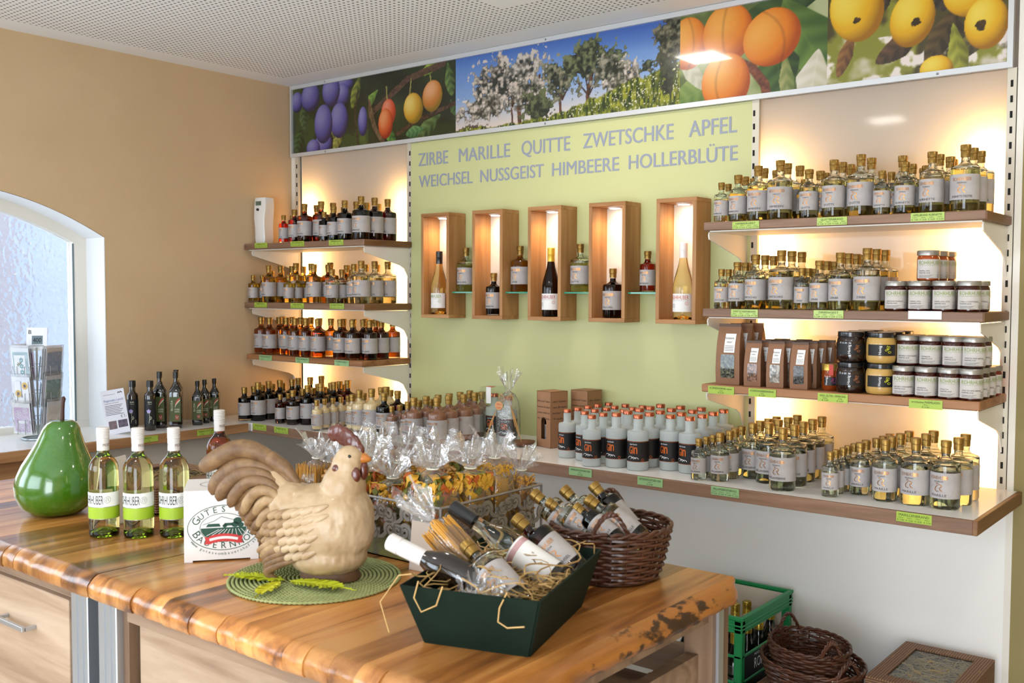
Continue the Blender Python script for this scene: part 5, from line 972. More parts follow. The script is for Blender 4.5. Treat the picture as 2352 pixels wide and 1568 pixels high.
def card(sd, lev, k, main, lab, motif=None):
    a_ = .35+sd*PI/2; t = thing('greeting_card', lab, 'card', (RX, RY, .9053), a_, 'greeting cards in the rack'); z0 = .033+.115*lev; ti = .10; y = -.082+.012*k; h = .135+rnd.uniform(-.006, .006); x = rnd.uniform(-.004, .004)
    def W(p_, q_, o_=0.0): return (p_+x, y-q_*ti*(-.2)+o_-q_*.12, z0+q_)
    def sheet(x0, x1, q0, q1, o_, nm, mt, par): return MB().add([W(x0, q0, o_), W(x1, q0, o_), W(x1, q1, o_), W(x0, q1, o_), W(x0, q0, o_+.0016), W(x1, q0, o_+.0016), W(x1, q1, o_+.0016), W(x0, q1, o_+.0016)], [(0, 1, 2, 3), (7, 6, 5, 4), (0, 4, 5, 1), (1, 5, 6, 2), (2, 6, 7, 3), (3, 7, 4, 0)]).build(nm, mt, par)
    sheet(-.046, .046, 0, h, 0, 'card', 'card_white', t); pr = sheet(-.040, .040, .008, h-.018, -.0012, 'printed_front', main, t)
    if motif:
        tb = MB(); motif(tb, lambda p_, q_: W(p_, q_, -.0026)); tb.build('motif', ['card_white', 'card_teal', 'card_yellow', 'hedge', 'card_brown'], pr)
    sheet(-.050, .050, 0, h+.012, -.004, 'sleeve', 'card_sleeve', t); return t
def m_star(tb, fn):
    tb.add([fn(-.032, .014), fn(.026, .014), fn(.026, .108), fn(-.032, .108)], [(0, 1, 2, 3)], 0)
    f2 = lambda a, b: tuple(Vector(fn(a, b))+Vector((0, -.0006, 0)))
    for r_ in range(3):
        for k in range(6):
            a_ = math.radians(60*k+30); cx, cz = .006, .035+.026*r_; tb.add([f2(cx+.002*math.cos(a_), cz+.002*math.sin(a_)), f2(cx+.008*math.cos(a_-.5), cz+.008*math.sin(a_-.5)), f2(cx+.013*math.cos(a_), cz+.013*math.sin(a_)), f2(cx+.008*math.cos(a_+.5), cz+.008*math.sin(a_+.5))], [(0, 1, 2, 3)], 1)
    for k in range(5): stroke2d(tb, [(-.018+.004*k, .07+.006*(k % 2)), (-.010+.004*k, .06+.005*k)], .004, f2, 3)
def m_sun(tb, fn):
    for x0, x1 in ((-.037, -.004), (.004, .037)): tb.add([fn(x0, .012), fn(x1, .012), fn(x1, .112), fn(x0, .112)], [(0, 1, 2, 3)], 0)
    f2 = lambda a, b: tuple(Vector(fn(a, b))+Vector((0, -.0006, 0))); f3 = lambda a, b: tuple(Vector(fn(a, b))+Vector((0, -.0012, 0)))
    for cx, cz in ((.02, .092), (-.018, .058)):
        for k in range(12): a_ = PI*k/6; stroke2d(tb, [(cx+.005*math.cos(a_), cz+.005*math.sin(a_)), (cx+.016*math.cos(a_), cz+.016*math.sin(a_))], [.003, .007], f2, 2)
        tb.add([f3(*q) for q in arc(cx, cz, .007, .007, 0, 330, 11)], [tuple(range(12))], 4)
    tb.add([f3(*q) for q in arc(-.002, .03, .026, .012, 0, 345, 15)], [tuple(range(16))], 0)
def m_flower(tb, fn):
    for cx, cz, r_ in ((-.016, .085, .018), (.018, .06, .02), (-.012, .035, .019), (.02, .1, .014), (.022, .022, .014)):
        for k in range(5): a_ = 2*PI*k/5; stroke2d(tb, arc(cx+r_*.5*math.cos(a_), cz+r_*.5*math.sin(a_), r_*.5, r_*.5, 0, 360, 9), .0012, fn, 0)
    tb.add([fn(-.02, .045), fn(.026, .045), fn(.026, .056), fn(-.02, .056)], [(0, 1, 2, 3)], 0)
FR = {(0, 2): ('card_teal', 'card with teal geometric star cut-out, top pocket facing the shop', m_star), (0, 1): ('card_brown', 'brown framed sunflower card, middle pocket facing the shop', m_sun), (0, 0): ('card_purple', 'lilac card with white flower outlines, lowest pocket facing the shop', m_flower)}
sdn = ['pocket facing the shop', 'pocket facing the corner', 'pocket facing the window', 'pocket away from corner']; lvn = ['lowest', 'middle', 'top']
for sd in (0, 1, 3):
    for lev in range(3):
        for k in range(3):
            if k == 0 and (sd, lev) in FR: mt, lb, mo = FR[(sd, lev)]; card(sd, lev, 0, mt, lb, mo)
            else: card(sd, lev, k, CM[(sd*5+lev*3+k*2) % 8], f"greeting card in clear sleeve, {ordi(k+1)} in the {lvn[lev]} {sdn[sd]}", None)
t = thing('rack_sign', 'small white card sign standing in a wire clip on top of the card rack', 'sign', (RX, RY, .9053+.385), math.radians(50)); t.rotation_euler = (math.radians(-8), 0, math.radians(50))
MB().box(-.042, -.0012, 0, .042, .0012, .102, c=.0005).build('card', 'card_white', t); MB().box(-.02, -.002, .028, .024, -.001, .066).build('motif', 'seal_grey', t); tb = MB(); text2d(tb, '400', .002, .036, .022, .034, fn=lambda a, b: (a, -.0028, b)); text2d(tb, 'B', -.028, .074, .018, .012, fn=lambda a, b: (a, -.002, b), bold=.03); tb.build('lettering', 'ink', t)
MB().tube([(-.03, .004, -.01), (-.03, -.004, .0), (-.03, -.004, .022), (.03, -.004, .022), (.03, -.004, 0), (.03, .004, -.01)], .0014, 4).build('wire_clip', 'wire', t)

# ------------------------------------------------------------------ plank table
wood('plank_wood', 'cc8e4c', 'a86a30', '5e3414', 'Y', .62, .32, coat=.30, rnd=.32, stops=(.36, .48, .60))
m = wood('live_edge', 'c4853e', 'a0642a', '5e3414', 'Y', .55, .42, coat=.15, rnd=.05)
nt = m.node_tree; b = nt.nodes['Principled BSDF']; src = b.inputs['Base Color'].links[0].from_socket     # worm holes and bark inclusions along the natural edge
n = nd(nt, 'ShaderNodeTexNoise', i_Scale=26.0, i_Detail=4.0); nt.links.new(coords(nt, (1, .7, 1.6)), n.inputs['Vector']); n2 = nd(nt, 'ShaderNodeTexNoise', i_Scale=3.0); nt.links.new(coords(nt), n2.inputs['Vector'])
ad = nd(nt, 'ShaderNodeMath', operation='MULTIPLY'); nt.links.new(n.outputs['Fac'], ad.inputs[0]); nt.links.new(n2.outputs['Fac'], ad.inputs[1]); k = ramp(nt, ad.outputs[0], [(.33, (0, 0, 0, 1)), (.38, (1, 1, 1, 1))])
mx = nd(nt, 'ShaderNodeMix', data_type='RGBA'); nt.links.new(k, mx.inputs[0]); nt.links.new(src, mx.inputs[6]); mx.inputs[7].default_value = lin('3a2010'); nt.links.new(mx.outputs[2], b.inputs['Base Color'])
wood('spruce_grey', 'bfa58c', 'a98d74', '8c7058', 'X', .9, .45, rnd=.06, knots=4.0); wood('spruce_dark', '8a6f58', '755b46', '5c4532', 'Z', .9, .5, rnd=.06); wood('frame_wood', '9c8168', '846a54', '6a5240', 'X', 1.0, .5, rnd=.05)
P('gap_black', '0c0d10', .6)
TZ, TB, YF, YB, XL, XR, XS = .88, .826, -2.392, -1.43, .80, 3.365, 2.18
tbl = thing('plank_table', 'large counter table with honey coloured plank top, wavy front edge and aluminium posts', 'table')
rnd = random.Random(11)
def plank(x0, x1, yf, last=False):
    nx = 9; ny = [(YB, TZ, 0), (YB+(yf-YB)*.5, TZ, 0), (yf+.036, TZ, 0), (yf+.026, TZ-.0012, 0), (yf+.017, TZ-.0055, 0), (yf+.008, TZ-.0135, 0), (yf+.001, TZ-.022, 0), (yf, TZ-.033, 0), (yf+.001, TZ-.046, 0), (yf+.006, TB, 0)]
    xs = [x0+(x1-x0)*i/(nx-1) for i in range(nx)]; vs = []; top = len(ny)
    for j, (y, z, _) in enumerate(ny):
        for i, x in enumerate(xs):
            wv = 0
            if j >= 3: wv = .004*mnoise.noise(Vector((x*11, 3.1, 0))) + .0035*mnoise.noise(Vector((x*31, 8.2, j*.4)))
            dz = -.0025*abs(mnoise.noise(Vector((x*19, 5.5, 0)))) if 4 <= j < top-1 else 0
            vs.append((x, y+wv, z+dz))
    o = len(vs); vs += [(x, YB, TB) for x in xs]
    fs = [(j*nx+i, j*nx+i+1, (j+1)*nx+i+1, (j+1)*nx+i) for j in range(top-1) for i in range(nx-1)]
    fs += [(o+i, (top-1)*nx+i, (top-1)*nx+i+1, o+i+1) for i in range(nx-1)] + [(i, o+i, o+i+1, i+1) for i in range(nx-1)]
    fs += [tuple([j*nx for j in range(top)] + [o]), tuple([j*nx+nx-1 for j in range(top)] + [o+nx-1])[::-1]]
    return MB().add(vs, fs).build('plank', 'plank_wood', tbl, 40)
x = XL; xs_ = [XL]
while x < XR-.12:
    x += rnd.uniform(.055, .125)
    if abs(x-XS) < .05: x = XS
    xs_.append(x)
xs_.append(XR-.005)
for a, b_ in zip(xs_, xs_[1:]): plank(a+(.0022 if abs(a-XS) < 1e-6 else .0003), b_-(.0022 if abs(b_-XS) < 1e-6 else .0003), YF+rnd.choice((-.003, -.002, -.001, 0, 0, .001, .002, .003)))
# natural (bark side) edge at the end
prof = [(XR-.005, TZ), (XR+.010, TZ-.002), (XR+.020, TZ-.009), (XR+.029, TZ-.022), (XR+.033, TZ-.034), (XR+.027, TZ-.045), (XR+.012, TB), (XR-.005, TB)]; vs = []; NY = 44
for j in range(NY+1):
    y = YF-.004+(YB-YF+.006)*j/NY; e = min(1, (NY-j)/2.0, (j+.3)/2.0)
    for i, (px, pz) in enumerate(prof):
        o_ = (px-(XR-.005)); wv = (.010*mnoise.noise(Vector((3.3, y*7, i*.2))) + .008*mnoise.noise(Vector((7.7, y*23, i*.6))))*(1 if 0 < i < 7 else 0)*(.5+o_*18); vs.append((px+wv-o_*(1-e)*.7, y, pz))
n = len(prof); MB().add(vs, [(j*n+i, j*n+i+1, (j+1)*n+i+1, (j+1)*n+i) for j in range(NY) for i in range(n-1)] + [tuple(range(n)), tuple(range(NY*n, NY*n+n))[::-1]]).build('natural_edge', 'live_edge', tbl, 60)
YP = -2.335
MB().box(.88, YP, .10, 2.02, -1.55, TB-.042).build('cabinet_body', 'spruce_grey', tbl); MB().box(.88, YP-.004, TB-.042, 2.02, -1.55, TB).build('top_rail', 'frame_wood', tbl)
df = MB().box(1.05, YP-.018, .12, 2.012, YP, TB-.046, c=.002).build('drawer_front', 'spruce_grey', tbl); hd = MB()
hd.box(1.685, YP-.05, .672, 1.695, YP-.018, .682, c=.001); hd.box(1.835, YP-.05, .672, 1.845, YP-.018, .682, c=.001); hd.box(1.685, YP-.056, .672, 1.845, YP-.046, .684, c=.001); hd.build('handle', 'alu', df)
def alu_post(x0, x1): 
    p_ = MB().box(x0, YP-.020, 0, x1, YP+.06, TB-.002, c=.002); q = (x1-x0)
    for k in (.28, .62): p_.box(x0+q*k, YP-.0225, 0, x0+q*(k+.12), YP-.020, TB-.003)
    return p_.build('aluminium_post', 'alu', tbl)
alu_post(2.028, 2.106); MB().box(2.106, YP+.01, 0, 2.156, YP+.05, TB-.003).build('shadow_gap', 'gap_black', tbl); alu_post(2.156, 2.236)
MB().box(2.236, YP-.002, 0, 2.262, YP+.06, TB-.003).build('post', 'spruce_dark', tbl); MB().box(2.262, YP-.006, TB-.050, 3.30, YP+.03, TB).build('top_rail', 'frame_wood', tbl)
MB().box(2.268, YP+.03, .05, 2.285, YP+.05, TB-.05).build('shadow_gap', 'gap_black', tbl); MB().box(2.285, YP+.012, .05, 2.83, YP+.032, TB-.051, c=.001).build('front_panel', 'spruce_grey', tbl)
MB().box(2.83, YP+.05, .60, 3.26, -1.5, .62).build('inner_shelf', 'frame_wood', tbl); MB().box(2.285, -1.50, .10, 3.26, -1.48, TB-.06).build('rear_panel', 'spruce_dark', tbl) if False else None
MB().box(2.84, YP+.03, .05, 2.86, -1.5, TB-.06).build('partition', 'spruce_dark', tbl)
for y0 in (-2.33, -1.50):
    MB().box(3.27, y0, 0, 3.345, y0+.085, TB-.001, c=.002).build('corner_leg', 'spruce_dark', tbl); MB().box(3.345, y0+.02, 0, 3.352, y0+.045, TB-.002).build('alu_strip', 'alu', tbl)
MB().box(3.29, -2.245, TB-.045, 3.335, -1.50, TB).build('side_rail', 'frame_wood', tbl); MB().box(3.28, -2.245, .62, 3.31, -1.50, .70).build('lower_rail', 'frame_wood', tbl); MB().box(2.3, -1.49, TB-.045, 3.27, -1.46, TB).build('rear_rail', 'frame_wood', tbl)
MB().box(2.83, -1.47, .62, 3.27, -1.45, .70).build('lower_rail', 'frame_wood', tbl)

# ------------------------------------------------------------------ things on the table
TT = TZ+.0004
# glossy green pear
m, nt, b = new_mat('pear_green'); b.inputs['Base Color'].default_value = lin('4f8a10'); b.inputs['Roughness'].default_value = .25; b.inputs['Coat Weight'].default_value = 1.0; b.inputs['Coat Roughness'].default_value = .03
n1 = nd(nt, 'ShaderNodeTexNoise', i_Scale=120.0); nt.links.new(coords(nt), n1.inputs['Vector']); nt.links.new(ramp(nt, n1.outputs['Fac'], [(.3, '306404'), (.7, '386c06')]), b.inputs['Base Color'])
P('pear_stem', '4a2c20', .6, c2='38201a', nscale=40)
t = thing('decor_pear', 'large glossy green ceramic pear with brown stem on the table corner', 'ornament', (1.469, -2.103, TT), 0)
pp = [(0, .004), (.045, 0), (.075, .006), (.100, .028), (.1145, .062), (.1165, .09), (.112, .12), (.100, .152), (.084, .182), (.069, .212), (.059, .238), (.052, .258), (.043, .272), (.030, .281), (.014, .283), (.006, .279), (0, .277)]
def shear(mb, k): mb.v = [(x+k*max(0, z-.1)*.78, y+k*max(0, z-.1)*.62, z) for x, y, z in mb.v]; return mb
shear(MB().lathe(pp, 56), .12).build('body', 'pear_green', t, 180); shear(MB().tube([(0, 0, .272), (.0, 0, .29), (-.003, 0, .31), (-.005, .0, .335), (-.004, 0, .346), (-.008, 0, .352)], [.006, .0065, .0058, .0055, .0068, .004], 8), .12).build('stem', 'pear_stem', t, 60)
# cider bottles
P('most_white', 'd8d3ce', .4); P('most_label', 'eef0ea', .5); P('lime_band', '9dbb2a', .5); P('print_brown', '6a4a34', .6); P('print_grey', '8a8c84', .4); glassmat('bottle_green', 'f6faec'); glassmat('bottle_foot', 'a4d860')
def most_bottle(x, y, liq, label, rz, h=.298):
    r = .0395; t = thing('cider_bottle', label, 'bottle', (x, y, TT), rz, 'cider bottles on the table'); rn = .0145
    pr = [(0, .026), (r*.30, .024), (r*.62, .012), (r*.86, 0), (r*.96, .002), (r, .008), (r, h*.60), (r*.985, h*.635), (r*.93, h*.665), (r*.80, h*.70), (r*.6, h*.728), (r*.44, h*.755), (rn+.0005, h*.79), (rn, h*.83), (rn, h*.97), (0, h*.97)]
    MB().lathe(pr, 32).build('glass', 'bottle_green', t, 60)
    MB().lathe([(0, .030), (r*.3, .029), (r*.62, .018), (r*.84, .010), (r-.004, .014), (r-.0035, h*.60), (r*.88, h*.665), (r*.74, h*.70), (r*.5, h*.735), (rn-.003, h*.79), (rn-.003, h*.80), (0, h*.80)], 28).build('liquid', 'liquid_'+liq, t, 60)
    cp = [(rn+.0008, h*.79), (rn+.0018, h*.79), (rn+.002, h*.905), (rn+.003, h*.908)] + [q for k in range(5) for q in ((rn+.003, h*(.912+.015*k)), (rn+.0018, h*(.919+.015*k)))] + [(rn+.003, h*.99), (rn+.001, h), (0, h)]
    cap = MB().lathe(cp, 24).build('cap', 'most_white', t, 30); tb = MB()
    for a0 in (-PI/2-1.1, -PI/2+1.3, -PI/2+3.4): text2d(tb, 'MOST', 0, 0, h*.026, .021, fn=cyl_map(rn+.0026, h*.83, a0), bold=.012)
    tb.build('lettering', 'print_brown', cap)
    if liq != 'orange' or True:
        lb = ob('label', arc_sheet(r+.0007, h*.285, h*.415, math.radians(150), 'most_label'), t); tb = MB(); fn = cyl_map(r+.0013, h*.285); text2d(tb, 'ROHRHUBER', -.006, h*.025, h*.085, r*1.7, fn=fn, mi=0, bold=-.006)
        stroke2d(tb, arc(.038, h*.065, h*.03, h*.03, 0, 360, 16), .0008, fn, 1); monogram(tb, .038, h*.05, h*.035, fn, 1); tb.build('lettering', ['ink', 'print_grey'], lb)
        ob('lime_band', arc_sheet(r+.0007, h*.175, h*.281, math.radians(150), 'lime_band'), t)
        tb = MB()
        for z in (.173, .282): fn = cyl_map(r+.001, h*z); stroke2d(tb, [(r*(-2.6+5.2*i/30), 0) for i in range(31)], .0012, fn)
        tb.build('silver_lines', 'lid_silver', t)
    MB().lathe([(0, .0255), (r*.30, .0235), (r*.62, .0115), (r*.86, -.0001), (r*.97, .0022), (r*1.002, .009), (r*1.002, .013), (r*.6, .02), (0, .029)], 32).build('thick_foot', 'bottle_foot', t, 60)
    return t
for i, (x, y, lb) in enumerate(((1.834, -2.155, 'white wine style cider bottle nearest the green pear'), (1.916, -2.100, 'white wine style cider bottle in the middle of three'), (1.987, -2.035, 'white wine style cider bottle beside the white carton'))): most_bottle(x, y, 'most', lb, .35+.08*i)
most_bottle(1.785, -1.745, 'orange', 'cider bottle with amber liquid standing behind the white carton', .3, .305)
# printed white carton
P('carton_white', 'e8e4e0', .45); P('logo_green', '1f4a38', .6); P('logo_red2', 'c83a38', .6)
ang = math.atan2(.795, .607); S_ = .178
t = thing('printed_carton', 'white cardboard cube printed with a farm emblem between cider bottles and rooster', 'carton', (2.256, -2.183, TT), ang)
f = MB().box(0, 0, .004, S_, .165, S_); f.box(0, 0, 0, .02, .165, .004); f.box(S_-.02, 0, 0, S_, .165, .004); f.build('box', 'carton_white', t)
tb = MB(); fn = lambda a, b: (a, -.0006, b); CX, CZ = S_*.53, S_*.47; RX_, RZ_ = .086, .056
stroke2d(tb, arc(CX, CZ, RX_, RZ_, 0, 360, 40), .0016, fn, 0); stroke2d(tb, arc(CX, CZ, RX_*.66, RZ_*.64, 0, 360, 36), .0012, fn, 0)
def arc_text(word, rx, rz_, a0, a1, hgt, up=True, mi=0):
    n = len(word)
    for i, ch in enumerate(word):
        a = math.radians(a0+(a1-a0)*i/(n-1)); x_, z_ = CX+rx*math.cos(a), CZ+rz_*math.sin(a); tang = math.atan2(rz_*math.cos(a), -rx*math.sin(a)) + (PI if up else 0)
        if ch != ' ': v, f_, wd = glyphs(ch, 2, .012); hh = hgt*(1.25 if i == 0 else 1.0); c, s_ = math.cos(tang), math.sin(tang); tb.add([fn(x_+c*(q[0]-wd/2)*hh-s_*q[1]*hh, z_+s_*(q[0]-wd/2)*hh+c*q[1]*hh) for q in v], f_, mi)
arc_text('GUTES VOM', RX_*.72, RZ_*.70, 160, 20, .0155); arc_text('BAUERNHOF', RX_*.91, RZ_*.93, 203, 337, .0165, up=False); arc_text('www.gutesvombauernhof.at', RX_*1.06, RZ_*1.22, 212, 328, .0075, up=False)
ix, iz = RX_*.64, RZ_*.62
tb.add([fn(CX+ix*math.cos(math.radians(a)), CZ+iz*math.sin(math.radians(a))) for a in range(180, 361, 15)], [tuple(range(13))], 0)
for k in range(9): stroke2d(tb, [(CX-ix*.2+ix*.12*k, CZ-.004), (CX-ix*.75+ix*.22*k, CZ-iz*.55)], .0012, lambda a, b: (a, -.001, b), 2)
stroke2d(tb, [(CX-ix*.9, CZ+iz*.25), (CX-ix*.4, CZ+iz*.5), (CX-ix*.1, CZ+iz*.8), (CX+ix*.3, CZ+iz*.6), (CX+ix*.8, CZ+iz*.4)], .0012, fn, 0)
for cx, cz, r_ in ((.62, .45, .20), (.5, .2, .16), (.75, .15, .14), (.05, .12, .10)): tb.add([fn(CX+ix*cx+ix*r_*math.cos(a*.63), CZ+iz*cz+ix*r_*.8*math.sin(a*.63)) for a in range(10)], [tuple(range(10))], 0)
for cx, cz, w0, h0 in ((-.45, .08, .32, .22), (.2, .12, .22, .2)): tb.add([fn(CX+ix*(cx-w0), CZ+iz*cz), fn(CX+ix*(cx+w0), CZ+iz*cz), fn(CX+ix*(cx+w0*.8), CZ+iz*(cz+h0)), fn(CX+ix*(cx-w0*.7), CZ+iz*(cz+h0))], [(0, 1, 2, 3)], 0)
for dz, mi in ((-.030, 1), (-.0235, 2), (-.017, 1)):
    stroke2d(tb, [(CX-.034+.068*i/8, CZ-.006+dz+.005*math.sin(i/8*PI)) for i in range(9)], .0065, lambda a, b: (a, -.0014, b), mi)
for s_ in (-1, 1): tb.add([(CX+s_*.030, -.0012, CZ-.040), (CX+s_*.046, -.0012, CZ-.040), (CX+s_*.043, -.0012, CZ-.032), (CX+s_*.046, -.0012, CZ-.022), (CX+s_*.030, -.0012, CZ-.022)], [(0, 1, 2, 3, 4)], 1)
tb.build('emblem', ['logo_green', 'logo_red2', 'carton_white'], t)
tb = MB(); f2 = lambda a, b: (a, b, S_+.0006)
stroke2d(tb, arc(S_*.62, .085, .075, .05, 0, 360, 36), .0016, f2, 0); stroke2d(tb, arc(S_*.62, .085, .05, .033, 0, 360, 30), .0012, f2, 0); stroke2d(tb, [(S_*.62-.03+.06*i/6, .07) for i in range(7)], .012, f2, 1); tb.build('top_emblem', ['logo_green', 'logo_red2'], t)
# corrugated gift carton with wood wool behind the bottles, acrylic sign edge
m, nt, b = new_mat('corrugated'); wv = nd(nt, 'ShaderNodeTexWave', i_Scale=38.0, bands_direction='X'); nt.links.new(coords(nt), wv.inputs['Vector']); nt.links.new(ramp(nt, wv.outputs['Fac'], [(.2, '6a4a34'), (.8, '98704f')]), b.inputs['Base Color']); bump(nt, b, wv.outputs['Fac'], .8, .003); b.inputs['Roughness'].default_value = .7
m, nt, b = new_mat('corrugated_h'); wv = nd(nt, 'ShaderNodeTexWave', i_Scale=42.0, bands_direction='Z'); nt.links.new(coords(nt), wv.inputs['Vector']); nt.links.new(ramp(nt, wv.outputs['Fac'], [(.2, '5f4030'), (.8, '8f6a4c')]), b.inputs['Base Color']); bump(nt, b, wv.outputs['Fac'], .8, .003); b.inputs['Roughness'].default_value = .7
P('straw', 'c8a468', .6, c2='b08a50', nscale=20, rnd=.1); P('tissue', '6a6f7c', .8)
def straw(name, parent, n, box, seed, L=.09, r=.0009, mat='straw', curl=1.0):
    rd = random.Random(seed); mb = MB(); x0, y0, z0, x1, y1, z1 = box
    for _ in range(n):
        p_ = Vector((rd.uniform(x0, x1), rd.uniform(y0, y1), rd.uniform(z0, z1))); a_ = rd.uniform(0, 6.28); c = rd.uniform(-1, 1)*curl; pts = []; dz = rd.uniform(-.3, .3); st = L*rd.uniform(.5, 1.2)/6
        for k in range(7):
            q = Vector((min(max(p_.x, x0), x1), min(max(p_.y, y0), y1), min(max(p_.z, z0), z1+.012))); pts.append(q); p_ = p_+Vector((math.cos(a_), math.sin(a_), dz))*st; a_ += c*.9+rd.uniform(-.4, .4); dz = dz*.6+rd.uniform(-.35, .35)
        mb.tube(pts, r*rd.uniform(.7, 1.5), 4, caps=False)
    o = mb.build(name, mat, parent); o['kind'] = 'stuff'; return o
def gift_window_carton(x, y, z, wx, wy, h, label, seed, grp, win=True):
    t = thing('corrugated_carton', label, 'carton', (x, y, z), 0, grp); f = MB()
    for a in ((0, 0, wx, .004), (0, wy-.004, wx, wy), (0, .004, .004, wy-.004), (wx-.004, .004, wx, wy-.004)): f.box(a[0], a[1], 0, a[2], a[3], h-.004)
    f.box(0, 0, 0, wx, wy, .004); f.build('tray', 'corrugated_h', t); b_ = .05; l = MB()
    for a in ((0, 0, wx, b_), (0, wy-b_, wx, wy), (0, b_, b_, wy-b_), (wx-b_, b_, wx, wy-b_)): l.box(a[0], a[1], h-.004, a[2], a[3], h)
    l.build('lid', 'corrugated', t)
    if not win: MB().box(b_, b_, h-.004, wx-b_, wy-b_, h-.001).build('lid_panel', 'corrugated', t)
    else:
        MB().box(b_, b_, h-.0045, wx-b_, wy-b_, h-.004).build('window', 'acetate', t); straw('wood_wool', t, 420, (.012, .012, .03, wx-.012, wy-.012, h-.012), seed); MB().box(.006, .006, .005, wx-.006, wy-.006, .012).build('tissue_paper', 'kraft_dark', t)
    return t
gift_window_carton(1.36, -1.925, TT, .36, .30, .085, 'corrugated brown gift carton with straw behind the cider bottles', 8, 'corrugated gift cartons')
t = thing('acrylic_sign', 'white acrylic table sign seen edge-on behind the cider bottles', 'sign', (1.735, -2.03, TT), math.radians(118)); t.rotation_euler = (math.radians(-10), 0, math.radians(118)); MB().box(-.05, -.0015, 0, .05, .0015, .19).build('panel', 'carton_white', t); MB().box(-.05, -.0015, 0, .05, .05, .003).build('foot', 'acetate', t)
# ------------------------------------------------------------------ placemat, ceramic rooster, feathers
P('mat_green', 'a8ac72', .7, c2='90985c', nscale=40); P('mat_dark', '4c5c40', .8)
t = thing('placemat', 'round woven green placemat under the ceramic rooster', 'placemat', (2.613, -2.07, TT)); mb = MB(); MB().lathe([(0, 0), (.196, 0), (.196, .0015), (0, .0015)], 48).build('backing', 'mat_dark', t)
NRG = 20
for i in range(NRG):
    R0 = .012+.0097*i; ns = max(14, int(2*PI*R0/.0055)); ns -= ns % 2; pts = []; rr = []
    for k in range(ns): a_ = 2*PI*k/ns; pts.append((R0*math.cos(a_), R0*math.sin(a_), .0035)); rr.append(.0049 if k % 2 else .0019)
    mb.tube(pts, rr, 5, closed=True, mi=0)
o = mb.build('woven_rings', 'mat_green', t, 70); o['kind'] = 'stuff'
P('ceramic_cream', 'c4ac8a', .45, c2='a0815a', nscale=11, bmp=.7, bscale=40, coat=.15); P('feather_brown', '8c6c48', .5, c2='5c4028', nscale=30, bmp=.6, bscale=60); P('feather_tan', 'b0926a', .5, c2='7a5a3a', nscale=30, bmp=.6, bscale=60); P('comb_red', '643020', .3, coat=.5, c2='4a1c12', nscale=30); P('beak_orange', 'b8702c', .4, coat=.3); P('eye_black', '181410', .2); P('base_brown', '6a4a30', .6, c2='543820', nscale=20)
RZ = math.radians(24)
ro = thing('ceramic_rooster', 'cream ceramic rooster figure with brown tail feathers and red comb', 'figurine', (2.620, -2.073, TT+.0085), RZ); ro.scale = (1.03, 1.0, .955)
body = MB()
for c, r_, ry in (((.02, 0, .125), (.118, .088, .105), 0), ((.062, 0, .15), (.076, .074, .088), 0), ((.028, 0, .056), (.092, .078, .050), 0), ((.066, 0, .215), (.052, .052, .075), .15), ((.078, 0, .27), (.037, .036, .048), .1), ((.086, 0, .298), (.033, .030, .029), 0), ((-.045, 0, .168), (.075, .06, .058), .5), ((-.10, 0, .20), (.085, .030, .05), .75)):
    body.ell(c, r_, 24, 16, mat=Matrix.Rotation(ry, 3, 'Y'))
def sculpt(me, amp):
    if not amp: return
    for v in me.vertices:
        c = v.co; k = mnoise.noise(Vector((c.x*55, c.y*55, c.z*22)))*.6 + mnoise.noise(Vector((c.x*120+5, c.y*120, c.z*60)))*.4 + mnoise.noise(Vector((c.x*18, c.y*18+9, c.z*14)))*.7
        v.co = c + v.normal*k*amp
    me.update()
def remeshed(mb, name, mat, parent, vox=.0055, sm=6, amp=0.0):
    me = mb.mesh('tmp', mat); o = bpy.data.objects.new('tmp', me); COL.objects.link(o); md = o.modifiers.new('r', 'REMESH'); md.mode = 'VOXEL'; md.voxel_size = vox; md2 = o.modifiers.new('s', 'SMOOTH'); md2.iterations = sm; md2.factor = .5
    dg = bpy.context.evaluated_depsgraph_get(); me2 = bpy.data.meshes.new_from_object(o.evaluated_get(dg)); bpy.data.objects.remove(o); me2.materials.clear(); me2.materials.append(M(mat)); sculpt(me2, amp); me2.polygons.foreach_set('use_smooth', [True]*len(me2.polygons)); return ob(name, me2, parent)
remeshed(body, 'body', 'ceramic_cream', ro, .0042, 6, .0028)
def feather(path, wm, name, mat, parent, y0=0.0, fl=.5, tip=.25):
    """plump moulded feather along a path in the rooster's side plane"""
    pts = [Vector((p_[0], y0+(p_[2] if len(p_) > 2 else 0), p_[1])) for p_ in path]; cr = []
    for i in range(len(pts)-1):
        a, b_ = pts[i], pts[i+1]; p0 = pts[max(i-1, 0)]; p3 = pts[min(i+2, len(pts)-1)]
        for u in range(4):
            s_ = u/4; cr.append(.5*((2*a)+(b_-p0)*s_+(2*p0-5*a+4*b_-p3)*s_*s_+(3*a-p0-3*b_+p3)*s_**3))
    cr.append(pts[-1]); n = len(cr); rr = [wm*(.35+.65*math.sin(min(1, i/(n-1)/.55)*PI/2))*(1 if i/(n-1) < .7 else math.sqrt(max(.02, 1-((i/(n-1)-.7)/.3)**2))) for i in range(n)]
    mb = MB().tube([(q.x, q.y/fl, q.z) for q in cr], rr, 10); mb.v = [(x, y*fl, z) for x, y, z in mb.v]; return mb.build(name, mat, parent, 70)
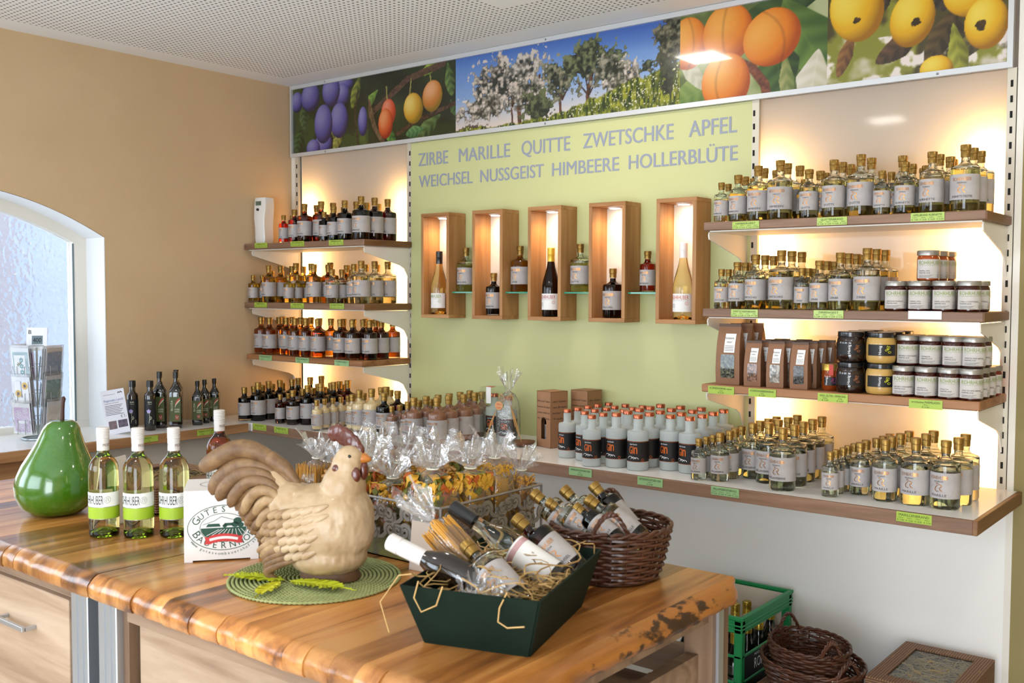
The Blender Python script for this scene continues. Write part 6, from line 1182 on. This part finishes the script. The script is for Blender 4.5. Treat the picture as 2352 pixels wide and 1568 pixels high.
TF = [([(-.05, .215), (-.115, .285), (-.185, .305), (-.25, .275), (-.292, .245)], .024), ([(-.05, .20), (-.12, .258), (-.19, .262), (-.24, .225), (-.262, .185)], .022), ([(-.05, .19), (-.12, .235), (-.175, .225), (-.215, .185)], .021), ([(-.045, .175), (-.11, .205), (-.16, .19), (-.20, .150)], .021), ([(-.045, .16), (-.10, .178), (-.145, .16), (-.185, .125)], .020), ([(-.04, .145), (-.09, .152), (-.13, .133), (-.17, .105)], .019), ([(-.035, .125), (-.08, .125), (-.115, .108), (-.15, .085)], .018), ([(-.04, .22), (-.075, .26), (-.105, .28), (-.118, .298)], .02)]
for pth, wm in TF: feather(pth, wm, 'tail_feather', 'feather_brown', ro, 0, .9)
for sd in (-1, 1):
    for i, (pth, wm) in enumerate(TF[1:7]):
        for q, sc_ in ((0, .90), (1, .74), (2, .56)):
            p2 = [((p_[0]+.04)*sc_-.04+.0*q, (p_[1]-.15)*(.94, .88, .8)[q]+.15-.010*(q+1), sd*(.016+.013*q)*(1-.35*k/len(pth))) for k, p_ in enumerate(pth)]; feather(p2, wm*(.82-.10*q), 'tail_feather', 'feather_brown' if q < 2 else 'feather_tan', ro, 0, .8)
    # wing and back: rows of small overlapping moulded scales, long flight feathers at the rear
    for row in range(6):
        for k in range(7):
            x_ = .045-.022*k+.011*(row % 2)-.006*row; z_ = .185-.021*row-.004*k; q_ = 1-((x_-.02)/.128)**2-((z_-.125)/.118)**2
            if q_ < .12: continue
            y_ = sd*(.086*math.sqrt(q_)-.002); feather([(x_+.014, z_+.006, -sd*.005), (x_, z_, 0), (x_-.014, z_-.008, sd*.003), (x_-.022, z_-.015, sd*.0)], .0088+.001*(k % 2), 'wing_feather', 'ceramic_cream' if k < 4 else 'feather_tan', ro, y_, .5)
    for k in range(6): z_ = .100-.013*k; feather([(-.015, z_+.022, 0), (-.055, z_+.008, 0), (-.09, z_-.014, -sd*.006), (-.118+.010*k, z_-.036, -sd*.016)], .0095, 'flight_feather', 'feather_brown' if k > 1 else 'feather_tan', ro, sd*.070, .55)
    for k in range(9):   # neck hackles
        a_ = .25+.32*k; cx_, cy_ = .068+.050*math.cos(a_)*1.0, sd*.052*math.sin(a_)
        if abs(cy_) > .004: feather([(.074+.030*math.cos(a_), .240, sd*.030*math.sin(a_)), (cx_-.006*math.cos(a_), .205, cy_*.9), (cx_+.004*math.cos(a_), .175, cy_*1.07), (cx_+.007*math.cos(a_), .158, cy_*1.12)], .0085, 'neck_feather', 'ceramic_cream', ro, 0, .8)
cb = MB()
for c, r_ in (((.046, 0, .352), (.017, .008, .020)), ((.058, 0, .356), (.014, .009, .022)), ((.070, 0, .346), (.020, .009, .024)), ((.082, 0, .346), (.012, .008, .018)), ((.090, 0, .332), (.018, .009, .022)), ((.101, 0, .330), (.010, .008, .014)), ((.106, 0, .314), (.013, .009, .017))): cb.ell(c, r_, 12, 8)
remeshed(cb, 'comb', 'comb_red', ro, .003, 2, .0015)
bk = MB().lathe([(0, -.002), (.015, 0), (.012, .012), (.006, .023), (0, .029)], 14, mat=Matrix.Translation((.108, 0, .297)) @ Matrix.Rotation(math.radians(100), 4, 'Y')); bk.build('beak', 'beak_orange', ro, 60)
for sd in (-1, 1):
    MB().ell((.100, sd*.021, .258), (.018, .009, .021), 14, 10).build('wattle', 'comb_red', ro, 180); MB().ell((.064, sd*.031, .272), (.010, .006, .011), 12, 8).build('ear_lobe', 'comb_red', ro, 180); MB().ell((.094, sd*.0275, .303), (.0042, .003, .0042), 10, 8).build('eye', 'eye_black', ro, 180)
MB().ell((.116, 0, .266), (.012, .012, .024), 12, 8).build('chin_wattle', 'comb_red', ro, 180)
MB().lathe([(0, 0), (.058, 0), (.060, .006), (.054, .024), (0, .03)], 20, sx=1.2, sy=.85, cx=.035).build('base', 'base_brown', ro, 50)
P('feather_lime', 'c4c81c', .7, c2='a8b418', nscale=30); P('feather_yellow', 'd8d02c', .7, c2='c0c020', nscale=30)
def plume(x, y, rz, L, mat, label, z=0.012):
    t = thing('decor_feather', label, 'feather', (x, y, TT+z), rz, 'lime feathers on the placemat'); rd = random.Random(int(L*1000)); mb = MB(); n = 70
    MB().tube([(L*i/6, 0, .003+.004*math.sin(i/6*PI)) for i in range(7)], [.0013*(1-i/8) for i in range(7)], 5).build('quill', mat, t)
    for i in range(n):
        q = i/(n-1); wd = L*.16*math.sin(min(1, q*1.15+.08)*PI)**.6
        for s_ in (-1, 1):
            x0 = L*q; a = s_*rd.uniform(.6, 1.0); w0 = wd*rd.uniform(.75, 1.15); zz_ = .003+.004*math.sin(q*PI); mb.add([(x0, 0, zz_), (x0+.004, 0, zz_), (x0+w0*.7+.004, s_*w0, zz_+rd.uniform(-.002, .004)), (x0+w0*.7, s_*w0, zz_+rd.uniform(-.002, .004))], [(0, 1, 2, 3)])
    mb.build('barbs', mat, t)['kind'] = 'stuff'; return t
plume(2.60, -2.165, math.radians(-62), .125, 'feather_yellow', 'bright yellow feather pointing to the table edge', .010); plume(2.62, -2.15, math.radians(14), .175, 'feather_lime', 'lime feather along the right side of the rooster base', .012); plume(2.60, -2.15, math.radians(205), .15, 'feather_lime', 'lime feather pointing towards the white carton', .010)
# ------------------------------------------------------------------ metal scroll basket with bags of pasta
P('pewter', 'a39f9a', .33, metal=.6, c2='8a8480', nscale=20); P('planter', '5e5c4e', .55, metal=.3, c2='86843e', nscale=26)
BX0, BX1, BY0, BY1, BZ0, BZ1 = 2.235, 2.800, -1.842, -1.440, TT, 1.033
bk = thing('scroll_basket', 'pewter grey metal basket with scrollwork rim holding pasta bags', 'basket')
f = MB(); e = .012
f.box(BX0+e, BY0+e, BZ0, BX1-e, BY0+e+.003, BZ0+.068); f.box(BX0+e, BY1-e-.003, BZ0, BX1-e, BY1-e, BZ0+.068); f.box(BX0+e, BY0+e, BZ0, BX0+e+.003, BY1-e, BZ0+.068); f.box(BX1-e-.003, BY0+e, BZ0, BX1-e, BY1-e, BZ0+.068); f.box(BX0+e, BY0+e, BZ0, BX1-e, BY1-e, BZ0+.003)
f.build('tray', 'planter', bk)
def rim(a, b_): return MB().tube([a, b_], .0035, 6).build('rim_bar', 'pewter', bk, 60)
cs = [(BX0, BY0), (BX1, BY0), (BX1, BY1), (BX0, BY1)]
for i in range(4): rim((*cs[i], BZ1), (*cs[(i+1) % 4], BZ1)); MB().tube([(*cs[i], BZ0), (*cs[i], BZ1)], .0035, 6).build('corner_bar', 'pewter', bk, 60)
def spiral(r0, turns, a0, dirn, n=22): return [((r0*(1-i/n*.88))*math.cos(a0+dirn*2*PI*turns*i/n), (r0*(1-i/n*.88))*math.sin(a0+dirn*2*PI*turns*i/n)) for i in range(n+1)]
def flat_scroll(pts, wd): 
    """flat cut-out band: a ribbon with thickness standing in the basket's side"""
    mb = MB(); n = len(pts); vs = []
    for i in range(n):
        a = Vector(pts[max(i-1, 0)]); b_ = Vector(pts[min(i+1, n-1)]); t_ = (b_-a); t_ = t_.normalized() if t_.length > 1e-9 else Vector((1, 0)); nn = Vector((-t_.y, t_.x)); p_ = Vector(pts[i]); ww = wd*(.6+.4*math.sin(PI*i/(n-1)))
        for s_, d in ((1, -.0012), (-1, -.0012), (-1, .0012), (1, .0012)): q = p_+nn*ww/2*s_; vs.append((q.x, d, q.y))
    vs = [(x_*1.22, y_*1.6, z_*1.22) for x_, y_, z_ in vs]; return mb.add(vs, [(4*i+k, 4*i+(k+1) % 4, 4*i+4+(k+1) % 4, 4*i+4+k) for i in range(n-1) for k in range(4)] + [(3, 2, 1, 0), (4*n-4, 4*n-3, 4*n-2, 4*n-1)])
ME_A = flat_scroll([(-.026+x_, .0+y_) for x_, y_ in spiral(.017, 1.6, -.6, 1)][::-1] + [(-.005, -.016), (.008, -.02)] + [(.026+x_, -.006+y_) for x_, y_ in spiral(.017, 1.6, PI-.3, 1)], .0090).mesh('scroll', 'pewter')
ME_B = flat_scroll([(x_, y_) for x_, y_ in spiral(.016, 2.2, .5, -1, 34)], .0058).mesh('scroll', 'pewter')
def band(p0, ux, L):
    n = int(L/.056)
    for i in range(n):
        s_ = (i+.5)*L/n
        for j, (dz, me, fl) in enumerate(((-.029, ME_A if i % 2 else ME_B, 1), (-.073, ME_B if i % 2 else ME_A, -1))):
            o = ob('scroll', me, bk, (p0[0]+ux[0]*s_, p0[1]+ux[1]*s_, BZ1+dz), math.atan2(ux[1], ux[0])); 
            if (i+j) % 3 == 1: o.scale = (-1, 1, 1)
band((BX0, BY0-.002), (1, 0), BX1-BX0); band((BX1+.002, BY0), (0, 1), BY1-BY0)
P('pasta_gold', 'd2983c', .5, c2='c48a30', nscale=8); P('pasta_yellow', 'e0aa38', .5); P('pasta_green', '7c7c34', .5); P('pasta_orange', 'c8662c', .5); P('pasta_bright', 'e2a81c', .5); P('pasta_tan', 'cf9a58', .5, c2='c08a48', nscale=10)
def fill(kind, a, b_, h, seed):
    rd = random.Random(seed); mb = MB()
    def edge_pt():
        if rd.random() < .3: return Vector((rd.uniform(-a, a), rd.uniform(-b_, b_), rd.uniform(h*.85, h)))
        s_ = rd.choice((-1, 1))
        return Vector((s_*a*rd.uniform(.82, 1), rd.uniform(-b_, b_), rd.uniform(.005, h))) if rd.random() < .5 else Vector((rd.uniform(-a, a), s_*b_*rd.uniform(.82, 1), rd.uniform(.005, h)))
    def cl(v): return (min(max(v.x, -a), a), min(max(v.y, -b_), b_), min(max(v.z, .002), h+.004))
    mb.box(-a*.62, -b_*.62, .003, a*.62, b_*.62, h*.82)
    if kind == 'spaghetti':
        for _ in range(170):
            p_ = edge_pt(); x_, y_ = p_.x, p_.y; mb.tube([(x_, y_, .003), (x_+rd.uniform(-.003, .003), y_, h+rd.uniform(-.012, .004))], .0013, 5)
    elif kind == 'penne':
        for _ in range(120):
            p_ = edge_pt(); d = Vector((rd.gauss(0, 1), rd.gauss(0, 1), rd.gauss(0, .8))).normalized()*.016; mb.tube([cl(p_-d), cl(p_+d)], .0048, 7)
    elif kind in ('ribbon', 'ribbon2'):
        for _ in range(150):
            p_ = edge_pt(); u = Vector((rd.gauss(0, 1), rd.gauss(0, 1), rd.gauss(0, 1))).normalized(); w_ = u.orthogonal().normalized(); v_ = u.cross(w_); mi = rd.choice((0, 0, 0, 0, 1, 1, 2)); vs = []; amp = rd.uniform(.007, .013); L = rd.uniform(.026, .045)
            for i in range(9):
                s_ = i/8-.5; c = p_+u*L*s_*1.3+v_*amp*math.sin(s_*9); vs += [Vector(cl(c-w_*.0095)), Vector(cl(c+w_*.0095))]
            mb.add(vs, [(2*i, 2*i+1, 2*i+3, 2*i+2) for i in range(8)], mi)
    elif kind == 'noodle':
        for _ in range(330):
            p_ = edge_pt(); d = Vector((rd.gauss(0, 1), rd.gauss(0, 1), rd.gauss(0, 1))).normalized(); pts = []
            for i in range(5): pts.append(cl(p_)); p_ = p_+d*.007; d = (d+Vector((rd.gauss(0, .6), rd.gauss(0, .6), rd.gauss(0, .6)))).normalized()
            mb.tube(pts, .0009, 4, caps=False)
    else:
        for _ in range(330):
            p_ = edge_pt(); a0 = rd.uniform(0, 6.28); u = Vector((math.cos(a0), math.sin(a0), rd.uniform(-.6, .6))).normalized(); w_ = u.orthogonal(); mb.tube([cl(p_+u*.004*math.cos(q)+w_*.004*math.sin(q)) for q in (0, .8, 1.6, 2.4, 3.1)], .0018, 5)
    return mb
PM = {'spaghetti': ['pasta_gold'], 'penne': ['pasta_tan'], 'ribbon': ['pasta_yellow', 'pasta_green', 'pasta_orange'], 'ribbon2': ['pasta_yellow', 'pasta_green', 'pasta_orange'], 'noodle': ['pasta_bright'], 'shell': ['pasta_gold']}
PMN = {'spaghetti': 'straight spaghetti', 'penne': 'tube pasta', 'ribbon': 'wavy three coloured pasta', 'ribbon2': 'wavy three coloured pasta', 'noodle': 'fine yellow noodles', 'shell': 'small ring pasta'}
BAGS = [(2.287, -1.782, .043, .042, .185, 'spaghetti', 'at the front end next to the rooster tail'), (2.384, -1.782, .041, .040, .175, 'penne', 'second at the front behind the rooster'), (2.480, -1.782, .042, .042, .185, 'ribbon', 'behind the rooster head'), (2.582, -1.785, .045, .044, .165, 'ribbon', 'in front between rooster and tall bag'), (2.706, -1.768, .060, .052, .200, 'ribbon2', 'biggest one at the front basket corner'), (2.733, -1.655, .044, .044, .190, 'ribbon', 'second along the end side'), (2.737, -1.562, .046, .040, .205, 'noodle', 'third along the end side'), (2.762, -1.482, .028, .030, .165, 'shell', 'small one at the far basket corner'),
    (2.290, -1.675, .043, .043, .185, 'penne', 'second row, nearest the window'), (2.392, -1.675, .043, .043, .190, 'ribbon', 'second row, second one'), (2.496, -1.675, .043, .043, .180, 'noodle', 'second row, middle'), (2.606, -1.66, .045, .045, .195, 'penne', 'second row, behind the biggest bag'), (2.30, -1.555, .043, .043, .19, 'ribbon', 'back row, nearest the window'), (2.41, -1.555, .043, .043, .185, 'shell', 'back row, second one'), (2.52, -1.545, .043, .043, .19, 'penne', 'back row, third one'), (2.63, -1.535, .043, .043, .19, 'ribbon', 'back row, fourth one')]
P('tie', 'f0ecd8', .4)
for i, (x, y, a, b_, h, kd, pos) in enumerate(BAGS):
    t = thing('pasta_bag', f'cellophane bag of {PMN[kd]}, {pos}', 'bag', (x, y, BZ0+.0035), rnd.uniform(-.08, .08), 'pasta bags in the scroll basket')
    fill(kd, a*.95, b_*.95, h+.010, 40+i).build('pasta', PM[kd], t)['kind'] = 'stuff'
    film_wrap('film', t, a, b_, .001, h+.026, h+.026+random.uniform(.040, .056), 60+i, .040); MB().tube([(.016*math.cos(2*PI*k/10), .014*math.sin(2*PI*k/10), h+.026) for k in range(10)], .0022, 5, closed=True).build('tie', 'tie', t)
P('card_beige', 'c4b4a6', .6)
t = thing('product_card', 'beige lettered card leaning on the scroll basket behind the gift tray', 'sign', (2.725, -1.872, TT), .12); t.rotation_euler = (math.radians(-6), 0, .12); MB().box(0, -.0012, 0, .115, .0012, .118).build('card', 'card_beige', t); tb = MB(); text2d(tb, 'Freila', .012, .030, .020, .062, 'l', fn=lambda a, b: (a, -.0018, b), res=3); text2d(tb, 'nd', .078, .030, .020, .026, 'l', fn=lambda a, b: (a, -.0018, b), res=3); tb.build('lettering', 'ink', t)
# ------------------------------------------------------------------ leaning things: helper
def lean_to(o, B, T_):
    d = (Vector(T_)-Vector(B)).normalized(); q = d.to_track_quat('Z', 'Y'); o.rotation_mode = 'QUATERNION'; o.rotation_quaternion = q; o.location = B
def spin(o, a): o.rotation_quaternion = o.rotation_quaternion @ Quaternion((0, 0, 1), a)
# green gift tray
P('tray_green', '0a1f13', .75, c2='08180e', nscale=10, spec=.25); P('tray_inner', '1e4a30', .55)
GA = math.radians(17.5); GU = Vector((math.cos(GA), math.sin(GA), 0)); GV = Vector((-math.sin(GA), math.cos(GA), 0)); GC = Vector((3.158, -2.032, TT))
tr = thing('gift_tray', 'dark green cardboard gift tray with straw and leaning bottles', 'tray', GC, GA); BW, BD, TW, TD, GH, th = .105, .160, .138, .198, .118, .004
def quadwall(p0, p1, p2, p3, mi_name):
    n = (Vector(p1)-Vector(p0)).cross(Vector(p3)-Vector(p0)).normalized()*th; vs = [Vector(p_) for p_ in (p0, p1, p2, p3)] + [Vector(p_)+n for p_ in (p0, p1, p2, p3)]
    return MB().add(vs, [(0, 1, 2, 3), (7, 6, 5, 4), (0, 4, 5, 1), (1, 5, 6, 2), (2, 6, 7, 3), (3, 7, 4, 0)]).build('wall', mi_name, tr)
Bc = [(-BW, -BD, 0), (BW, -BD, 0), (BW, BD, 0), (-BW, BD, 0)]; Tc = [(-TW, -TD, GH), (TW, -TD, GH), (TW, TD, GH), (-TW, TD, GH)]
for i in range(4): quadwall(Bc[i], Bc[(i+1) % 4], Tc[(i+1) % 4], Tc[i], 'tray_green')
MB().box(-BW, -BD, 0, BW, BD, .004).build('bottom', 'tray_green', tr)
straw('straw_filling', tr, 420, (-TW+.022, -TD+.024, .05, TW-.022, TD-.024, GH-.022), 21, .11, .0011)
straw('straw_strands', tr, 60, (-TW+.01, -TD+.01, GH-.02, TW-.01, TD-.01, GH+.02), 23, .16, .0012, curl=.8)
lo = MB()
for pts in ([(-.10, -TD-.004, .13), (-.105, -TD-.012, .10), (-.09, -TD-.012, .075), (-.06, -TD-.010, .09), (-.05, -TD-.004, .125)], [(.075, -TD+.004, .125), (.066, -TD-.010, .10), (.064, -TD-.012, .075), (.082, -TD-.012, .066), (.115, -TD-.012, .072)], [(-TW+.01, -.16, .13), (-TW-.03, -.15, .12), (-TW-.06, -.17, .07), (-TW-.03, -.19, .02)]): lo.tube(pts, .0015, 5)
lo.build('loose_straw', 'straw', tr)['kind'] = 'stuff'
def rosebottle(label, B, T_, r=.036, h=.30):
    t = thing('wine_bottle', label, 'bottle', (0, 0, 0), 0, 'bottles in the green tray')
    MB().lathe([(0, .02), (r*.85, 0), (r, .008), (r, h*.55), (r*.96, h*.60), (r*.7, h*.67), (r*.45, h*.73), (.0145, h*.78), (.0145, h*.97), (0, h*.97)], 28).build('glass', 'oil_brown', t, 60)
    MB().lathe([(.0148, h*.72), (.0175, h*.72), (.0175, h*.90), (.0165, h*.905), (.018, h*.91), (.018, h*.99), (.015, h), (0, h)], 22).build('cap', 'most_white', t, 35); lean_to(t, B, T_); return t
rosebottle('dark wine bottle with white cap leaning over the tray corner towards the rooster', (3.232, -2.085, .945), (2.961, -2.178, 1.048), .034)
t = thing('wine_bottle', 'clear tall bottle with black cap leaning in the green tray', 'bottle', (0, 0, 0), 0, 'bottles in the green tray'); r, h = .032, .31
MB().lathe([(0, .02), (r*.85, 0), (r, .008), (r, h*.52), (r*.97, h*.57), (r*.72, h*.64), (r*.5, h*.70), (.0145, h*.75), (.0145, h*.97), (0, h*.97)], 28).build('glass', 'clear_glass', t, 60); MB().lathe([(.0148, h*.80), (.0172, h*.80), (.0172, h*.99), (.015, h), (0, h)], 20).build('cap', 'cap_black', t, 35)
lb = ob('label', arc_sheet(r+.0007, h*.14, h*.46, math.radians(120), 'paper_white'), t); tb = MB(); fn = cyl_map(r+.0013, h*.14)
for k in range(5): stroke2d(tb, [(-.05+.1*i/10, h*(.27+.008*k)) for i in range(11)], .0012, fn)
tb.build('print', 'print_red', lb); lean_to(t, (3.245, -1.935, .948), (2.975, -1.995, 1.088)); spin(t, 2.2)
def lean_std(s, c, B, T_, label, nm, grp, sp=1.5):
    o = std_bottle(0, 0, 0, s, c, nm, 'LIKÖR', label, grp, 0); lean_to(o, B, T_); spin(o, sp); return o
lean_std('c', 'rubin', (3.235, -1.885, .955), (3.085, -1.905, 1.058), 'ruby bottle with gold cap leaning in the green tray', 'WEICHSEL', 'bottles in the green tray', 2.0)
lean_std('c', 'pale', (3.255, -2.105, .945), (3.095, -2.085, 1.040), 'pale bottle with gold cap lying lowest in the green tray', 'MARILLE', 'bottles in the green tray', 2.0)
t = thing('spaghetti_bag', 'small cellophane bag of spaghetti leaning in the green tray', 'bag', (0, 0, 0), 0); fill('spaghetti', .030, .024, .185, 77).build('pasta', 'pasta_gold', t)['kind'] = 'stuff'; film_wrap('film', t, .033, .027, .001, .200, .275, 91, .024); lean_to(t, (3.150, -2.062, .952), (2.993, -2.075, 1.072))
P('candy_yellow', 'd8a838', .3, coat=.5)
for i, (dx, dy) in enumerate(((-.02, -.15), (.03, -.155), (.0, -.115))):
    t = thing('candy_bag', f'small clear sweets packet, {ordi(i+1)} one at the front of the green tray', 'packet', GC+GU*dx+GV*dy+Vector((0, 0, .080)), i*1.1, 'sweets packets'); mb = MB(); rd = random.Random(i)
    for _ in range(9): mb.ell((rd.uniform(-.016, .016), rd.uniform(-.012, .012), rd.uniform(.006, .016)), (.006, .005, .004), 8, 6)
    mb.build('sweets', 'candy_yellow' if i else 'print_pink', t)['kind'] = 'stuff'; film_wrap('film', t, .020, .016, .001, .022, .036, 120+i, .010)
# ------------------------------------------------------------------ wicker baskets
P('wicker', '5c3420', .45, c2='3c2012', nscale=24, coat=.2, rnd=.15)
def wicker(name, label, loc, rb, rt, h, rows, rz, grp, ell_=1.0, handle=True, cat='basket'):
    t = thing(name, label, cat, loc, rz, grp); ns = 22
    def R(q): return rb+(rt-rb)*q**.8
    for k in range(ns):
        a_ = 2*PI*k/ns; MB().tube([(R(q)*math.cos(a_), ell_*R(q)*math.sin(a_), .004+h*q) for q in (0, .35, .7, 1)], .0028, 5).build('stake', 'wicker', t)
    for i in range(rows):
        q = (i+.5)/rows; pts = []; m_ = ns*4
        for k in range(m_): a_ = 2*PI*k/m_; w_ = .0042*math.cos(a_*ns/2+(PI if i % 2 else 0)); rr = R(q)+w_; pts.append((rr*math.cos(a_), ell_*rr*math.sin(a_), .005+h*q+.0012*math.sin(a_*5+i)))
        MB().tube(pts, h/rows*.52, 5, closed=True).build('woven_strand', 'wicker', t, 70)
    MB().lathe([(0, .002), (rb, .002), (rb, .006), (0, .006)], 32, sy=ell_).build('bottom', 'wicker', t)
    for j in range(2):
        pts = [((rt+.003*math.cos(14*a_+PI*j))*math.cos(a_), ell_*(rt+.003*math.cos(14*a_+PI*j))*math.sin(a_), h+.006+.004*math.sin(14*a_+PI*j)) for a_ in [2*PI*k/110 for k in range(110)]]; MB().tube(pts, .0042, 6, closed=True).build('rim_twist', 'wicker', t, 70)
    if handle:
        for s_ in (0, PI):
            hb = None
            for j in range(3):
                pts = []
                for u in range(25):
                    q = u/24; a_ = s_+(q-.5)*.62; rr = rt-.002; z_ = h+.004+.052*math.sin(q*PI); tw = 9*q*PI*2/3+2*PI*j/3; pts.append((rr*math.cos(a_)+.0042*math.cos(tw), ell_*rr*math.sin(a_)+.0042*math.cos(tw)*.3, z_+.0042*math.sin(tw)))
                o = MB().tube(pts, .0036, 5).build('handle' if hb is None else 'handle_twist', 'wicker', hb or t, 70); hb = hb or o
    return t
WC = (3.125, -1.598); wicker('wicker_basket', 'brown wicker basket with two handles full of small bottles on the table end', (*WC, TT), .112, .142, .118, 15, math.radians(-57), 'wicker baskets')
t_ = thing('basket_straw', 'wood wool filling of the wicker basket under the small bottles', 'straw', (*WC, TT)); t_['kind'] = 'stuff'; straw('wood_wool', t_, 230, (-.085, -.085, .03, .085, .085, .085), 31, .09)
WG = 'bottles in the wicker basket'
for s, c, B, T_, lb in (('b', 'pale', (3.085, -1.650, .972), (2.957, -1.672, 1.060), 'small pale bottle nearest the pasta basket in the wicker basket'), ('b', 'pale', (3.125, -1.600, .970), (2.998, -1.607, 1.066), 'small pale bottle with raised gold cap in the wicker basket middle'), ('a', 'pale', (3.125, -1.655, .985), (3.015, -1.690, 1.050), 'tiny pale bottle lying front in the wicker basket'), ('b', 'dark', (3.165, -1.545, .965), (3.050, -1.560, 1.078), 'small dark bottle with highest gold cap in the wicker basket'), ('b', 'pale', (3.215, -1.600, .972), (3.082, -1.628, 1.058), 'small pale bottle with grey label at the basket end'), ('a', 'dark', (3.195, -1.668, .978), (3.085, -1.668, 1.040), 'tiny dark bottle in front at the wicker basket rim')):
    lean_std(s, c, B, T_, lb, 'MARILLE', WG, 1.9)

# ------------------------------------------------------------------ under the worktop: crate, empty baskets, gift cartons
P('crate_green', '1f8a50', .4, c2='1a8048', nscale=4); wood('pallet_wood', 'a08860', '8a7048', '6a5434', 'X', 1.2, .7)
pl = thing('low_pallet', 'low wooden pallet on the floor under crate baskets and cartons', 'pallet')
for k in range(6): MB().box(2.45, -.70+.115*k, .06, 3.64, -.61+.115*k, .082).build('board', 'pallet_wood', pl)
for x in (2.47, 3.0, 3.55): MB().box(x, -.70, 0, x+.08, -.035, .06).build('runner', 'pallet_wood', pl)
CX0, CX1, CY0, CY1, CZ0, CZ1 = 2.627, 2.930, -.470, -.045, .0825, .445
cr = thing('bottle_crate', 'green plastic bottle crate with gold-capped bottles under the worktop', 'crate')
def ring(z0, z1, th, o_=0):
    f = MB(); x0, x1, y0, y1 = CX0-o_, CX1+o_, CY0-o_, CY1+o_
    f.box(x0, y0, z0, x1, y0+th, z1, c=.002); f.box(x0, y1-th, z0, x1, y1, z1, c=.002); f.box(x0, y0+th, z0, x0+th, y1-th, z1, c=.002); f.box(x1-th, y0+th, z0, x1, y1-th, z1, c=.002); return f
ring(CZ1-.012, CZ1, .016, .004).build('rim', 'crate_green', cr); ring(CZ1-.058, CZ1-.012, .007).build('top_band', 'crate_green', cr); ring(CZ1-.034, CZ1-.028, .004, .003).build('rib', 'crate_green', cr); ring(CZ1-.046, CZ1-.041, .004, .003).build('rib', 'crate_green', cr)
ring(CZ1-.145, CZ1-.135, .008).build('bar', 'crate_green', cr); ring(CZ1-.235, CZ1-.225, .008).build('bar', 'crate_green', cr); ring(CZ0, CZ0+.05, .008).build('base_band', 'crate_green', cr); MB().box(CX0, CY0, CZ0, CX1, CY1, CZ0+.006).build('bottom', 'crate_green', cr)
for x0, y0 in ((CX0, CY0), (CX1-.030, CY0), (CX0, CY1-.030), (CX1-.030, CY1-.030)): MB().box(x0, y0, CZ0, x0+.030, y0+.030, CZ1-.012, c=.004).build('corner_post', 'crate_green', cr)
P('crate_panel', '16181a', .5); pn = MB().box(CX1-.006, CY0+.03, CZ1-.225, CX1-.003, CY1-.03, CZ1-.145).build('printed_panel', 'crate_panel', cr); tb = MB(); fn = lambda a, b: (CX1-.0024, a, b)
text2d(tb, 'ROHRHUBER', -.36, CZ1-.205, .038, .22, 'l', fn=fn, bold=-.004); text2d(tb, 'MOST', -.36, CZ1-.160, .010, .04, 'l', fn=fn); tb.build('lettering', 'ink_white', pn); MB().box(CX1-.006, CY0+.03, CZ0+.05, CX1-.003, CY1-.03, CZ1-.236).build('panel', 'crate_panel', cr)
P('bottle_dark', '101410', .1, coat=.9); P('cap_brass', 'b89a3c', .3, metal=.7)
for i in range(3):
    for j in range(4):
        if i == 0 and j == 3: continue
        x, y = CX0+.058+.094*i, CY0+.068+.097*j; t = thing('crate_bottle', f"dark bottle with gold screw cap, {ordi(j+1)} from front in {('hidden inner', 'middle', 'outer')[i]} row of the crate", 'bottle', (x, y, CZ0+.0065), 0, 'bottles in the green crate'); r, h = .038, .315 if (i+j) % 2 else .30
        ob('glass', cached(('crb', h), lambda: MB().lathe([(0, 0), (r*.95, 0), (r, .006), (r, h*.55), (r*.9, h*.62), (r*.5, h*.72), (.015, h*.78), (.0145, h*.97), (0, h*.97)], 22).mesh('glass', 'bottle_dark', 60)), t)
        ob('cap', cached(('crc', h), lambda: MB().lathe([(.015, h*.80), (.0168, h*.80), (.0168, h*.90), (.0158, h*.905), (.0172, h*.91), (.0165, h*.93), (.0172, h*.95), (.0172, h*.985), (.015, h), (0, h)], 20).mesh('cap', 'cap_brass', 35)), t)
P('divider', 'd8cbb8', .6); MB().box(CX0+.010, CY0+.012, CZ1-.062, CX1-.012, CY1-.012, CZ1-.060).build('paper_liner', 'divider', cr) if False else MB().box(CX0+.010, CY1-.014, CZ0+.05, CX1-.012, CY1-.011, CZ1-.015).build('paper_liner', 'divider', cr)
wicker('wicker_basket', 'empty brown wicker basket, lower one of the nested pair beside the crate', (3.163, -.43, .236), .140, .185, .105, 12, math.radians(-30), 'wicker baskets', .82)
wicker('wicker_basket', 'empty brown wicker basket stacked on another beside the green crate', (3.150, -.425, .2425), .105, .150, .150, 16, math.radians(-40), 'wicker baskets', .82)
t = gift_window_carton(2.985, -.60, .0825, .30, .34, .075, 'closed corrugated carton under the empty baskets', 2, 'corrugated gift cartons', False); gift_window_carton(2.985, -.60, .158, .30, .34, .0765, 'closed corrugated carton directly beneath the empty wicker baskets', 2, 'corrugated gift cartons', False)
for k in range(2): gift_window_carton(3.352, -.470, .0825+.0885*k, .285, .405, .088, f"closed corrugated carton, {('bottom', 'second')[k]} of the stack at the wall end", 4, 'corrugated gift cartons', False)
t = gift_window_carton(3.352, -.470, .2598, .285, .405, .090, 'corrugated carton with clear window and wood wool, top of the stack at wall end', 14, 'corrugated gift cartons')
P('sleeve_clear', 'e8e4e0', .15, trans=.7); MB().lathe([(0, 0), (.030, .002), (.030, .15), (.022, .19), (.012, .21), (.012, .24), (0, .24)], 18, mat=Matrix.Translation((.02, .13, .050)) @ Matrix.Rotation(PI/2, 4, 'Y')).build('bottle_form', 'acetate', t, 60)
